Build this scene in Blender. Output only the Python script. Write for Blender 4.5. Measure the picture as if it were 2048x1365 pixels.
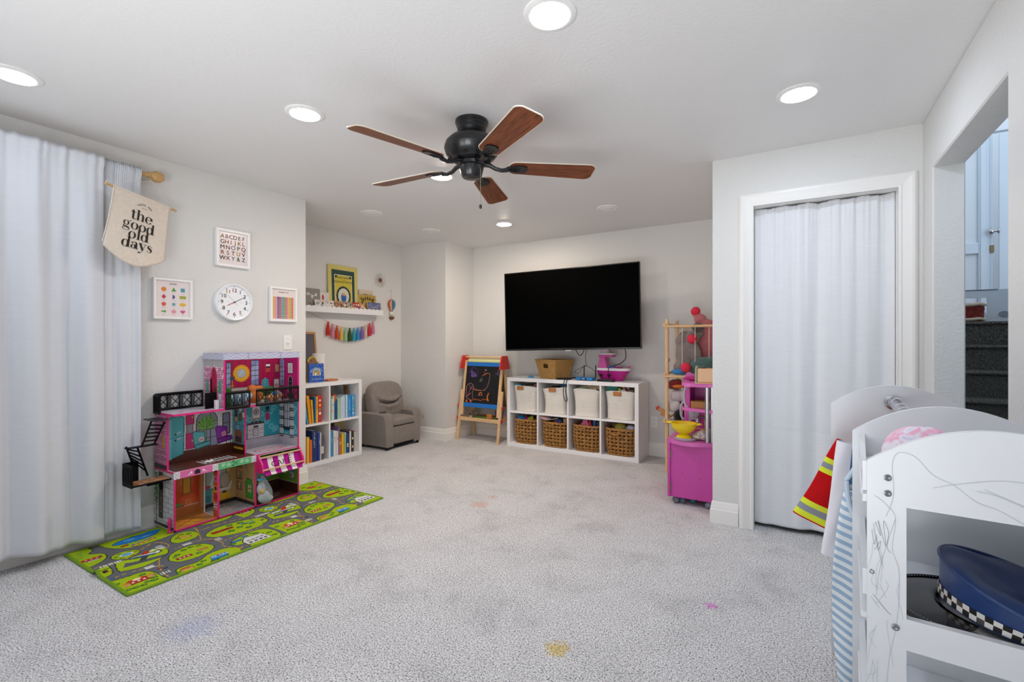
import bpy, bmesh, math, random
import numpy as np
from mathutils import Vector, Matrix, Euler

for _o in list(bpy.data.objects):
    bpy.data.objects.remove(_o)
SC = bpy.context.scene
COL = SC.collection
PI = math.pi
RND = random.Random(11)

# ------------------------------------------------------------------ camera, world, exposure
CAM_H = 1.2115
cam_data = bpy.data.cameras.new('camera')
cam_data.sensor_width = 36.0
cam_data.lens = 941.2 * 36.0 / 2048.0
cam_data.shift_y = -2.2 / 2048.0
cam_data.clip_start = 0.05
cam = bpy.data.objects.new('camera', cam_data)
cam.location = (0, 0, CAM_H)
cam.rotation_euler = (PI / 2, 0, math.radians(31.081))
COL.objects.link(cam)
SC.camera = cam

world = bpy.data.worlds.new('world')
world.use_nodes = True
world.node_tree.nodes['Background'].inputs[0].default_value = (0.74, 0.86, 1.0, 1)
world.node_tree.nodes['Background'].inputs[1].default_value = 1.0
SC.world = world

LAMP = 150.0          # radiance of a lit downlight lens
SC.view_settings.view_transform = 'Standard'
SC.view_settings.look = 'None'
SC.view_settings.gamma = 1.0
SC.view_settings.use_curve_mapping = False
SC.view_settings.exposure = 0.74
SC.cycles.max_bounces = 12
SC.cycles.diffuse_bounces = 8
SC.cycles.transparent_max_bounces = 12
SC.cycles.use_denoising = True
SC.cycles.caustics_reflective = False
SC.cycles.caustics_refractive = False
SC.cycles.sample_clamp_indirect = 8.0

# unseen spots added behind the camera, aimed up for bounced ceiling fill
for (fx, fy_, fz, hd, en) in ((-.4, -1.1, .42, 18, 150), (-2.1, -1.2, .45, -22, 80)):
    fl_d = bpy.data.lights.new('ceiling_fill_spot', 'SPOT'); fl_d.energy = en; fl_d.spot_size = math.radians(112); fl_d.spot_blend = 1; fl_d.shadow_soft_size = .7
    fl_d.color = (.95, .975, 1)
    fl_o = bpy.data.objects.new('ceiling_fill_spot', fl_d); fl_o.location = (fx, fy_, fz); fl_o.rotation_euler = (math.radians(180 - 50), 0, math.radians(hd)); COL.objects.link(fl_o)

# room planes (metres)
XL, XR, YC, YT, XB, YB, XBB, H = -3.581, 0.597, 3.373, 4.98, -4.315, 4.412, -3.588, 2.4

# ------------------------------------------------------------------ helpers
def s2l(c):
    return c / 12.92 if c <= 0.04045 else ((c + 0.055) / 1.055) ** 2.4

def C(h):
    """'#rrggbb' or (r,g,b) 0-255 in sRGB to linear."""
    if isinstance(h, str):
        h = h.lstrip('#'); h = tuple(int(h[i:i + 2], 16) for i in (0, 2, 4))
    return tuple(s2l(v / 255.0) for v in h)

_M = {}
def M(name, col=None, rough=0.6, metal=0.0, var=0.0, vscale=12.0, bump=0.0, bscale=200.0, spec=0.4, attr=False,
      emit=0.0, trans=0.0, alpha=1.0, coat=0.0, bdet=4.0, stretch=None, sheen=0.0, bdist=0.002):
    if name in _M:
        return _M[name]
    m = bpy.data.materials.new(name); m.use_nodes = True
    nt = m.node_tree; N = nt.nodes; L = nt.links
    b = N['Principled BSDF']
    c = C(col) if col is not None else (0.8, 0.8, 0.8)
    b.inputs['Base Color'].default_value = (*c, 1)
    b.inputs['Roughness'].default_value = rough
    b.inputs['Metallic'].default_value = metal
    b.inputs['Specular IOR Level'].default_value = spec
    b.inputs['Transmission Weight'].default_value = trans
    b.inputs['Alpha'].default_value = alpha
    b.inputs['Coat Weight'].default_value = coat
    if sheen:
        b.inputs['Sheen Weight'].default_value = sheen
    tc = None
    if var or bump:
        tc = N.new('ShaderNodeTexCoord')
        src = tc.outputs['Object']
        if stretch:
            mp = N.new('ShaderNodeMapping'); mp.inputs['Scale'].default_value = stretch
            L.new(src, mp.inputs['Vector']); src = mp.outputs['Vector']
    base = None
    if attr:
        a = N.new('ShaderNodeAttribute'); a.attribute_name = 'Col'; base = a.outputs['Color']
        L.new(base, b.inputs['Base Color'])
    if var:
        n = N.new('ShaderNodeTexNoise'); n.inputs['Scale'].default_value = vscale; n.inputs['Detail'].default_value = 5
        L.new(src, n.inputs['Vector'])
        mr = N.new('ShaderNodeMapRange'); mr.inputs['From Min'].default_value = 0.3; mr.inputs['From Max'].default_value = 0.7
        mr.inputs['To Min'].default_value = 1 - var; mr.inputs['To Max'].default_value = 1 + var
        L.new(n.outputs['Fac'], mr.inputs['Value'])
        mx = N.new('ShaderNodeVectorMath'); mx.operation = 'SCALE'
        if base is not None: L.new(base, mx.inputs[0])
        else: mx.inputs[0].default_value = c
        L.new(mr.outputs['Result'], mx.inputs['Scale'])
        L.new(mx.outputs['Vector'], b.inputs['Base Color'])
    if bump:
        n2 = N.new('ShaderNodeTexNoise'); n2.inputs['Scale'].default_value = bscale; n2.inputs['Detail'].default_value = bdet
        L.new(src, n2.inputs['Vector'])
        bp = N.new('ShaderNodeBump'); bp.inputs['Strength'].default_value = bump; bp.inputs['Distance'].default_value = bdist
        L.new(n2.outputs['Fac'], bp.inputs['Height']); L.new(bp.outputs['Normal'], b.inputs['Normal'])
    if emit:
        b.inputs['Emission Color'].default_value = (*c, 1); b.inputs['Emission Strength'].default_value = emit
    m.diffuse_color = (*c, 1)
    _M[name] = m
    return m

class MB:
    """collects geometry for ONE mesh object"""
    def __init__(s):
        s.v = []; s.f = []; s.c = []
    def add(s, verts, faces, col=None, T=None):
        k = len(s.v)
        if T is not None:
            verts = [T @ Vector(p) for p in verts]
        s.v.extend(tuple(p) for p in verts)
        s.f.extend(tuple(i + k for i in f) for f in faces)
        s.c.extend([col] * len(faces))
        return s
    def box(s, x0, y0, z0, x1, y1, z1, bev=0.0, col=None, T=None):
        if x1 < x0: x0, x1 = x1, x0
        if y1 < y0: y0, y1 = y1, y0
        if z1 < z0: z0, z1 = z1, z0
        b = min(bev, (x1 - x0) * .49, (y1 - y0) * .49, (z1 - z0) * .49)
        if b <= 0:
            v = [(x, y, z) for x in (x0, x1) for y in (y0, y1) for z in (z0, z1)]
            f = [(0, 1, 3, 2), (4, 6, 7, 5), (0, 4, 5, 1), (2, 3, 7, 6), (0, 2, 6, 4), (1, 5, 7, 3)]
            return s.add(v, f, col, T)
        X, Y, Z = (x0, x1), (y0, y1), (z0, z1)
        v = []; idx = {}
        for i in (0, 1):
            for j in (0, 1):
                for k in (0, 1):
                    p = [X[i], Y[j], Z[k]]; sg = [1 - 2 * i, 1 - 2 * j, 1 - 2 * k]
                    for a in range(3):
                        q = [p[m] + (sg[m] * b if m != a else 0) for m in range(3)]
                        idx[(i, j, k, a)] = len(v); v.append(tuple(q))
        f = []
        for a in range(3):
            o = [m for m in range(3) if m != a]
            for e in (0, 1):
                q = []
                for (m, n) in ((0, 0), (1, 0), (1, 1), (0, 1)):
                    t = [0, 0, 0]; t[a] = e; t[o[0]] = m; t[o[1]] = n
                    q.append(idx[(*t, a)])
                flip = (e == 0) != (a == 1)
                f.append(tuple(q[::-1]) if flip else tuple(q))
        for a in range(3):
            o = [m for m in range(3) if m != a]
            for m in (0, 1):
                for n in (0, 1):
                    q = []
                    for e in (0, 1):
                        t = [0, 0, 0]; t[a] = e; t[o[0]] = m; t[o[1]] = n
                        q.append((idx[(*t, o[0])], idx[(*t, o[1])]))
                    f.append((q[0][0], q[0][1], q[1][1], q[1][0]))
        for i in (0, 1):
            for j in (0, 1):
                for k in (0, 1):
                    f.append(tuple(idx[(i, j, k, a)] for a in range(3)))
        return s.add(v, f, col, T)
    def lathe(s, prof, n=24, c=(0, 0, 0), T=None, col=None, a0=0.0, a1=2 * PI):
        full = abs(a1 - a0 - 2 * PI) < 1e-6
        m = n if full else n + 1
        v = []; f = []
        for (r, z) in prof:
            for i in range(m):
                a = a0 + (a1 - a0) * i / n
                v.append((c[0] + r * math.cos(a), c[1] + r * math.sin(a), c[2] + z))
        for j in range(len(prof) - 1):
            for i in range(n):
                i2 = (i + 1) % m
                f.append((j * m + i, j * m + i2, (j + 1) * m + i2, (j + 1) * m + i))
        if full:
            if prof[0][0] > 1e-6: f.append(tuple(range(m))[::-1])
            if prof[-1][0] > 1e-6: f.append(tuple(range((len(prof) - 1) * m, len(prof) * m)))
        return s.add(v, f, col, T)
    def cyl(s, p0, p1, r0, r1=None, n=14, col=None, T=None):
        p0 = Vector(p0); p1 = Vector(p1); r1 = r0 if r1 is None else r1
        d = (p1 - p0); Lh = d.length
        q = d.to_track_quat('Z', 'Y').to_matrix().to_4x4()
        TT = Matrix.Translation(p0) @ q
        if T is not None: TT = T @ TT
        return s.lathe([(r0, 0), (r1, Lh)], n, T=TT, col=col)
    def tube(s, pts, r, n=8, closed=False, col=None, T=None, flat=1.0):
        P = [Vector(p) for p in pts]; K = len(P)
        rr = r if isinstance(r, (list, tuple)) else [r] * K
        tg = []
        for i in range(K):
            a = P[(i - 1) % K] if (closed or i > 0) else P[i]
            b = P[(i + 1) % K] if (closed or i < K - 1) else P[i]
            t = (b - a); tg.append(t.normalized() if t.length > 1e-9 else Vector((0, 0, 1)))
        up = Vector((0, 0, 1))
        if abs(tg[0].dot(up)) > .9: up = Vector((1, 0, 0))
        nrm = (up - tg[0] * up.dot(tg[0])).normalized()
        v = []; f = []
        for i in range(K):
            nrm = (nrm - tg[i] * nrm.dot(tg[i]))
            nrm = nrm.normalized() if nrm.length > 1e-6 else tg[i].orthogonal().normalized()
            bn = tg[i].cross(nrm)
            for k in range(n):
                a = 2 * PI * k / n
                v.append(P[i] + nrm * (math.cos(a) * rr[i]) + bn * (math.sin(a) * rr[i] * flat))
        for i in range(K if closed else K - 1):
            j = (i + 1) % K
            for k in range(n):
                k2 = (k + 1) % n
                f.append((i * n + k, i * n + k2, j * n + k2, j * n + k))
        if not closed:
            f.append(tuple(range(n))[::-1]); f.append(tuple(range((K - 1) * n, K * n)))
        return s.add(v, f, col, T)
    def prism(s, poly, h0, h1, T=None, col=None):
        """polygon in xy extruded along z from h0 to h1"""
        n = len(poly)
        v = [(x, y, h0) for x, y in poly] + [(x, y, h1) for x, y in poly]
        f = [tuple(range(n))[::-1], tuple(range(n, 2 * n))]
        for i in range(n):
            j = (i + 1) % n
            f.append((i, j, n + j, n + i))
        return s.add(v, f, col, T)
    def ell(s, c, r, nu=16, nv=10, T=None, col=None):
        if not isinstance(r, (tuple, list)): r = (r, r, r)
        v = [(c[0], c[1], c[2] - r[2])]
        for j in range(1, nv):
            ph = -PI / 2 + PI * j / nv
            for i in range(nu):
                a = 2 * PI * i / nu
                v.append((c[0] + r[0] * math.cos(ph) * math.cos(a), c[1] + r[1] * math.cos(ph) * math.sin(a), c[2] + r[2] * math.sin(ph)))
        v.append((c[0], c[1], c[2] + r[2])); f = []
        for i in range(nu):
            f.append((0, 1 + (i + 1) % nu, 1 + i))
            f.append((len(v) - 1, 1 + (nv - 2) * nu + i, 1 + (nv - 2) * nu + (i + 1) % nu))
        for j in range(nv - 2):
            for i in range(nu):
                a = 1 + j * nu + i; b = 1 + j * nu + (i + 1) % nu
                f.append((a, b, b + nu, a + nu))
        return s.add(v, f, col, T)
    def grid(s, fn, nu, nv, cu=False, cv=False, col=None, T=None):
        mu = nu if cu else nu + 1; mv = nv if cv else nv + 1
        v = [fn(i / nu, j / nv) for j in range(mv) for i in range(mu)]
        f = []
        for j in range(nv):
            for i in range(nu):
                i2 = (i + 1) % mu; j2 = (j + 1) % mv
                f.append((j * mu + i, j * mu + i2, j2 * mu + i2, j2 * mu + i))
        return s.add(v, f, col, T)
    def build(s, name, mat, parent=None, smooth=30, loc=None, rz=None):
        me = bpy.data.meshes.new(name)
        me.from_pydata([tuple(p) for p in s.v], [], s.f)
        if any(c is not None for c in s.c):
            at = me.color_attributes.new('Col', 'FLOAT_COLOR', 'CORNER')
            lin = {}
            arr = np.ones((len(me.loops), 4), dtype=np.float32)
            for p, c in zip(me.polygons, s.c):
                if c not in lin: lin[c] = C(c) if c is not None else (.8, .8, .8)
                arr[p.loop_start:p.loop_start + p.loop_total, :3] = lin[c]
            at.data.foreach_set('color', arr.ravel())
        me.materials.append(mat)
        if smooth:
            bm = bmesh.new(); bm.from_mesh(me)
            bmesh.ops.recalc_face_normals(bm, faces=bm.faces); bm.to_mesh(me); bm.free()
            me.shade_smooth()
            me.set_sharp_from_angle(angle=math.radians(smooth))
        me.validate()
        o = bpy.data.objects.new(name, me)
        COL.objects.link(o)
        if parent is not None: o.parent = parent
        if loc is not None: o.location = loc
        if rz is not None: o.rotation_euler = (0, 0, rz)
        return o

def tag(o, label=None, cat=None, group=None, kind=None):
    if label: o['label'] = label
    if cat: o['category'] = cat
    if group: o['group'] = group
    if kind: o['kind'] = kind
    return o

def thing(name, label, cat, loc=(0, 0, 0), rz=0.0, group=None, rot=None):
    o = bpy.data.objects.new(name, None); COL.objects.link(o)
    o.empty_display_size = 0.05
    o.location = loc; o.rotation_euler = rot if rot else (0, 0, rz)
    return tag(o, label, cat, group)

def struct(name, mb, mat, parent=None, smooth=30):
    o = mb.build(name, mat, parent, smooth)
    if parent is None: o['kind'] = 'structure'
    return o

def copy_tree(o, parent=None, label=None):
    c = o.copy(); COL.objects.link(c)
    if parent is not None: c.parent = parent
    if label: c['label'] = label
    for ch in list(o.children): copy_tree(ch, c)
    return c

_TX = {}
def text_geo(st, align='CENTER'):
    """vertices and faces of a line of the built-in typeface, cap height about .7 of size 1"""
    key = (st, align)
    if key in _TX: return _TX[key]
    cu = bpy.data.curves.new('t', 'FONT'); cu.body = st; cu.align_x = align; cu.resolution_u = 3
    ob = bpy.data.objects.new('t', cu); COL.objects.link(ob)
    dg = bpy.context.evaluated_depsgraph_get()
    me = bpy.data.meshes.new_from_object(ob.evaluated_get(dg))
    vs = [tuple(v.co)[:2] for v in me.vertices]; fs = [tuple(p.vertices) for p in me.polygons]
    bpy.data.meshes.remove(me); bpy.data.objects.remove(ob); bpy.data.curves.remove(cu)
    _TX[key] = (vs, fs)
    return vs, fs

class Canvas:
    """flat print: coloured polygons in layers a fraction of a millimetre apart"""
    EPS = 0.00035
    def __init__(s): s.mb = MB()
    def poly(s, pts, col, ly=1):
        s.mb.add([(x, y, ly * s.EPS) for x, y in pts], [tuple(range(len(pts)))], col); return s
    def rect(s, x0, y0, x1, y1, col, ly=1): return s.poly([(x0, y0), (x1, y0), (x1, y1), (x0, y1)], col, ly)
    def ell(s, cx, cy, rx, ry, col, ly=1, n=24, a0=0, a1=2 * PI):
        k = n if a1 - a0 > 6.28 else n + 1
        return s.poly([(cx + rx * math.cos(a0 + (a1 - a0) * i / n), cy + ry * math.sin(a0 + (a1 - a0) * i / n)) for i in range(k)], col, ly)
    def ring(s, cx, cy, ro, ri, col, ly=1, n=28, a0=0, a1=2 * PI, w=None):
        ro = ro if isinstance(ro, tuple) else (ro, ro); ri = ri if isinstance(ri, tuple) else (ri, ri)
        v = []; f = []
        for i in range(n + 1):
            a = a0 + (a1 - a0) * i / n
            v.append((cx + ro[0] * math.cos(a), cy + ro[1] * math.sin(a), ly * s.EPS))
            v.append((cx + ri[0] * math.cos(a), cy + ri[1] * math.sin(a), ly * s.EPS))
            if i: f.append((2 * i - 2, 2 * i, 2 * i + 1, 2 * i - 1))
        s.mb.add(v, f, col); return s
    def line(s, pts, w, col, ly=1):
        """stroke; w may be a list of widths"""
        n = len(pts); ww = w if isinstance(w, (list, tuple)) else [w] * n
        v = []; f = []
        for i, (x, y) in enumerate(pts):
            a = pts[max(i - 1, 0)]; b = pts[min(i + 1, n - 1)]
            dx, dy = b[0] - a[0], b[1] - a[1]; l = math.hypot(dx, dy) or 1
            nx, ny = -dy / l * ww[i] / 2, dx / l * ww[i] / 2
            v += [(x + nx, y + ny, ly * s.EPS), (x - nx, y - ny, ly * s.EPS)]
            if i: f.append((2 * i - 2, 2 * i - 1, 2 * i + 1, 2 * i))
        s.mb.add(v, f, col); return s
    def text(s, st, x, y, size, col, ly=2, align='CENTER', rot=0.0, sx=1.0, bold=0.0):
        vs, fs = text_geo(st, align); ca, sa = math.cos(rot), math.sin(rot)
        for ox in ((0,) if not bold else (-bold, 0, bold)):
            pts = [((vx * size * sx + ox), vy * size) for vx, vy in vs]
            s.mb.add([(x + px * ca - py * sa, y + px * sa + py * ca, ly * s.EPS + (abs(ox) > 0) * 5e-5) for px, py in pts], fs, col)
        return s
    def arc_text(s, st, cx, cy, r, size, col, a0, a1, ly=2):
        n = len(st)
        for i, ch in enumerate(st):
            if ch == ' ': continue
            a = a0 + (a1 - a0) * i / max(n - 1, 1)
            s.text(ch, cx + r * math.cos(a), cy + r * math.sin(a), size, col, ly, rot=a - PI / 2)
        return s
    def build(s, name, mat, parent, O, U, V):
        """x along U, y along V, layers along U x V from O (parent's space)"""
        O = Vector(O); U = Vector(U); V = Vector(V); W = U.cross(V)
        s.mb.v = [O + U * p[0] + V * p[1] + W * p[2] for p in s.mb.v]
        return s.mb.build(name, mat, parent, smooth=0)

class Ras:
    """a printed surface as a fine grid of coloured points"""
    def __init__(s, w, h, cell, bg):
        s.w, s.h = w, h
        s.nx, s.ny = int(round(w / cell)) + 1, int(round(h / cell)) + 1
        s.X, s.Y = np.meshgrid(np.linspace(0, w, s.nx), np.linspace(0, h, s.ny))
        s.X0 = s.X; s.im = np.zeros((s.ny, s.nx, 3)); s.im[:] = s.col(bg)
    def col(s, h):
        if isinstance(h, str):
            h = h.lstrip('#'); h = tuple(int(h[i:i + 2], 16) for i in (0, 2, 4))
        return np.array(h, float) / 255.0
    def put(s, m, c):
        s.im[m] = s.col(c); return s
    def rect(s, x0, y0, x1, y1, c): return s.put((s.X >= x0) & (s.X <= x1) & (s.Y >= y0) & (s.Y <= y1), c)
    def mell(s, cx, cy, rx, ry): return ((s.X - cx) / rx) ** 2 + ((s.Y - cy) / ry) ** 2 <= 1
    def ell(s, cx, cy, rx, ry, c): return s.put(s.mell(cx, cy, rx, ry), c)
    def mpoly(s, pts):
        m = np.zeros(s.X.shape, bool); n = len(pts)
        for i in range(n):
            x0, y0 = pts[i]; x1, y1 = pts[(i + 1) % n]
            if y0 == y1: continue
            c = ((y0 > s.Y) != (y1 > s.Y)) & (s.X < (x1 - x0) * (s.Y - y0) / (y1 - y0) + x0)
            m ^= c
        return m
    def poly(s, pts, c): return s.put(s.mpoly(pts), c)
    def dist(s, pts):
        d = np.full(s.X.shape, 1e9)
        for (x0, y0), (x1, y1) in zip(pts[:-1], pts[1:]):
            dx, dy = x1 - x0, y1 - y0; L2 = dx * dx + dy * dy + 1e-12
            t = np.clip(((s.X - x0) * dx + (s.Y - y0) * dy) / L2, 0, 1)
            d = np.minimum(d, np.hypot(s.X - x0 - t * dx, s.Y - y0 - t * dy))
        return d
    def line(s, pts, w, c): return s.put(s.dist(pts) <= w / 2, c)
    def bricks(s, x0, y0, x1, y1, bw, bh, j, cj, cb=None, var=0.0):
        R = (s.X >= x0) & (s.X <= x1) & (s.Y >= y0) & (s.Y <= y1)
        row = np.floor((s.Y - y0) / bh); xx = (s.X - x0) / bw + (row % 2) * .5
        J = ((s.Y - y0) - row * bh < j) | ((xx - np.floor(xx)) * bw < j)
        if cb is not None:
            k = np.sin(np.floor(xx) * 12.9898 + row * 78.233) * 43758.5453; k = k - np.floor(k)
            base = s.col(cb)[None, None] * (1 + var * (k[..., None] - .5) * 2)
            s.im[R & ~J] = np.clip(base, 0, 1)[R & ~J]
        return s.put(R & J, cj)
    def text(s, st, x, y, size, c, sx=1.0):
        vs, fs = text_geo(st)
        m = np.zeros(s.X.shape, bool)
        for f in fs: m |= s.mpoly([(x + vs[i][0] * size * sx, y + vs[i][1] * size) for i in f])
        return s.put(m, c)
    def build(s, name, mat, parent, O, U, V, zf=None):
        O = np.array(O, float); U = np.array(U, float); V = np.array(V, float); W = np.cross(U, V)
        s.X = s.X0
        P = O + s.X[..., None] * U + s.Y[..., None] * V
        if zf is not None: P = P + zf(s.X, s.Y)[..., None] * W
        nv = s.nx * s.ny
        me = bpy.data.meshes.new(name)
        idx = np.arange(nv).reshape(s.ny, s.nx)
        q = np.stack([idx[:-1, :-1], idx[:-1, 1:], idx[1:, 1:], idx[1:, :-1]], -1).reshape(-1, 4)
        me.vertices.add(nv); me.vertices.foreach_set('co', P.reshape(-1).astype(np.float32))
        me.loops.add(q.size); me.loops.foreach_set('vertex_index', q.reshape(-1).astype(np.int32))
        me.polygons.add(len(q)); me.polygons.foreach_set('loop_start', (np.arange(len(q)) * 4).astype(np.int32))
        me.update(calc_edges=True)
        at = me.color_attributes.new('Col', 'FLOAT_COLOR', 'POINT')
        im = np.clip(s.im, 0, 1); lin = np.where(im <= .04045, im / 12.92, ((im + .055) / 1.055) ** 2.4)
        arr = np.ones((nv, 4), np.float32); arr[:, :3] = lin.reshape(-1, 3)
        at.data.foreach_set('color', arr.ravel())
        me.materials.append(mat); me.validate()
        if zf is not None: me.shade_smooth()
        o = bpy.data.objects.new(name, me); COL.objects.link(o)
        if parent is not None: o.parent = parent
        return o

def blob(name, parts, mat, parent=None, vox=0.008, sm=3):
    """soft body: ellipsoids ((centre), (radii), optional rotation z / full Euler) fused by a voxel remesh"""
    mb = MB()
    for p in parts:
        c, r = p[0], p[1]
        T = Matrix.Translation(c)
        if len(p) > 2: T = T @ Euler(p[2]).to_matrix().to_4x4()
        mb.ell((0, 0, 0), r, 14, 9, T=T)
    o = mb.build(name, mat, parent, smooth=180)
    rm = o.modifiers.new('fuse', 'REMESH'); rm.mode = 'VOXEL'; rm.voxel_size = vox; rm.use_smooth_shade = True
    sm_ = o.modifiers.new('soften', 'SMOOTH'); sm_.iterations = sm; sm_.factor = .6
    return o

def bez(pts, n=12):
    """Catmull-Rom through points"""
    P = [Vector(p) for p in pts]; out = []
    for i in range(len(P) - 1):
        a = P[max(i - 1, 0)]; b = P[i]; c = P[i + 1]; d = P[min(i + 2, len(P) - 1)]
        for k in range(n):
            t = k / n
            out.append(.5 * ((2 * b) + (c - a) * t + (2 * a - 5 * b + 4 * c - d) * t * t + (3 * b - a - 3 * c + d) * t ** 3))
    out.append(P[-1]); return out

def rrect(w, h, r, n=5, cx=0.0, cy=0.0):
    out = []
    for (sx, sy, a0) in ((1, 1, 0), (-1, 1, PI / 2), (-1, -1, PI), (1, -1, 3 * PI / 2)):
        for k in range(n + 1):
            a = a0 + PI / 2 * k / n
            out.append((cx + sx * (w / 2 - r) + r * math.cos(a), cy + sy * (h / 2 - r) + r * math.sin(a)))
    return out

RX90 = Matrix.Rotation(PI / 2, 4, 'X')   # xy-polygon -> xz plane (extrusion along -y)
PRINT = M('print_paper', '#ffffff', .55, attr=True, spec=.3)
PGLOSS = M('print_gloss', '#ffffff', .28, attr=True, spec=.45)
PFAB = M('print_fabric', '#ffffff', .9, attr=True, spec=.1, bump=.5, bscale=900)
# ================================================================== THE ROOM
def wall_mat(name, col, bs=62, bp=.7):
    return M(name, col, .55, bump=bp, bscale=bs, spec=.3, bdet=3, bdist=.004)
MW = wall_mat('painted_wall', '#dcdbd8')
MC = wall_mat('painted_ceiling', '#e4e3e2', 60, .3)
MT = M('white_trim', '#eeece8', .35, spec=.45)

def carpet_mat():
    m = bpy.data.materials.new('carpet'); m.use_nodes = True
    nt = m.node_tree; N = nt.nodes; L = nt.links; b = N['Principled BSDF']
    b.inputs['Roughness'].default_value = 1; b.inputs['Specular IOR Level'].default_value = .05
    g = N.new('ShaderNodeNewGeometry')
    def noise(sc, det=3, dist=0.0):
        n = N.new('ShaderNodeTexNoise'); n.inputs['Scale'].default_value = sc; n.inputs['Detail'].default_value = det
        n.inputs['Distortion'].default_value = dist
        L.new(g.outputs['Position'], n.inputs['Vector']); return n
    def ramp(src, stops):
        r = N.new('ShaderNodeValToRGB'); L.new(src, r.inputs[0])
        e = r.color_ramp.elements
        while len(e) < len(stops): e.new(.5)
        for x, (p, c) in zip(e, stops): x.position = p; x.color = (*C(c), 1) if not isinstance(c, float) else (c, c, c, 1)
        return r
    fib = noise(170, 3, .4); r1 = ramp(fib.outputs['Fac'], [(.32, '#646267'), (.42, '#b2b1b3'), (.52, '#d8d7d8'), (.66, '#f6f5f6')])
    pat = noise(3.2, 12, .3); pat.inputs['Roughness'].default_value = .68; r2 = ramp(pat.outputs['Fac'], [(.34, .80), (.47, .94), (.62, 1.0)])
    mx = N.new('ShaderNodeMix'); mx.data_type = 'RGBA'; mx.blend_type = 'MULTIPLY'; mx.inputs[0].default_value = 1
    L.new(r1.outputs[0], mx.inputs[6]); L.new(r2.outputs[0], mx.inputs[7]); cur = mx.outputs[2]
    # spills with a shape of their own
    spn = noise(38, 4)
    for (x, y, rad, col, k) in ((-.33, 2.305, .036, '#b77fb0', .9), (-.80, 1.672, .062, '#cdb56a', .8), (-2.17, 1.0, .13, '#8f98b8', .4),
                                (-1.99, 2.84, .085, '#cf9a86', .5), (-2.0, 3.03, .05, '#cf9688', .45), (-1.35, .95, .05, '#b9a07c', .3)):
        d = N.new('ShaderNodeVectorMath'); d.operation = 'DISTANCE'; d.inputs[1].default_value = (x, y, 0)
        L.new(g.outputs['Position'], d.inputs[0])
        a = N.new('ShaderNodeMath'); a.operation = 'MULTIPLY_ADD'; a.inputs[1].default_value = rad * 1.6; L.new(spn.outputs['Fac'], a.inputs[0])
        L.new(d.outputs['Value'], a.inputs[2])
        mr = N.new('ShaderNodeMapRange'); mr.inputs['From Min'].default_value = rad * 1.75; mr.inputs['From Max'].default_value = rad * 1.2
        mr.inputs['To Min'].default_value = 0; mr.inputs['To Max'].default_value = k; L.new(a.outputs[0], mr.inputs['Value'])
        q = N.new('ShaderNodeMix'); q.data_type = 'RGBA'; q.blend_type = 'MULTIPLY'; L.new(mr.outputs[0], q.inputs[0])
        L.new(cur, q.inputs[6]); cc = C(col); mxx = max(cc); q.inputs[7].default_value = (cc[0] / mxx, cc[1] / mxx, cc[2] / mxx, 1); cur = q.outputs[2]
    L.new(cur, b.inputs['Base Color'])
    bp = N.new('ShaderNodeBump'); bp.inputs['Strength'].default_value = .9; bp.inputs['Distance'].default_value = .006
    L.new(fib.outputs['Fac'], bp.inputs['Height']); L.new(bp.outputs['Normal'], b.inputs['Normal'])
    return m
MCARPET = carpet_mat()

struct('floor', MB().box(-4.5, -1.7, -.05, .72, 5.1, 0), MCARPET, smooth=0)
struct('ceiling', MB().box(-4.5, -1.7, H, .72, 5.1, H + .05), MC, smooth=0)
struct('wall_left', MB().box(-4.5, -1.7, 0, XL, 2.53, H), MW, smooth=0)
struct('wall_recess', MB().box(-4.5, 2.53, 0, XB, YB, H), MW, smooth=0)
struct('wall_corner', MB().box(-4.5, YB, 0, XBB, 5.1, H), MW, smooth=0)
struct('wall_back', MB().box(XBB, YT, 0, -.36, 5.1, H), MW, smooth=0)
struct('wall_closet_side', MB().box(-.474, YC + .12, 0, -.36, YT, H), MW, smooth=0)
DX0, DX1, DZ = -.231, .491, 2.065        # closet doorway
struct('wall_closet', MB().box(-.474, YC, 0, DX0 - .012, YC + .12, H).box(DX1 + .012, YC, 0, XR, YC + .12, H).box(DX0 - .012, YC, DZ + .012, DX1 + .012, YC + .12, H), MW, smooth=0)
OY0, OY1, OZ, XR2 = 2.168, 3.159, 2.09, .722   # opening to the stairs
struct('wall_right', MB().box(XR, -1.7, 0, XR2, OY0, H, .006).box(XR, OY1, 0, XR2, YC + .12, H, .006).box(XR, OY0 - .01, OZ, XR2, OY1 + .01, H, .006), MW)
struct('wall_behind', MB().box(-4.5, -1.8, 0, .72, -1.7, H), MW, smooth=0)
struct('wall_closet_rear', MB().box(-.36, 4.2, 0, .72, 4.25, H), MW, smooth=0)

def baseboard(name, p0, p1, nx, ny, e0=0, e1=0):
    """stepped skirting along p0-p1, (nx,ny) pointing into the room"""
    d = Vector((p1[0] - p0[0], p1[1] - p0[1])); Ln = d.length; d.normalize()
    prof = [(0, 0), (.015, 0), (.015, .088), (.011, .095), (.011, .108), (.008, .116), (.008, .126), (.004, .139), (0, .142)]
    mb = MB(); n = len(prof); v = []
    for (s, e) in ((0, e0), (Ln, e1)):
        for (a, z) in prof:
            t = s + (e * a if s else -e * a)
            v.append((p0[0] + d.x * t + nx * a, p0[1] + d.y * t + ny * a, z))
    f = [tuple(range(n))[::-1], tuple(range(n, 2 * n))]
    for i in range(n):
        j = (i + 1) % n; f.append((i, j, n + j, n + i))
    mb.add(v, f)
    struct(name, mb, MT, smooth=25)
baseboard('baseboard_left', (XL, -1.69), (XL, 2.53), 1, 0, 0, 1)
baseboard('baseboard_left_end', (XL, 2.53), (XB, 2.53), 0, 1, 1, 0)
baseboard('baseboard_recess', (XB, 2.55), (XB, YB), 1, 0, 0, -1)
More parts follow.
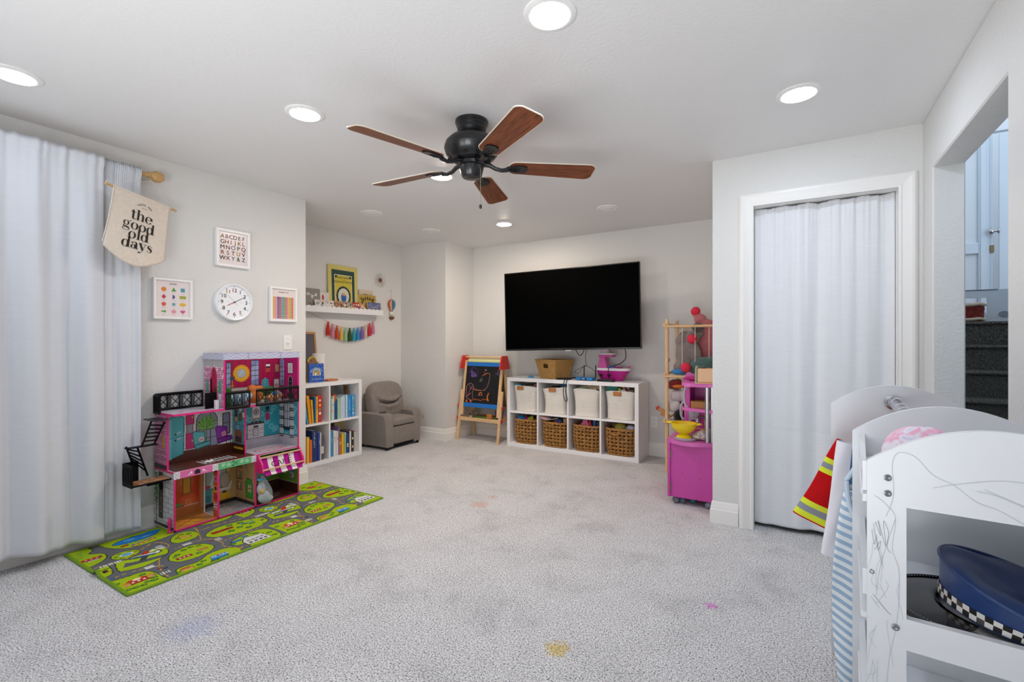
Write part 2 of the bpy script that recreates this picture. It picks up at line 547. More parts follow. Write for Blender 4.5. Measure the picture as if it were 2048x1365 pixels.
baseboard('baseboard_corner', (XB, YB), (XBB, YB), 0, -1, -1, 1)
baseboard('baseboard_corner_side', (XBB, YB), (XBB, YT), 1, 0, 1, -1)
baseboard('baseboard_back', (XBB, YT), (-.474, YT), 0, -1, -1, 0)
baseboard('baseboard_closet', (-.474, YC), (-.318, YC), 0, -1, 1, 0)
baseboard('baseboard_closet_side', (-.474, YC), (-.474, 4.9), -1, 0, 1, 0)
baseboard('baseboard_right', (XR, -1.69), (XR, OY0), -1, 0, 0, 0)

# door casing around the closet: three moulded pieces and the jamb lining
def casing(name, pts):
    """moulded profile swept round the doorway, mitred corners; pts = inner line"""
    prof = [(0, 0), (0, .013), (.012, .016), (.018, .012), (.026, .014), (.05, .019), (.058, .022), (.07, .022), (.078, .016), (.083, .012), (.083, 0)]
    mb = MB(); n = len(prof); v = []; f = []
    for i, (x, z, ox, oz) in enumerate(pts):
        for (a, t) in prof: v.append((x + ox * a, YC - t, z + oz * a))
        if i:
            for k in range(n - 1): f.append(((i - 1) * n + k, (i - 1) * n + k + 1, i * n + k + 1, i * n + k))
    mb.add(v, f); struct(name, mb, MT, smooth=20)
casing('trim_1', [(DX0, 0, -1, 0), (DX0, DZ, -1, 1)])
casing('trim_2', [(DX0, DZ, -1, 1), (DX1, DZ, 1, 1)])
casing('trim_3', [(DX1, DZ, 1, 1), (DX1, 0, 1, 0)])
struct('trim_4', MB().box(DX0 - .012, YC - .004, 0, DX0, YC + .125, DZ).box(DX1, YC - .004, 0, DX1 + .012, YC + .125, DZ).box(DX0 - .012, YC - .004, DZ, DX1 + .012, YC + .125, DZ + .012), MT, smooth=0)

# ------------------------------------------------------------------ stairwell beyond the opening
MSTAIR = M('dark_stair_carpet', '#5a5751', 1.0, var=.95, vscale=170, bump=.8, bscale=300, spec=.05, bdist=.005)
MHALL = M('hall_paint', '#d5dade', .5, spec=.3)
st = thing('stairs', 'dark speckled carpeted stairs rising beyond the wall opening', 'stairs', (0, 0, 0))
st['kind'] = 'structure'; del st['category']
for k in range(7):
    y0 = 3.79 + .26 * k; z = .195 * (k + 1)
    mb = MB().box(.73, y0 + .018, z - .195 if k else 0, 1.95, y0 + .3, z - .03)
    mb.box(.73, y0, z - .032, 1.95, y0 + (.29 if k < 6 else .3), z, .012)
    mb.build('stair_step', MSTAIR, st)
struct('floor_landing', MB().box(.73, 5.62, 1.2, 3.6, 8.4, 1.36), M('hall_floor', '#5b2f22', .6), smooth=0)
struct('floor_hall', MB().box(.72, 1.2, -.05, 1.95, 5.6, 0), MSTAIR, smooth=0)
struct('wall_stair_left', MB().box(.66, 3.5, 0, .73, 8.3, 4.0), MHALL, smooth=0)
struct('wall_stair_right', MB().box(1.95, 1.2, 0, 2.05, 5.65, 4.0), MHALL, smooth=0)
struct('wall_stair_near', MB().box(.72, 1.1, 0, 2.05, 1.2, 4.0), MHALL, smooth=0)
MDOOR = M('hall_white', '#ccd6de', .4)
# panelled wall, casing, door at the landing
struct('wall_landing', MB().box(.73, 7.02, 1.36, 1.80, 7.1, 4.0).box(2.65, 7.02, 1.36, 3.6, 7.1, 4.0).box(.73, 8.3, 1.36, 3.6, 8.4, 4.0).box(1.8, 7.02, 3.46, 2.65, 7.1, 4.0), MHALL, smooth=0)
struct('trim_5', MB().box(1.70, 6.995, 1.36, 1.79, 7.02, 3.5, .006).box(1.79, 7.0, 1.36, 1.815, 7.1, 3.5, .004).box(1.715, 6.985, 1.36, 1.76, 6.996, 3.5, .004), MDOOR)
struct('trim_6', MB().box(.73, 6.99, 2.15, 1.70, 7.02, 2.27, .006).box(.73, 7.0, 1.36, 1.70, 7.02, 1.5, .005), MDOOR)
dr = thing('door_1', None, None, (1.845, 6.93, 1.37), math.radians(-8)); dr['kind'] = 'structure'
mb = MB().box(0, 0, 0, .76, .035, 2.03, .003)
mb.build('door_leaf', MDOOR, dr)
for (z0, z1) in ((.16, .62), (.78, 1.42), (1.56, 1.86)):
    for (x0, x1) in ((.11, .34), (.42, .65)):
        p = MB().box(x0, -.004, z0, x1, .004, z1, .003).box(x0 + .03, -.012, z0 + .03, x1 - .03, 0, z1 - .03, .01)
        p.build('door_panel', MDOOR, dr)
kn = MB().lathe([(.0, 0), (.028, 0), (.028, .008), (.011, .012), (.011, .035), (.024, .042), (.03, .056), (.026, .072), (.0, .078)], 20, T=Matrix.Translation((.0, .01, 1.0)) @ Matrix.Rotation(-PI / 2, 4, 'Y')).build('door_knob', M('brushed_steel', '#b9b8b6', .25, 1.0), dr)
MB().box(-.062, .05, .78, -.03, .07, .86, .002).build('strike_plate', M('brass_plate', '#8c7a5a', .35, 1.0), dr)
# ================================================================== LIGHTS, FAN, CURTAINS
def lens_mat(k, warm):
    return M('lamp_lens_%d%s' % (k * 100, '_warm' if warm else ''), '#ffeedd' if warm else '#e2eeff', .5, emit=LAMP * k)
MLOFF = M('lamp_lens_off', '#e9e6e2', .45)
MRING = M('lamp_ring', '#ecebe8', .4)
def downlight(x, y, lit, label, grp):
    t = thing('recessed_light', label, 'ceiling light', (x, y, H), 0, grp)
    MB().lathe([(.097, 0), (.096, -.004), (.084, -.0095), (.074, -.009), (.069, -.003)], 40).build('trim_ring', MRING, t)
    MB().lathe([(.069, -.003), (.06, -.010), (.035, -.0155), (.0, -.0165)], 32).build('lens', lens_mat(lit, y > 2.6 and x < -1) if lit else MLOFF, t)
for (x, y, k, lb) in ((-.767, 1.54, .55, 'large lit recessed ceiling light at top, nearest the camera'),
                   (-3.001, .654, .16, 'lit recessed ceiling light above the white window curtain'),
                   (-2.204, 1.553, .38, 'lit recessed ceiling light between curtain and left fan blade'),
                   (-2.196, 2.655, 1.6, 'lit recessed ceiling light glowing just under a fan blade'),
                   (-2.556, 4.082, 1.55, 'small lit recessed ceiling light in front of the television wall'),
                   (.012, 2.655, .5, 'lit recessed ceiling light in front of the curtained closet')):
    downlight(x, y, k, lb, 'recessed ceiling lights')
for (x, y, lb) in ((-3.396, 3.089, 'unlit recessed light near the book ledge corner, closest to left wall'),
                   (-3.381, 3.918, 'unlit recessed light above the corner wall column'),
                   (-1.449, 4.068, 'unlit recessed ceiling light above right end of television')):
    downlight(x, y, False, lb, 'recessed ceiling lights')
for (x, y, lb) in ((-.8, -.6, 'right'), (-2.6, -.6, 'left')):  # extra downlights out of view, added as fill from behind the camera
    downlight(x, y, .4, 'added unseen recessed fill light behind the viewer on the %s' % lb, 'recessed ceiling lights')

# ------------------------------------------------------------------ ceiling fan
MBLK = M('fan_black', '#0d0e10', .38, spec=.5, coat=.2)
def wood(name, c1, c2, sc=(1, 14, 14), rough=.4, ns=5):
    m = bpy.data.materials.new(name); m.use_nodes = True; nt = m.node_tree; N = nt.nodes; L = nt.links; b = N['Principled BSDF']
    tc = N.new('ShaderNodeTexCoord'); mp = N.new('ShaderNodeMapping'); mp.inputs['Scale'].default_value = sc
    n = N.new('ShaderNodeTexNoise'); n.inputs['Scale'].default_value = ns; n.inputs['Detail'].default_value = 6; n.inputs['Distortion'].default_value = 1.2
    r = N.new('ShaderNodeValToRGB'); r.color_ramp.elements[0].position = .32; r.color_ramp.elements[1].position = .68
    r.color_ramp.elements[0].color = (*C(c1), 1); r.color_ramp.elements[1].color = (*C(c2), 1)
    L.new(tc.outputs['Object'], mp.inputs[0]); L.new(mp.outputs[0], n.inputs['Vector']); L.new(n.outputs['Fac'], r.inputs[0]); L.new(r.outputs[0], b.inputs['Base Color'])
    b.inputs['Roughness'].default_value = rough; b.inputs['Specular IOR Level'].default_value = .35
    return m
MWALNUT = wood('walnut_blade', '#4a2413', '#8a4a2a', (1.2, 16, 16), .38)
MPINE = wood('pine', '#cda272', '#e6c79c', (18, 18, 1.5), .5)
MPINEX = wood('pine_rail', '#cda272', '#e6c79c', (1.5, 18, 18), .5)
MPALE = M('blade_edge', '#cfc3b0', .5)
fan = thing('ceiling_fan', 'black ceiling fan with five walnut blades and a pull chain', 'ceiling fan', (-1.509, 2.079, H))
MB().lathe([(.0, 0), (.089, 0), (.089, -.014), (.083, -.02), (.083, -.03), (.078, -.036), (.078, -.05), (.064, -.07), (.058, -.076), (.058, -.09), (.0, -.09)], 40).build('canopy', MBLK, fan)
mh = MB().lathe([(.0, -.078), (.062, -.08), (.085, -.084), (.118, -.096), (.14, -.118), (.148, -.14), (.148, -.15), (.1495, -.153), (.148, -.157), (.14, -.18), (.124, -.2), (.11, -.208), (.104, -.215), (.078, -.222), (.0, -.222)], 48).build('motor_housing', MBLK, fan)
for k in range(10):
    a = 2 * PI * k / 10
    MB().ell((.117 * math.cos(a), .117 * math.sin(a), -.207), (.017, .009, .006), 12, 8, T=Matrix.Identity(4)).build('vent_slot', M('vent_dark', '#050506', .6), mh) if k % 2 == 0 else None
MB().lathe([(.0, -.218), (.07, -.22), (.074, -.226), (.074, -.24), (.068, -.244), (.0, -.244)], 40).build('flywheel', MBLK, fan)
MB().lathe([(.0, -.24), (.06, -.242), (.066, -.248), (.064, -.262), (.054, -.3), (.048, -.307), (.0, -.312)], 40).build('switch_housing', MBLK, fan)
ZB = -.24
for k in range(5):
    T = Matrix.Rotation(math.radians(39.8 - 72.4 * k), 4, 'Z')
    P = T @ Matrix.Translation((0, 0, ZB)) @ Matrix.Rotation(math.radians(-12), 4, 'X')
    out = []
    r0, r1, w0, w1 = .205, .69, .056, .071
    for (cx, w, rr, a0, sgn) in ((r1, w1, .055, 0, 1), (r0, w0, .035, 0, 1)): pass
    def corner(cx, cy, r, a0):
        return [(cx + r * math.cos(a0 + PI / 2 * i / 7), cy + r * math.sin(a0 + PI / 2 * i / 7)) for i in range(8)]
    out += [(x + .014 * math.cos(1.5 * (y / w1)), y) for x, y in corner(r1 - .045, w1 - .03, .03, 0)]
    out += corner(r0 + .04, w0 - .04, .04, PI / 2)
    out += corner(r0 + .04, -w0 + .04, .04, PI)
    out += [(x + .014 * math.cos(1.5 * (y / w1)), y) for x, y in corner(r1 - .045, -w1 + .03, .03, 3 * PI / 2)]
    bl = MB().prism(out, -.003, .003).build('blade', MWALNUT, fan, smooth=25)
    bl.matrix_local = P
    # pale edge seen round the blade
    eg = MB().tube([(x, y, .0) for x, y in out], .0036, 6, closed=True).build('blade_edge', MPALE, bl)
    ir = MB()
    ir.tube([(.062, 0, .012), (.1, 0, .006), (.13, 0, -.012), (.165, 0, -.02), (.2, 0, -.013)], [.013, .011, .010, .010, .012], 10, flat=1.3)
    pad = [(.19, -.012), (.215, -.024), (.25, -.033), (.285, -.033), (.303, -.022), (.309, 0), (.303, .022), (.285, .033), (.25, .033), (.215, .024), (.19, .012)]
    ir.prism(pad, -.011, -.0035)
    for d in (-.016, 0, .016): ir.tube([(.2, d * .5, -.012), (.235, d, -.0125), (.265, d * .9, -.0115)], [.003, .0035, .002], 6)
    io = ir.build('blade_iron', MBLK, fan); io.matrix_local = P
ch = MB(); cx, cy = .058 * math.cos(math.radians(-10)), .058 * math.sin(math.radians(-10))
ch.tube([(cx, cy, -.262), (cx + .006, cy, -.268), (cx + .008, cy, -.3), (cx + .008, cy, -.465)], .0013, 6)
c_o = ch.build('pull_chain', M('chain_brass', '#b8a88a', .35, .8), fan)
MB().lathe([(0, 0), (.006, -.004), (.0085, -.014), (.006, -.022), (0, -.026)], 14, c=(cx + .008, cy, -.462)).build('pull_knob', M('dark_wood_knob', '#3a2a1c', .4), c_o)

# ------------------------------------------------------------------ window curtain on the left
def cloth_mat(name, col, tr=.25, bs=300):
    m = bpy.data.materials.new(name); m.use_nodes = True; nt = m.node_tree; N = nt.nodes; L = nt.links; b = N['Principled BSDF']
    b.inputs['Roughness'].default_value = .9; b.inputs['Specular IOR Level'].default_value = .1
    tc = N.new('ShaderNodeTexCoord'); mp = N.new('ShaderNodeMapping'); mp.inputs['Scale'].default_value = (4, 4, 140)
    n = N.new('ShaderNodeTexNoise'); n.inputs['Scale'].default_value = 3; n.inputs['Detail'].default_value = 4
    r = N.new('ShaderNodeMapRange'); r.inputs[1].default_value = .3; r.inputs[2].default_value = .7; r.inputs[3].default_value = .965; r.inputs[4].default_value = 1.02
    v = N.new('ShaderNodeVectorMath'); v.operation = 'SCALE'; v.inputs[0].default_value = C(col)
    L.new(tc.outputs['Object'], mp.inputs[0]); L.new(mp.outputs[0], n.inputs['Vector']); L.new(n.outputs['Fac'], r.inputs[0]); L.new(r.outputs[0], v.inputs['Scale']); L.new(v.outputs[0], b.inputs['Base Color'])
    bp = N.new('ShaderNodeBump'); bp.inputs['Strength'].default_value = .15; bp.inputs['Distance'].default_value = .002; L.new(n.outputs['Fac'], bp.inputs['Height']); L.new(bp.outputs['Normal'], b.inputs['Normal'])
    return m
MCURT = cloth_mat('white_linen', '#d5d7dc')
MOAK = wood('oak_rod', '#b98f5a', '#d8b27c', (20, 2, 20), .4)
rod = thing('curtain_rod', 'light wooden curtain rod with a turned knob end', 'curtain rod', (-3.512, 0, 2.258))
MB().cyl((0, -.3, 0), (0, 1.315, 0), .017, n=18).build('pole', MOAK, rod)
RY = Matrix.Rotation(-PI / 2, 4, 'X')
MB().lathe([(.0, 0), (.019, 0), (.021, .006), (.016, .012), (.013, .03), (.014, .048), (.021, .052), (.022, .058), (.017, .064), (.022, .07), (.033, .085), (.036, .102), (.033, .12), (.02, .136), (.0, .141)], 26, T=Matrix.Translation((0, 1.31, 0)) @ RY).build('finial', MOAK, rod)
MB().box(-.085, 1.15, -.03, -.075, 1.2, .03).cyl((-.078, 1.17, -.012), (0, 1.17, -.02), .008, n=10).build('bracket', MOAK, rod)

def curtain(name, y0, y1, zt, zb, folds, seed, x0=-3.5, amp=.03, nu=260, hem=.1):
    r = random.Random(seed)
    ph = [r.uniform(0, 6.28) for _ in range(9)]
    def fn(u, v):
        y = y0 + (y1 - y0) * u; z = zt + (zb(u) - zt) * v
        gather = math.exp(-v * 9)
        big = sum(a * math.sin(2 * PI * f * u + p + .5 * math.sin(3 * v + p)) for a, f, p in folds)
        small = .30 * math.sin(2 * PI * 23 * u + ph[0] + 2 * math.sin(6 * u)) + .22 * math.sin(2 * PI * 37 * u + ph[1])
        env = .35 + .65 * min(1, v * 2.2)
        dx = amp * big * env * (1 - .4 * gather) + .012 * small * gather
        dx += .004 * math.sin(9 * v + 5 * u + ph[2]) * v
        top = 0.017 + .004
        if v < .035:      # sleeve round the rod
            dx += top * math.sin(v / .035 * PI) * .8
        bulge = .018 * math.exp(-((v - .972) / .012) ** 2) * .15
        z += .006 * small * gather * (1 if v < .01 else .2)
        return (x0 + .022 + .035 * v * 0 + dx + bulge, y + .012 * big * gather * .5, z)
    mb = MB().grid(fn, nu, 90)
    o = mb.build(name, MCURT, None, 180)
    md = o.modifiers.new('thick', 'SOLIDIFY'); md.thickness = .003; md.offset = -1
    return o
F1 = [(.45, 4.0, .4), (.5, 7.3, 1.9), (.28, 11.6, .3), (.15, 17, 2.2)]
ca = curtain('curtain', -.35, 1.125, 2.285, lambda u: .100 - .058 * max(0, (u - .6) / .4), F1, 3, -3.485, .042, 320)
tag(ca, 'wide white curtain panel hanging in folds over the window', 'curtain', 'white window curtains')
cb = curtain('curtain', 1.128, 1.312, 2.285, lambda u: .062 - .02 * u, [(.55, .85, 2.6), (.35, 1.9, .3), (.2, 4.2, 1.1)], 5, -3.512, .018, 90)
tag(cb, 'narrow white curtain panel behind pennant, next to dollhouse', 'curtain', 'white window curtains')

# closet curtain in the doorway
MCURT2 = cloth_mat('white_cotton', '#e6e7ea')
def cc(u, v):
    x = DX0 + .002 + (DX1 - DX0 - .004) * u
    zt = 2.058 + .004 * math.sin(2 * PI * 5.2 * u + .8)
    z = zt + (.022 + .02 * u - zt) * v
    big = .55 * math.sin(2 * PI * 2.3 * u + .6 + .3 * math.sin(2 * v)) + .35 * math.sin(2 * PI * 4.1 * u + 1.7 + v) + .22 * math.sin(2 * PI * 6.7 * u + 2 * v) + .25 * math.sin(2 * PI * 11 * u) * math.exp(-v * 3)
    sm = math.sin(2 * PI * 19 * u) + .6 * math.sin(2 * PI * 31 * u + 1)
    dy = .017 * big * (.8 + .2 * v) + .003 * sm * math.exp(-v * 8)
    # square fold creases left from the packet
    for vc in (.22, .46, .7): dy += .003 * math.exp(-((v - vc) / .004) ** 2)
    return (x, YC + .075 + dy, z)
co = MB().grid(cc, 200, 140).build('closet_curtain', MCURT2, None, 180)
co.modifiers.new('thick', 'SOLIDIFY').thickness = .002
tag(co, 'white cotton curtain filling the closet doorway', 'curtain')
tr = MB().cyl((DX0, YC + .106, 2.045), (DX1, YC + .106, 2.045), .009, n=14).build('tension_rod', M('white_rod', '#dcdcdc', .35))
tag(tr, 'white tension rod at the top of the closet doorway', 'curtain rod')
# ================================================================== LEFT WALL DECOR
# ------------------------------------------------------------------ pennant
MCANVAS = M('canvas_cloth', '#dccfc0', .95, var=.05, vscale=60, bump=.3, bscale=900, spec=.1)
MINK = '#15130f'
pn = thing('pennant_banner', 'cream cloth pennant lettered the good old days, on wooden dowel', 'banner', (-3.405, 1.295, 2.0775), 0, rot=Euler((0, math.radians(6.7), math.radians(105.2)), 'XYZ'))
# local x to the right along the dowel, y into the wall, z up
MB().cyl((-.21, 0, 0), (.21, 0, 0), .0072, n=12).build('dowel', MOAK, pn)
PW, PH = .166, .35
def pen_z(u):   # lower edge of the pennant, -1..1
    return -PH - .078 * (1 - abs(u) ** 1.7)
def pen(u, v):
    x = -PW + 2 * PW * u; zt = .002
    zb = pen_z(2 * u - 1)
    z = zt + (zb - zt) * v
    y = -.004 - .012 * math.sin(PI * u) * v - .006 * math.sin(5 * u + 3 * v) * v + .03 * v * (1 - u) * .4
    return (x - .012 * v * (1 - u), y, z)
po = MB().grid(pen, 30, 30).build('cloth', MCANVAS, pn, 180)
po.modifiers.new('thick', 'SOLIDIFY').thickness = .0025
MB().cyl((-PW, -.001, 0), (PW, -.001, 0), .0102, n=12).build('sleeve', MCANVAS, po)
MCORD = M('cord_white', '#e8dfd2', .9)
MB().tube([(-.21, 0, .018), (-.207, -.009, .012), (-.212, -.004, .0), (-.206, .008, .008), (-.20, 0, .02), (-.08, .02, .07), (.06, .03, .135), (.19, .05, .05), (.2, .006, .006)], .0012, 6).build('cord', MCORD, pn)
MB().tube([(-PW - .004, -.009, .008), (-PW - .006, -.01, -.05), (-PW - .010, -.006, -.2), (-PW - .018, .004, -.33)], .0022, 6).build('cord', MCORD, pn)
# lettering drawn stroke by stroke: heavy stems, hairline joins
cv = Canvas()
def gl(ch, x, y, s):
    """one high-contrast letter at (x,y), x-height .5*s; returns advance"""
    K = MINK; T, h = .135 * s, .022 * s
    def R(a, b, c, d): cv.rect(x + a * s, y + b * s, x + c * s, y + d * s, K, 3)
    def O(cx, cy, rx, ry, wt=.125, wh=.02, a0=0, a1=2 * PI, ly=3):
        cv.ring(x + cx * s, y + cy * s, (rx * s, ry * s), ((rx - wt) * s, (ry - wh) * s), K, ly, 32, a0, a1)
    def S(pts, w): cv.line([(x + px * s, y + py * s) for px, py in pts], [q * s for q in w], K, 3)
    if ch == 'o': O(.25, .24, .25, .26); return .54
    if ch == 'd': O(.23, .24, .23, .26); R(.36, .0, .49, .74); R(.28, .715, .40, .74); R(.45, 0, .57, .025); return .58
    if ch == 'l': R(.07, 0, .2, .74); R(0, .715, .1, .74); R(0, 0, .27, .025); return .29
    if ch == 't':
        R(.09, .08, .215, .6); R(0, .47, .33, .5); S([(.0, .48), (.1, .56), (.16, .68)], [.02, .05, .03])
        S([(.15, .10), (.18, .03), (.25, .005), (.31, .03), (.34, .09)], [.13, .10, .045, .025, .02]); return .36
    if ch == 'h':
        R(.06, 0, .19, .74); R(0, .715, .1, .74); R(0, 0, .25, .025)
        S([(.19, .36), (.25, .46), (.34, .485), (.42, .44), (.445, .34)], [.02, .025, .06, .11, .13]); R(.38, 0, .51, .35); R(.32, 0, .57, .025); return .6
    if ch == 'e':
        O(.25, .24, .25, .26, .125, .02, .12, 2 * PI - .55); R(.1, .245, .47, .268); S([(.46, .25), (.45, .36), (.40, .44)], [.09, .10, .07]); return .52
    if ch == 'g':
        O(.22, .32, .19, .18, .095, .02); S([(.36, .44), (.42, .51), (.48, .52), (.5, .47)], [.02, .03, .05, .06])
        S([(.12, .18), (.07, .12), (.08, .05), (.16, .03)], [.02, .04, .07, .08]); S([(.13, .04), (.26, .03), (.38, .01), (.44, -.07)], [.07, .10, .10, .07])
        O(.24, -.1, .23, .12, .045, .02); return .53
    if ch == 'a':
        R(.29, .05, .42, .36); S([(.355, .34), (.33, .44), (.24, .485), (.14, .46), (.08, .4)], [.13, .09, .035, .03, .03]); cv.ell(x + .09 * s, y + .385 * s, .055 * s, .055 * s, K, 3, 14)
        O(.17, .14, .17, .145, .105, .02); S([(.34, .25), (.24, .285), (.15, .27)], [.02, .02, .02]); S([(.36, .08), (.39, .015), (.45, .01), (.49, .05)], [.12, .06, .03, .02]); return .5
    if ch == 'y':
        S([(.08, .5), (.29, .02)], [.14, .12]); S([(.45, .5), (.27, .04), (.2, -.12), (.12, -.2), (.05, -.19)], [.025, .025, .03, .03, .04]); cv.ell(x + .06 * s, y - .17 * s, .055 * s, .055 * s, K, 3, 14)
        R(-.02, .475, .23, .5); R(.34, .475, .53, .5); return .52
    if ch == 's':
        S([(.34, .36), (.32, .44), (.24, .48), (.15, .47), (.09, .4), (.12, .32), (.22, .26), (.31, .19), (.33, .1), (.27, .02), (.17, -.0), (.09, .03), (.05, .13)],
          [.02, .025, .025, .04, .09, .12, .13, .12, .09, .04, .025, .025, .02]); return .4
    return .3
def word(w, cx, y, s):
    k0 = len(cv.mb.v); x = 0
    for ch in w: x += gl(ch, x, y, s) * s
    for i in range(k0, len(cv.mb.v)):
        a, b, c = cv.mb.v[i]; cv.mb.v[i] = (a - x / 2 + cx, b, c)
word('the', .004, -.150, .086); word('good', -.004, -.211, .084); word('old', .002, -.267, .084); word('days', .0, -.325, .086)
cv.arc_text('THESE ARE', .012, -.10, .05, .0165, MINK, math.radians(135), math.radians(45), 3)
cv.line([(-.006, -.068), (.03, -.068)], .0014, MINK, 3)
lo = cv.build('lettering', PRINT, po, (0, -.0165, 0), (1, 0, 0), (0, 0, 1))
def bend(o):
    me = o.data
    for v in me.vertices:
        x, y, z = v.co; u = (x + PW) / (2 * PW); vv = min(1, max(0, -z / .4))
        v.co.y = -.0088 - .012 * math.sin(PI * u) * vv - .006 * math.sin(5 * u + 3 * vv) * vv + .03 * vv * (1 - u) * .4
        v.co.x = x - .012 * vv * (1 - u)
bend(lo)

# ------------------------------------------------------------------ three framed charts
MFRAME = M('white_frame', '#f1f0ee', .35, spec=.45)
MGLASSY = M('print_under_glass', '#ffffff', .22, attr=True, spec=.4)
def framed(name, label, y0, y1, z0, z1, draw, fw=.016, bg='#e8dcda', fd=.028):
    w, h = y1 - y0, z1 - z0
    t = thing(name, label, 'picture', (XL, (y0 + y1) / 2, z0), PI / 2, 'white framed learning charts')
    hw = w / 2
    for (a, b, c, d) in ((-hw, 0, hw, fw), (-hw, h - fw, hw, h), (-hw, fw, -hw + fw, h - fw), (hw - fw, fw, hw, h - fw)):
        MB().box(a, -fd, b, c, -.001, d, .002).build('frame_rail', MFRAME, t)
    c = Canvas(); iw, ih = w - 2 * fw, h - 2 * fw
    c.rect(0, 0, iw, ih, bg, 0)
    draw(c, iw, ih)
    c.build('print', MGLASSY, t, (-hw + fw, -fd * .55, fw), (1, 0, 0), (0, 0, 1))
    return t
PAL = dict(y='#e0b348', p='#dd8fb0', n='#4d4763', r='#c8434a', b='#5aa6bd', g='#6d9e52', v='#7b5a94', o='#e58a3c', m='#b5527e', t='#4c9aa8', k='#3a3f4a', w='#e26d49')
def draw_abc(c, w, h):
    rows = ['ABCDEF', 'GHIJKL', 'MNOPQ', 'RSTUV', 'WXY&Z']
    cols = ['ypkrbg', 'mogvrp', 'nrbgv', 'owygn', 'kvbgw']
    cols = ['ypnrbg', 'moypyp', 'nrbgr', 'oywym', 'nrbgv']
    for i, (rw, cl) in enumerate(zip(rows, cols)):
        n = len(rw); y = h * (.80 - i * .168)
        for j, ch in enumerate(rw):
            x = w * (.13 + .74 * j / (n - 1))
            c.text(ch, x, y, h * .178, PAL[cl[j]], 2, bold=.0006)
def draw_shapes(c, w, h):
    c.text('SHAPES', w * .5, h * .90, h * .055, '#4a4648', 2, bold=.0003)
    X = [w * .23, w * .52, w * .79]; Y = [h * (.76 - .205 * i) for i in range(4)]; s = w * .075
    Cc = [['#e08a3c', '#5f9e54', '#4f9fb0'], ['#c4424e', '#6a558c', '#a8aa45'], ['#de5f43', '#57a0b0', '#e3b53e'], ['#7aa34d', '#e49aa4', '#cf5b8e']]
    c.ell(X[0], Y[0], s, s, Cc[0][0], 2); c.poly([(X[1] - s, Y[0] - s * .8), (X[1] + s, Y[0] - s * .8), (X[1], Y[0] + s)], Cc[0][1], 2); c.rect(X[2] - s * .85, Y[0] - s * .85, X[2] + s * .85, Y[0] + s * .85, Cc[0][2], 2)
    c.poly([(X[0], Y[1] - s * 1.1), (X[0] + s * .9, Y[1]), (X[0], Y[1] + s * 1.1), (X[0] - s * .9, Y[1])], Cc[1][0], 2); c.ell(X[1] - s * .5, Y[1], s * 1.0, s * .95, Cc[1][1], 2, 16, -PI / 2, PI / 2); c.rect(X[2] - s * 1.3, Y[1] - s * .7, X[2] + s * 1.3, Y[1] + s * .7, Cc[1][2], 2)
    c.poly([(X[0] + s * math.cos(PI / 2 + 2 * PI * k / 5), Y[2] + s * math.sin(PI / 2 + 2 * PI * k / 5)) for k in range(5)], Cc[2][0], 2)
    c.poly([(X[1] + s * (1.05 if k % 2 == 0 else .48) * math.cos(PI / 2 + PI * k / 5), Y[2] + s * (1.05 if k % 2 == 0 else .48) * math.sin(PI / 2 + PI * k / 5)) for k in range(10)], Cc[2][1], 2)
    c.ell(X[2], Y[2], s * 1.3, s * .8, Cc[2][2], 2)
    c.poly([(X[0] - s, Y[3] - s * .3), (X[0] + s * .1, Y[3] - s * .3), (X[0] + s * .1, Y[3] - s * .75), (X[0] + s * 1.1, Y[3]), (X[0] + s * .1, Y[3] + s * .75), (X[0] + s * .1, Y[3] + s * .3), (X[0] - s, Y[3] + s * .3)], Cc[3][0], 2)
    c.poly([(X[1] + s * math.cos(2 * PI * k / 6), Y[3] + s * math.sin(2 * PI * k / 6)) for k in range(6)], Cc[3][1], 2)
    hp = [(X[2] + s * .062 * 16 * math.sin(t) ** 3, Y[3] + s * .062 * (13 * math.cos(t) - 5 * math.cos(2 * t) - 2 * math.cos(3 * t) - math.cos(4 * t))) for t in [2 * PI * k / 28 for k in range(28)]]
    c.poly(hp, Cc[3][2], 2)
    nm = [['CIRCLE', 'TRIANGLE', 'SQUARE'], ['DIAMOND', 'HALF CIRCLE', 'RECTANGLE'], ['PENTAGON', 'STAR', 'OVAL'], ['ARROW', 'HEXAGON', 'HEART']]
    for i in range(4):
        for j in range(3): c.text(nm[i][j], X[j], Y[i] - s * 1.65, h * .02, '#7b7376', 2)
def draw_num(c, w, h):
    c.text('NUMBERS 1-100', w * .5, h * .885, h * .05, '#4a4648', 2, bold=.0002)
    cols = ['#dfa63a', '#d98fae', '#56478a', '#c03b4a', '#4b95ad', '#5d9650', '#c9607f', '#e09a3e', '#a5a840', '#d9562f']
    for j in range(10):
        for i in range(10):
            x0, y0 = w * (.05 + .09 * j), h * (.745 - .072 * i)
            c.rect(x0, y0 - h * .068, x0 + w * .084, y0, cols[j], 1)
            c.text(str(i * 10 + j + 1), x0 + w * .042, y0 - h * .05, h * .045, '#f2e6df', 2)
framed('picture_frame', 'white framed chart of coloured shapes below the pennant', 1.409, 1.641, 1.350, 1.620, draw_shapes)
framed('picture_frame', 'white framed pink alphabet chart above the wall clock', 1.795, 2.04, 1.748, 2.022, draw_abc, .02)
framed('picture_frame', 'white framed chart of numbers to one hundred, right of clock', 2.2, 2.434, 1.359, 1.639, draw_num, .018)

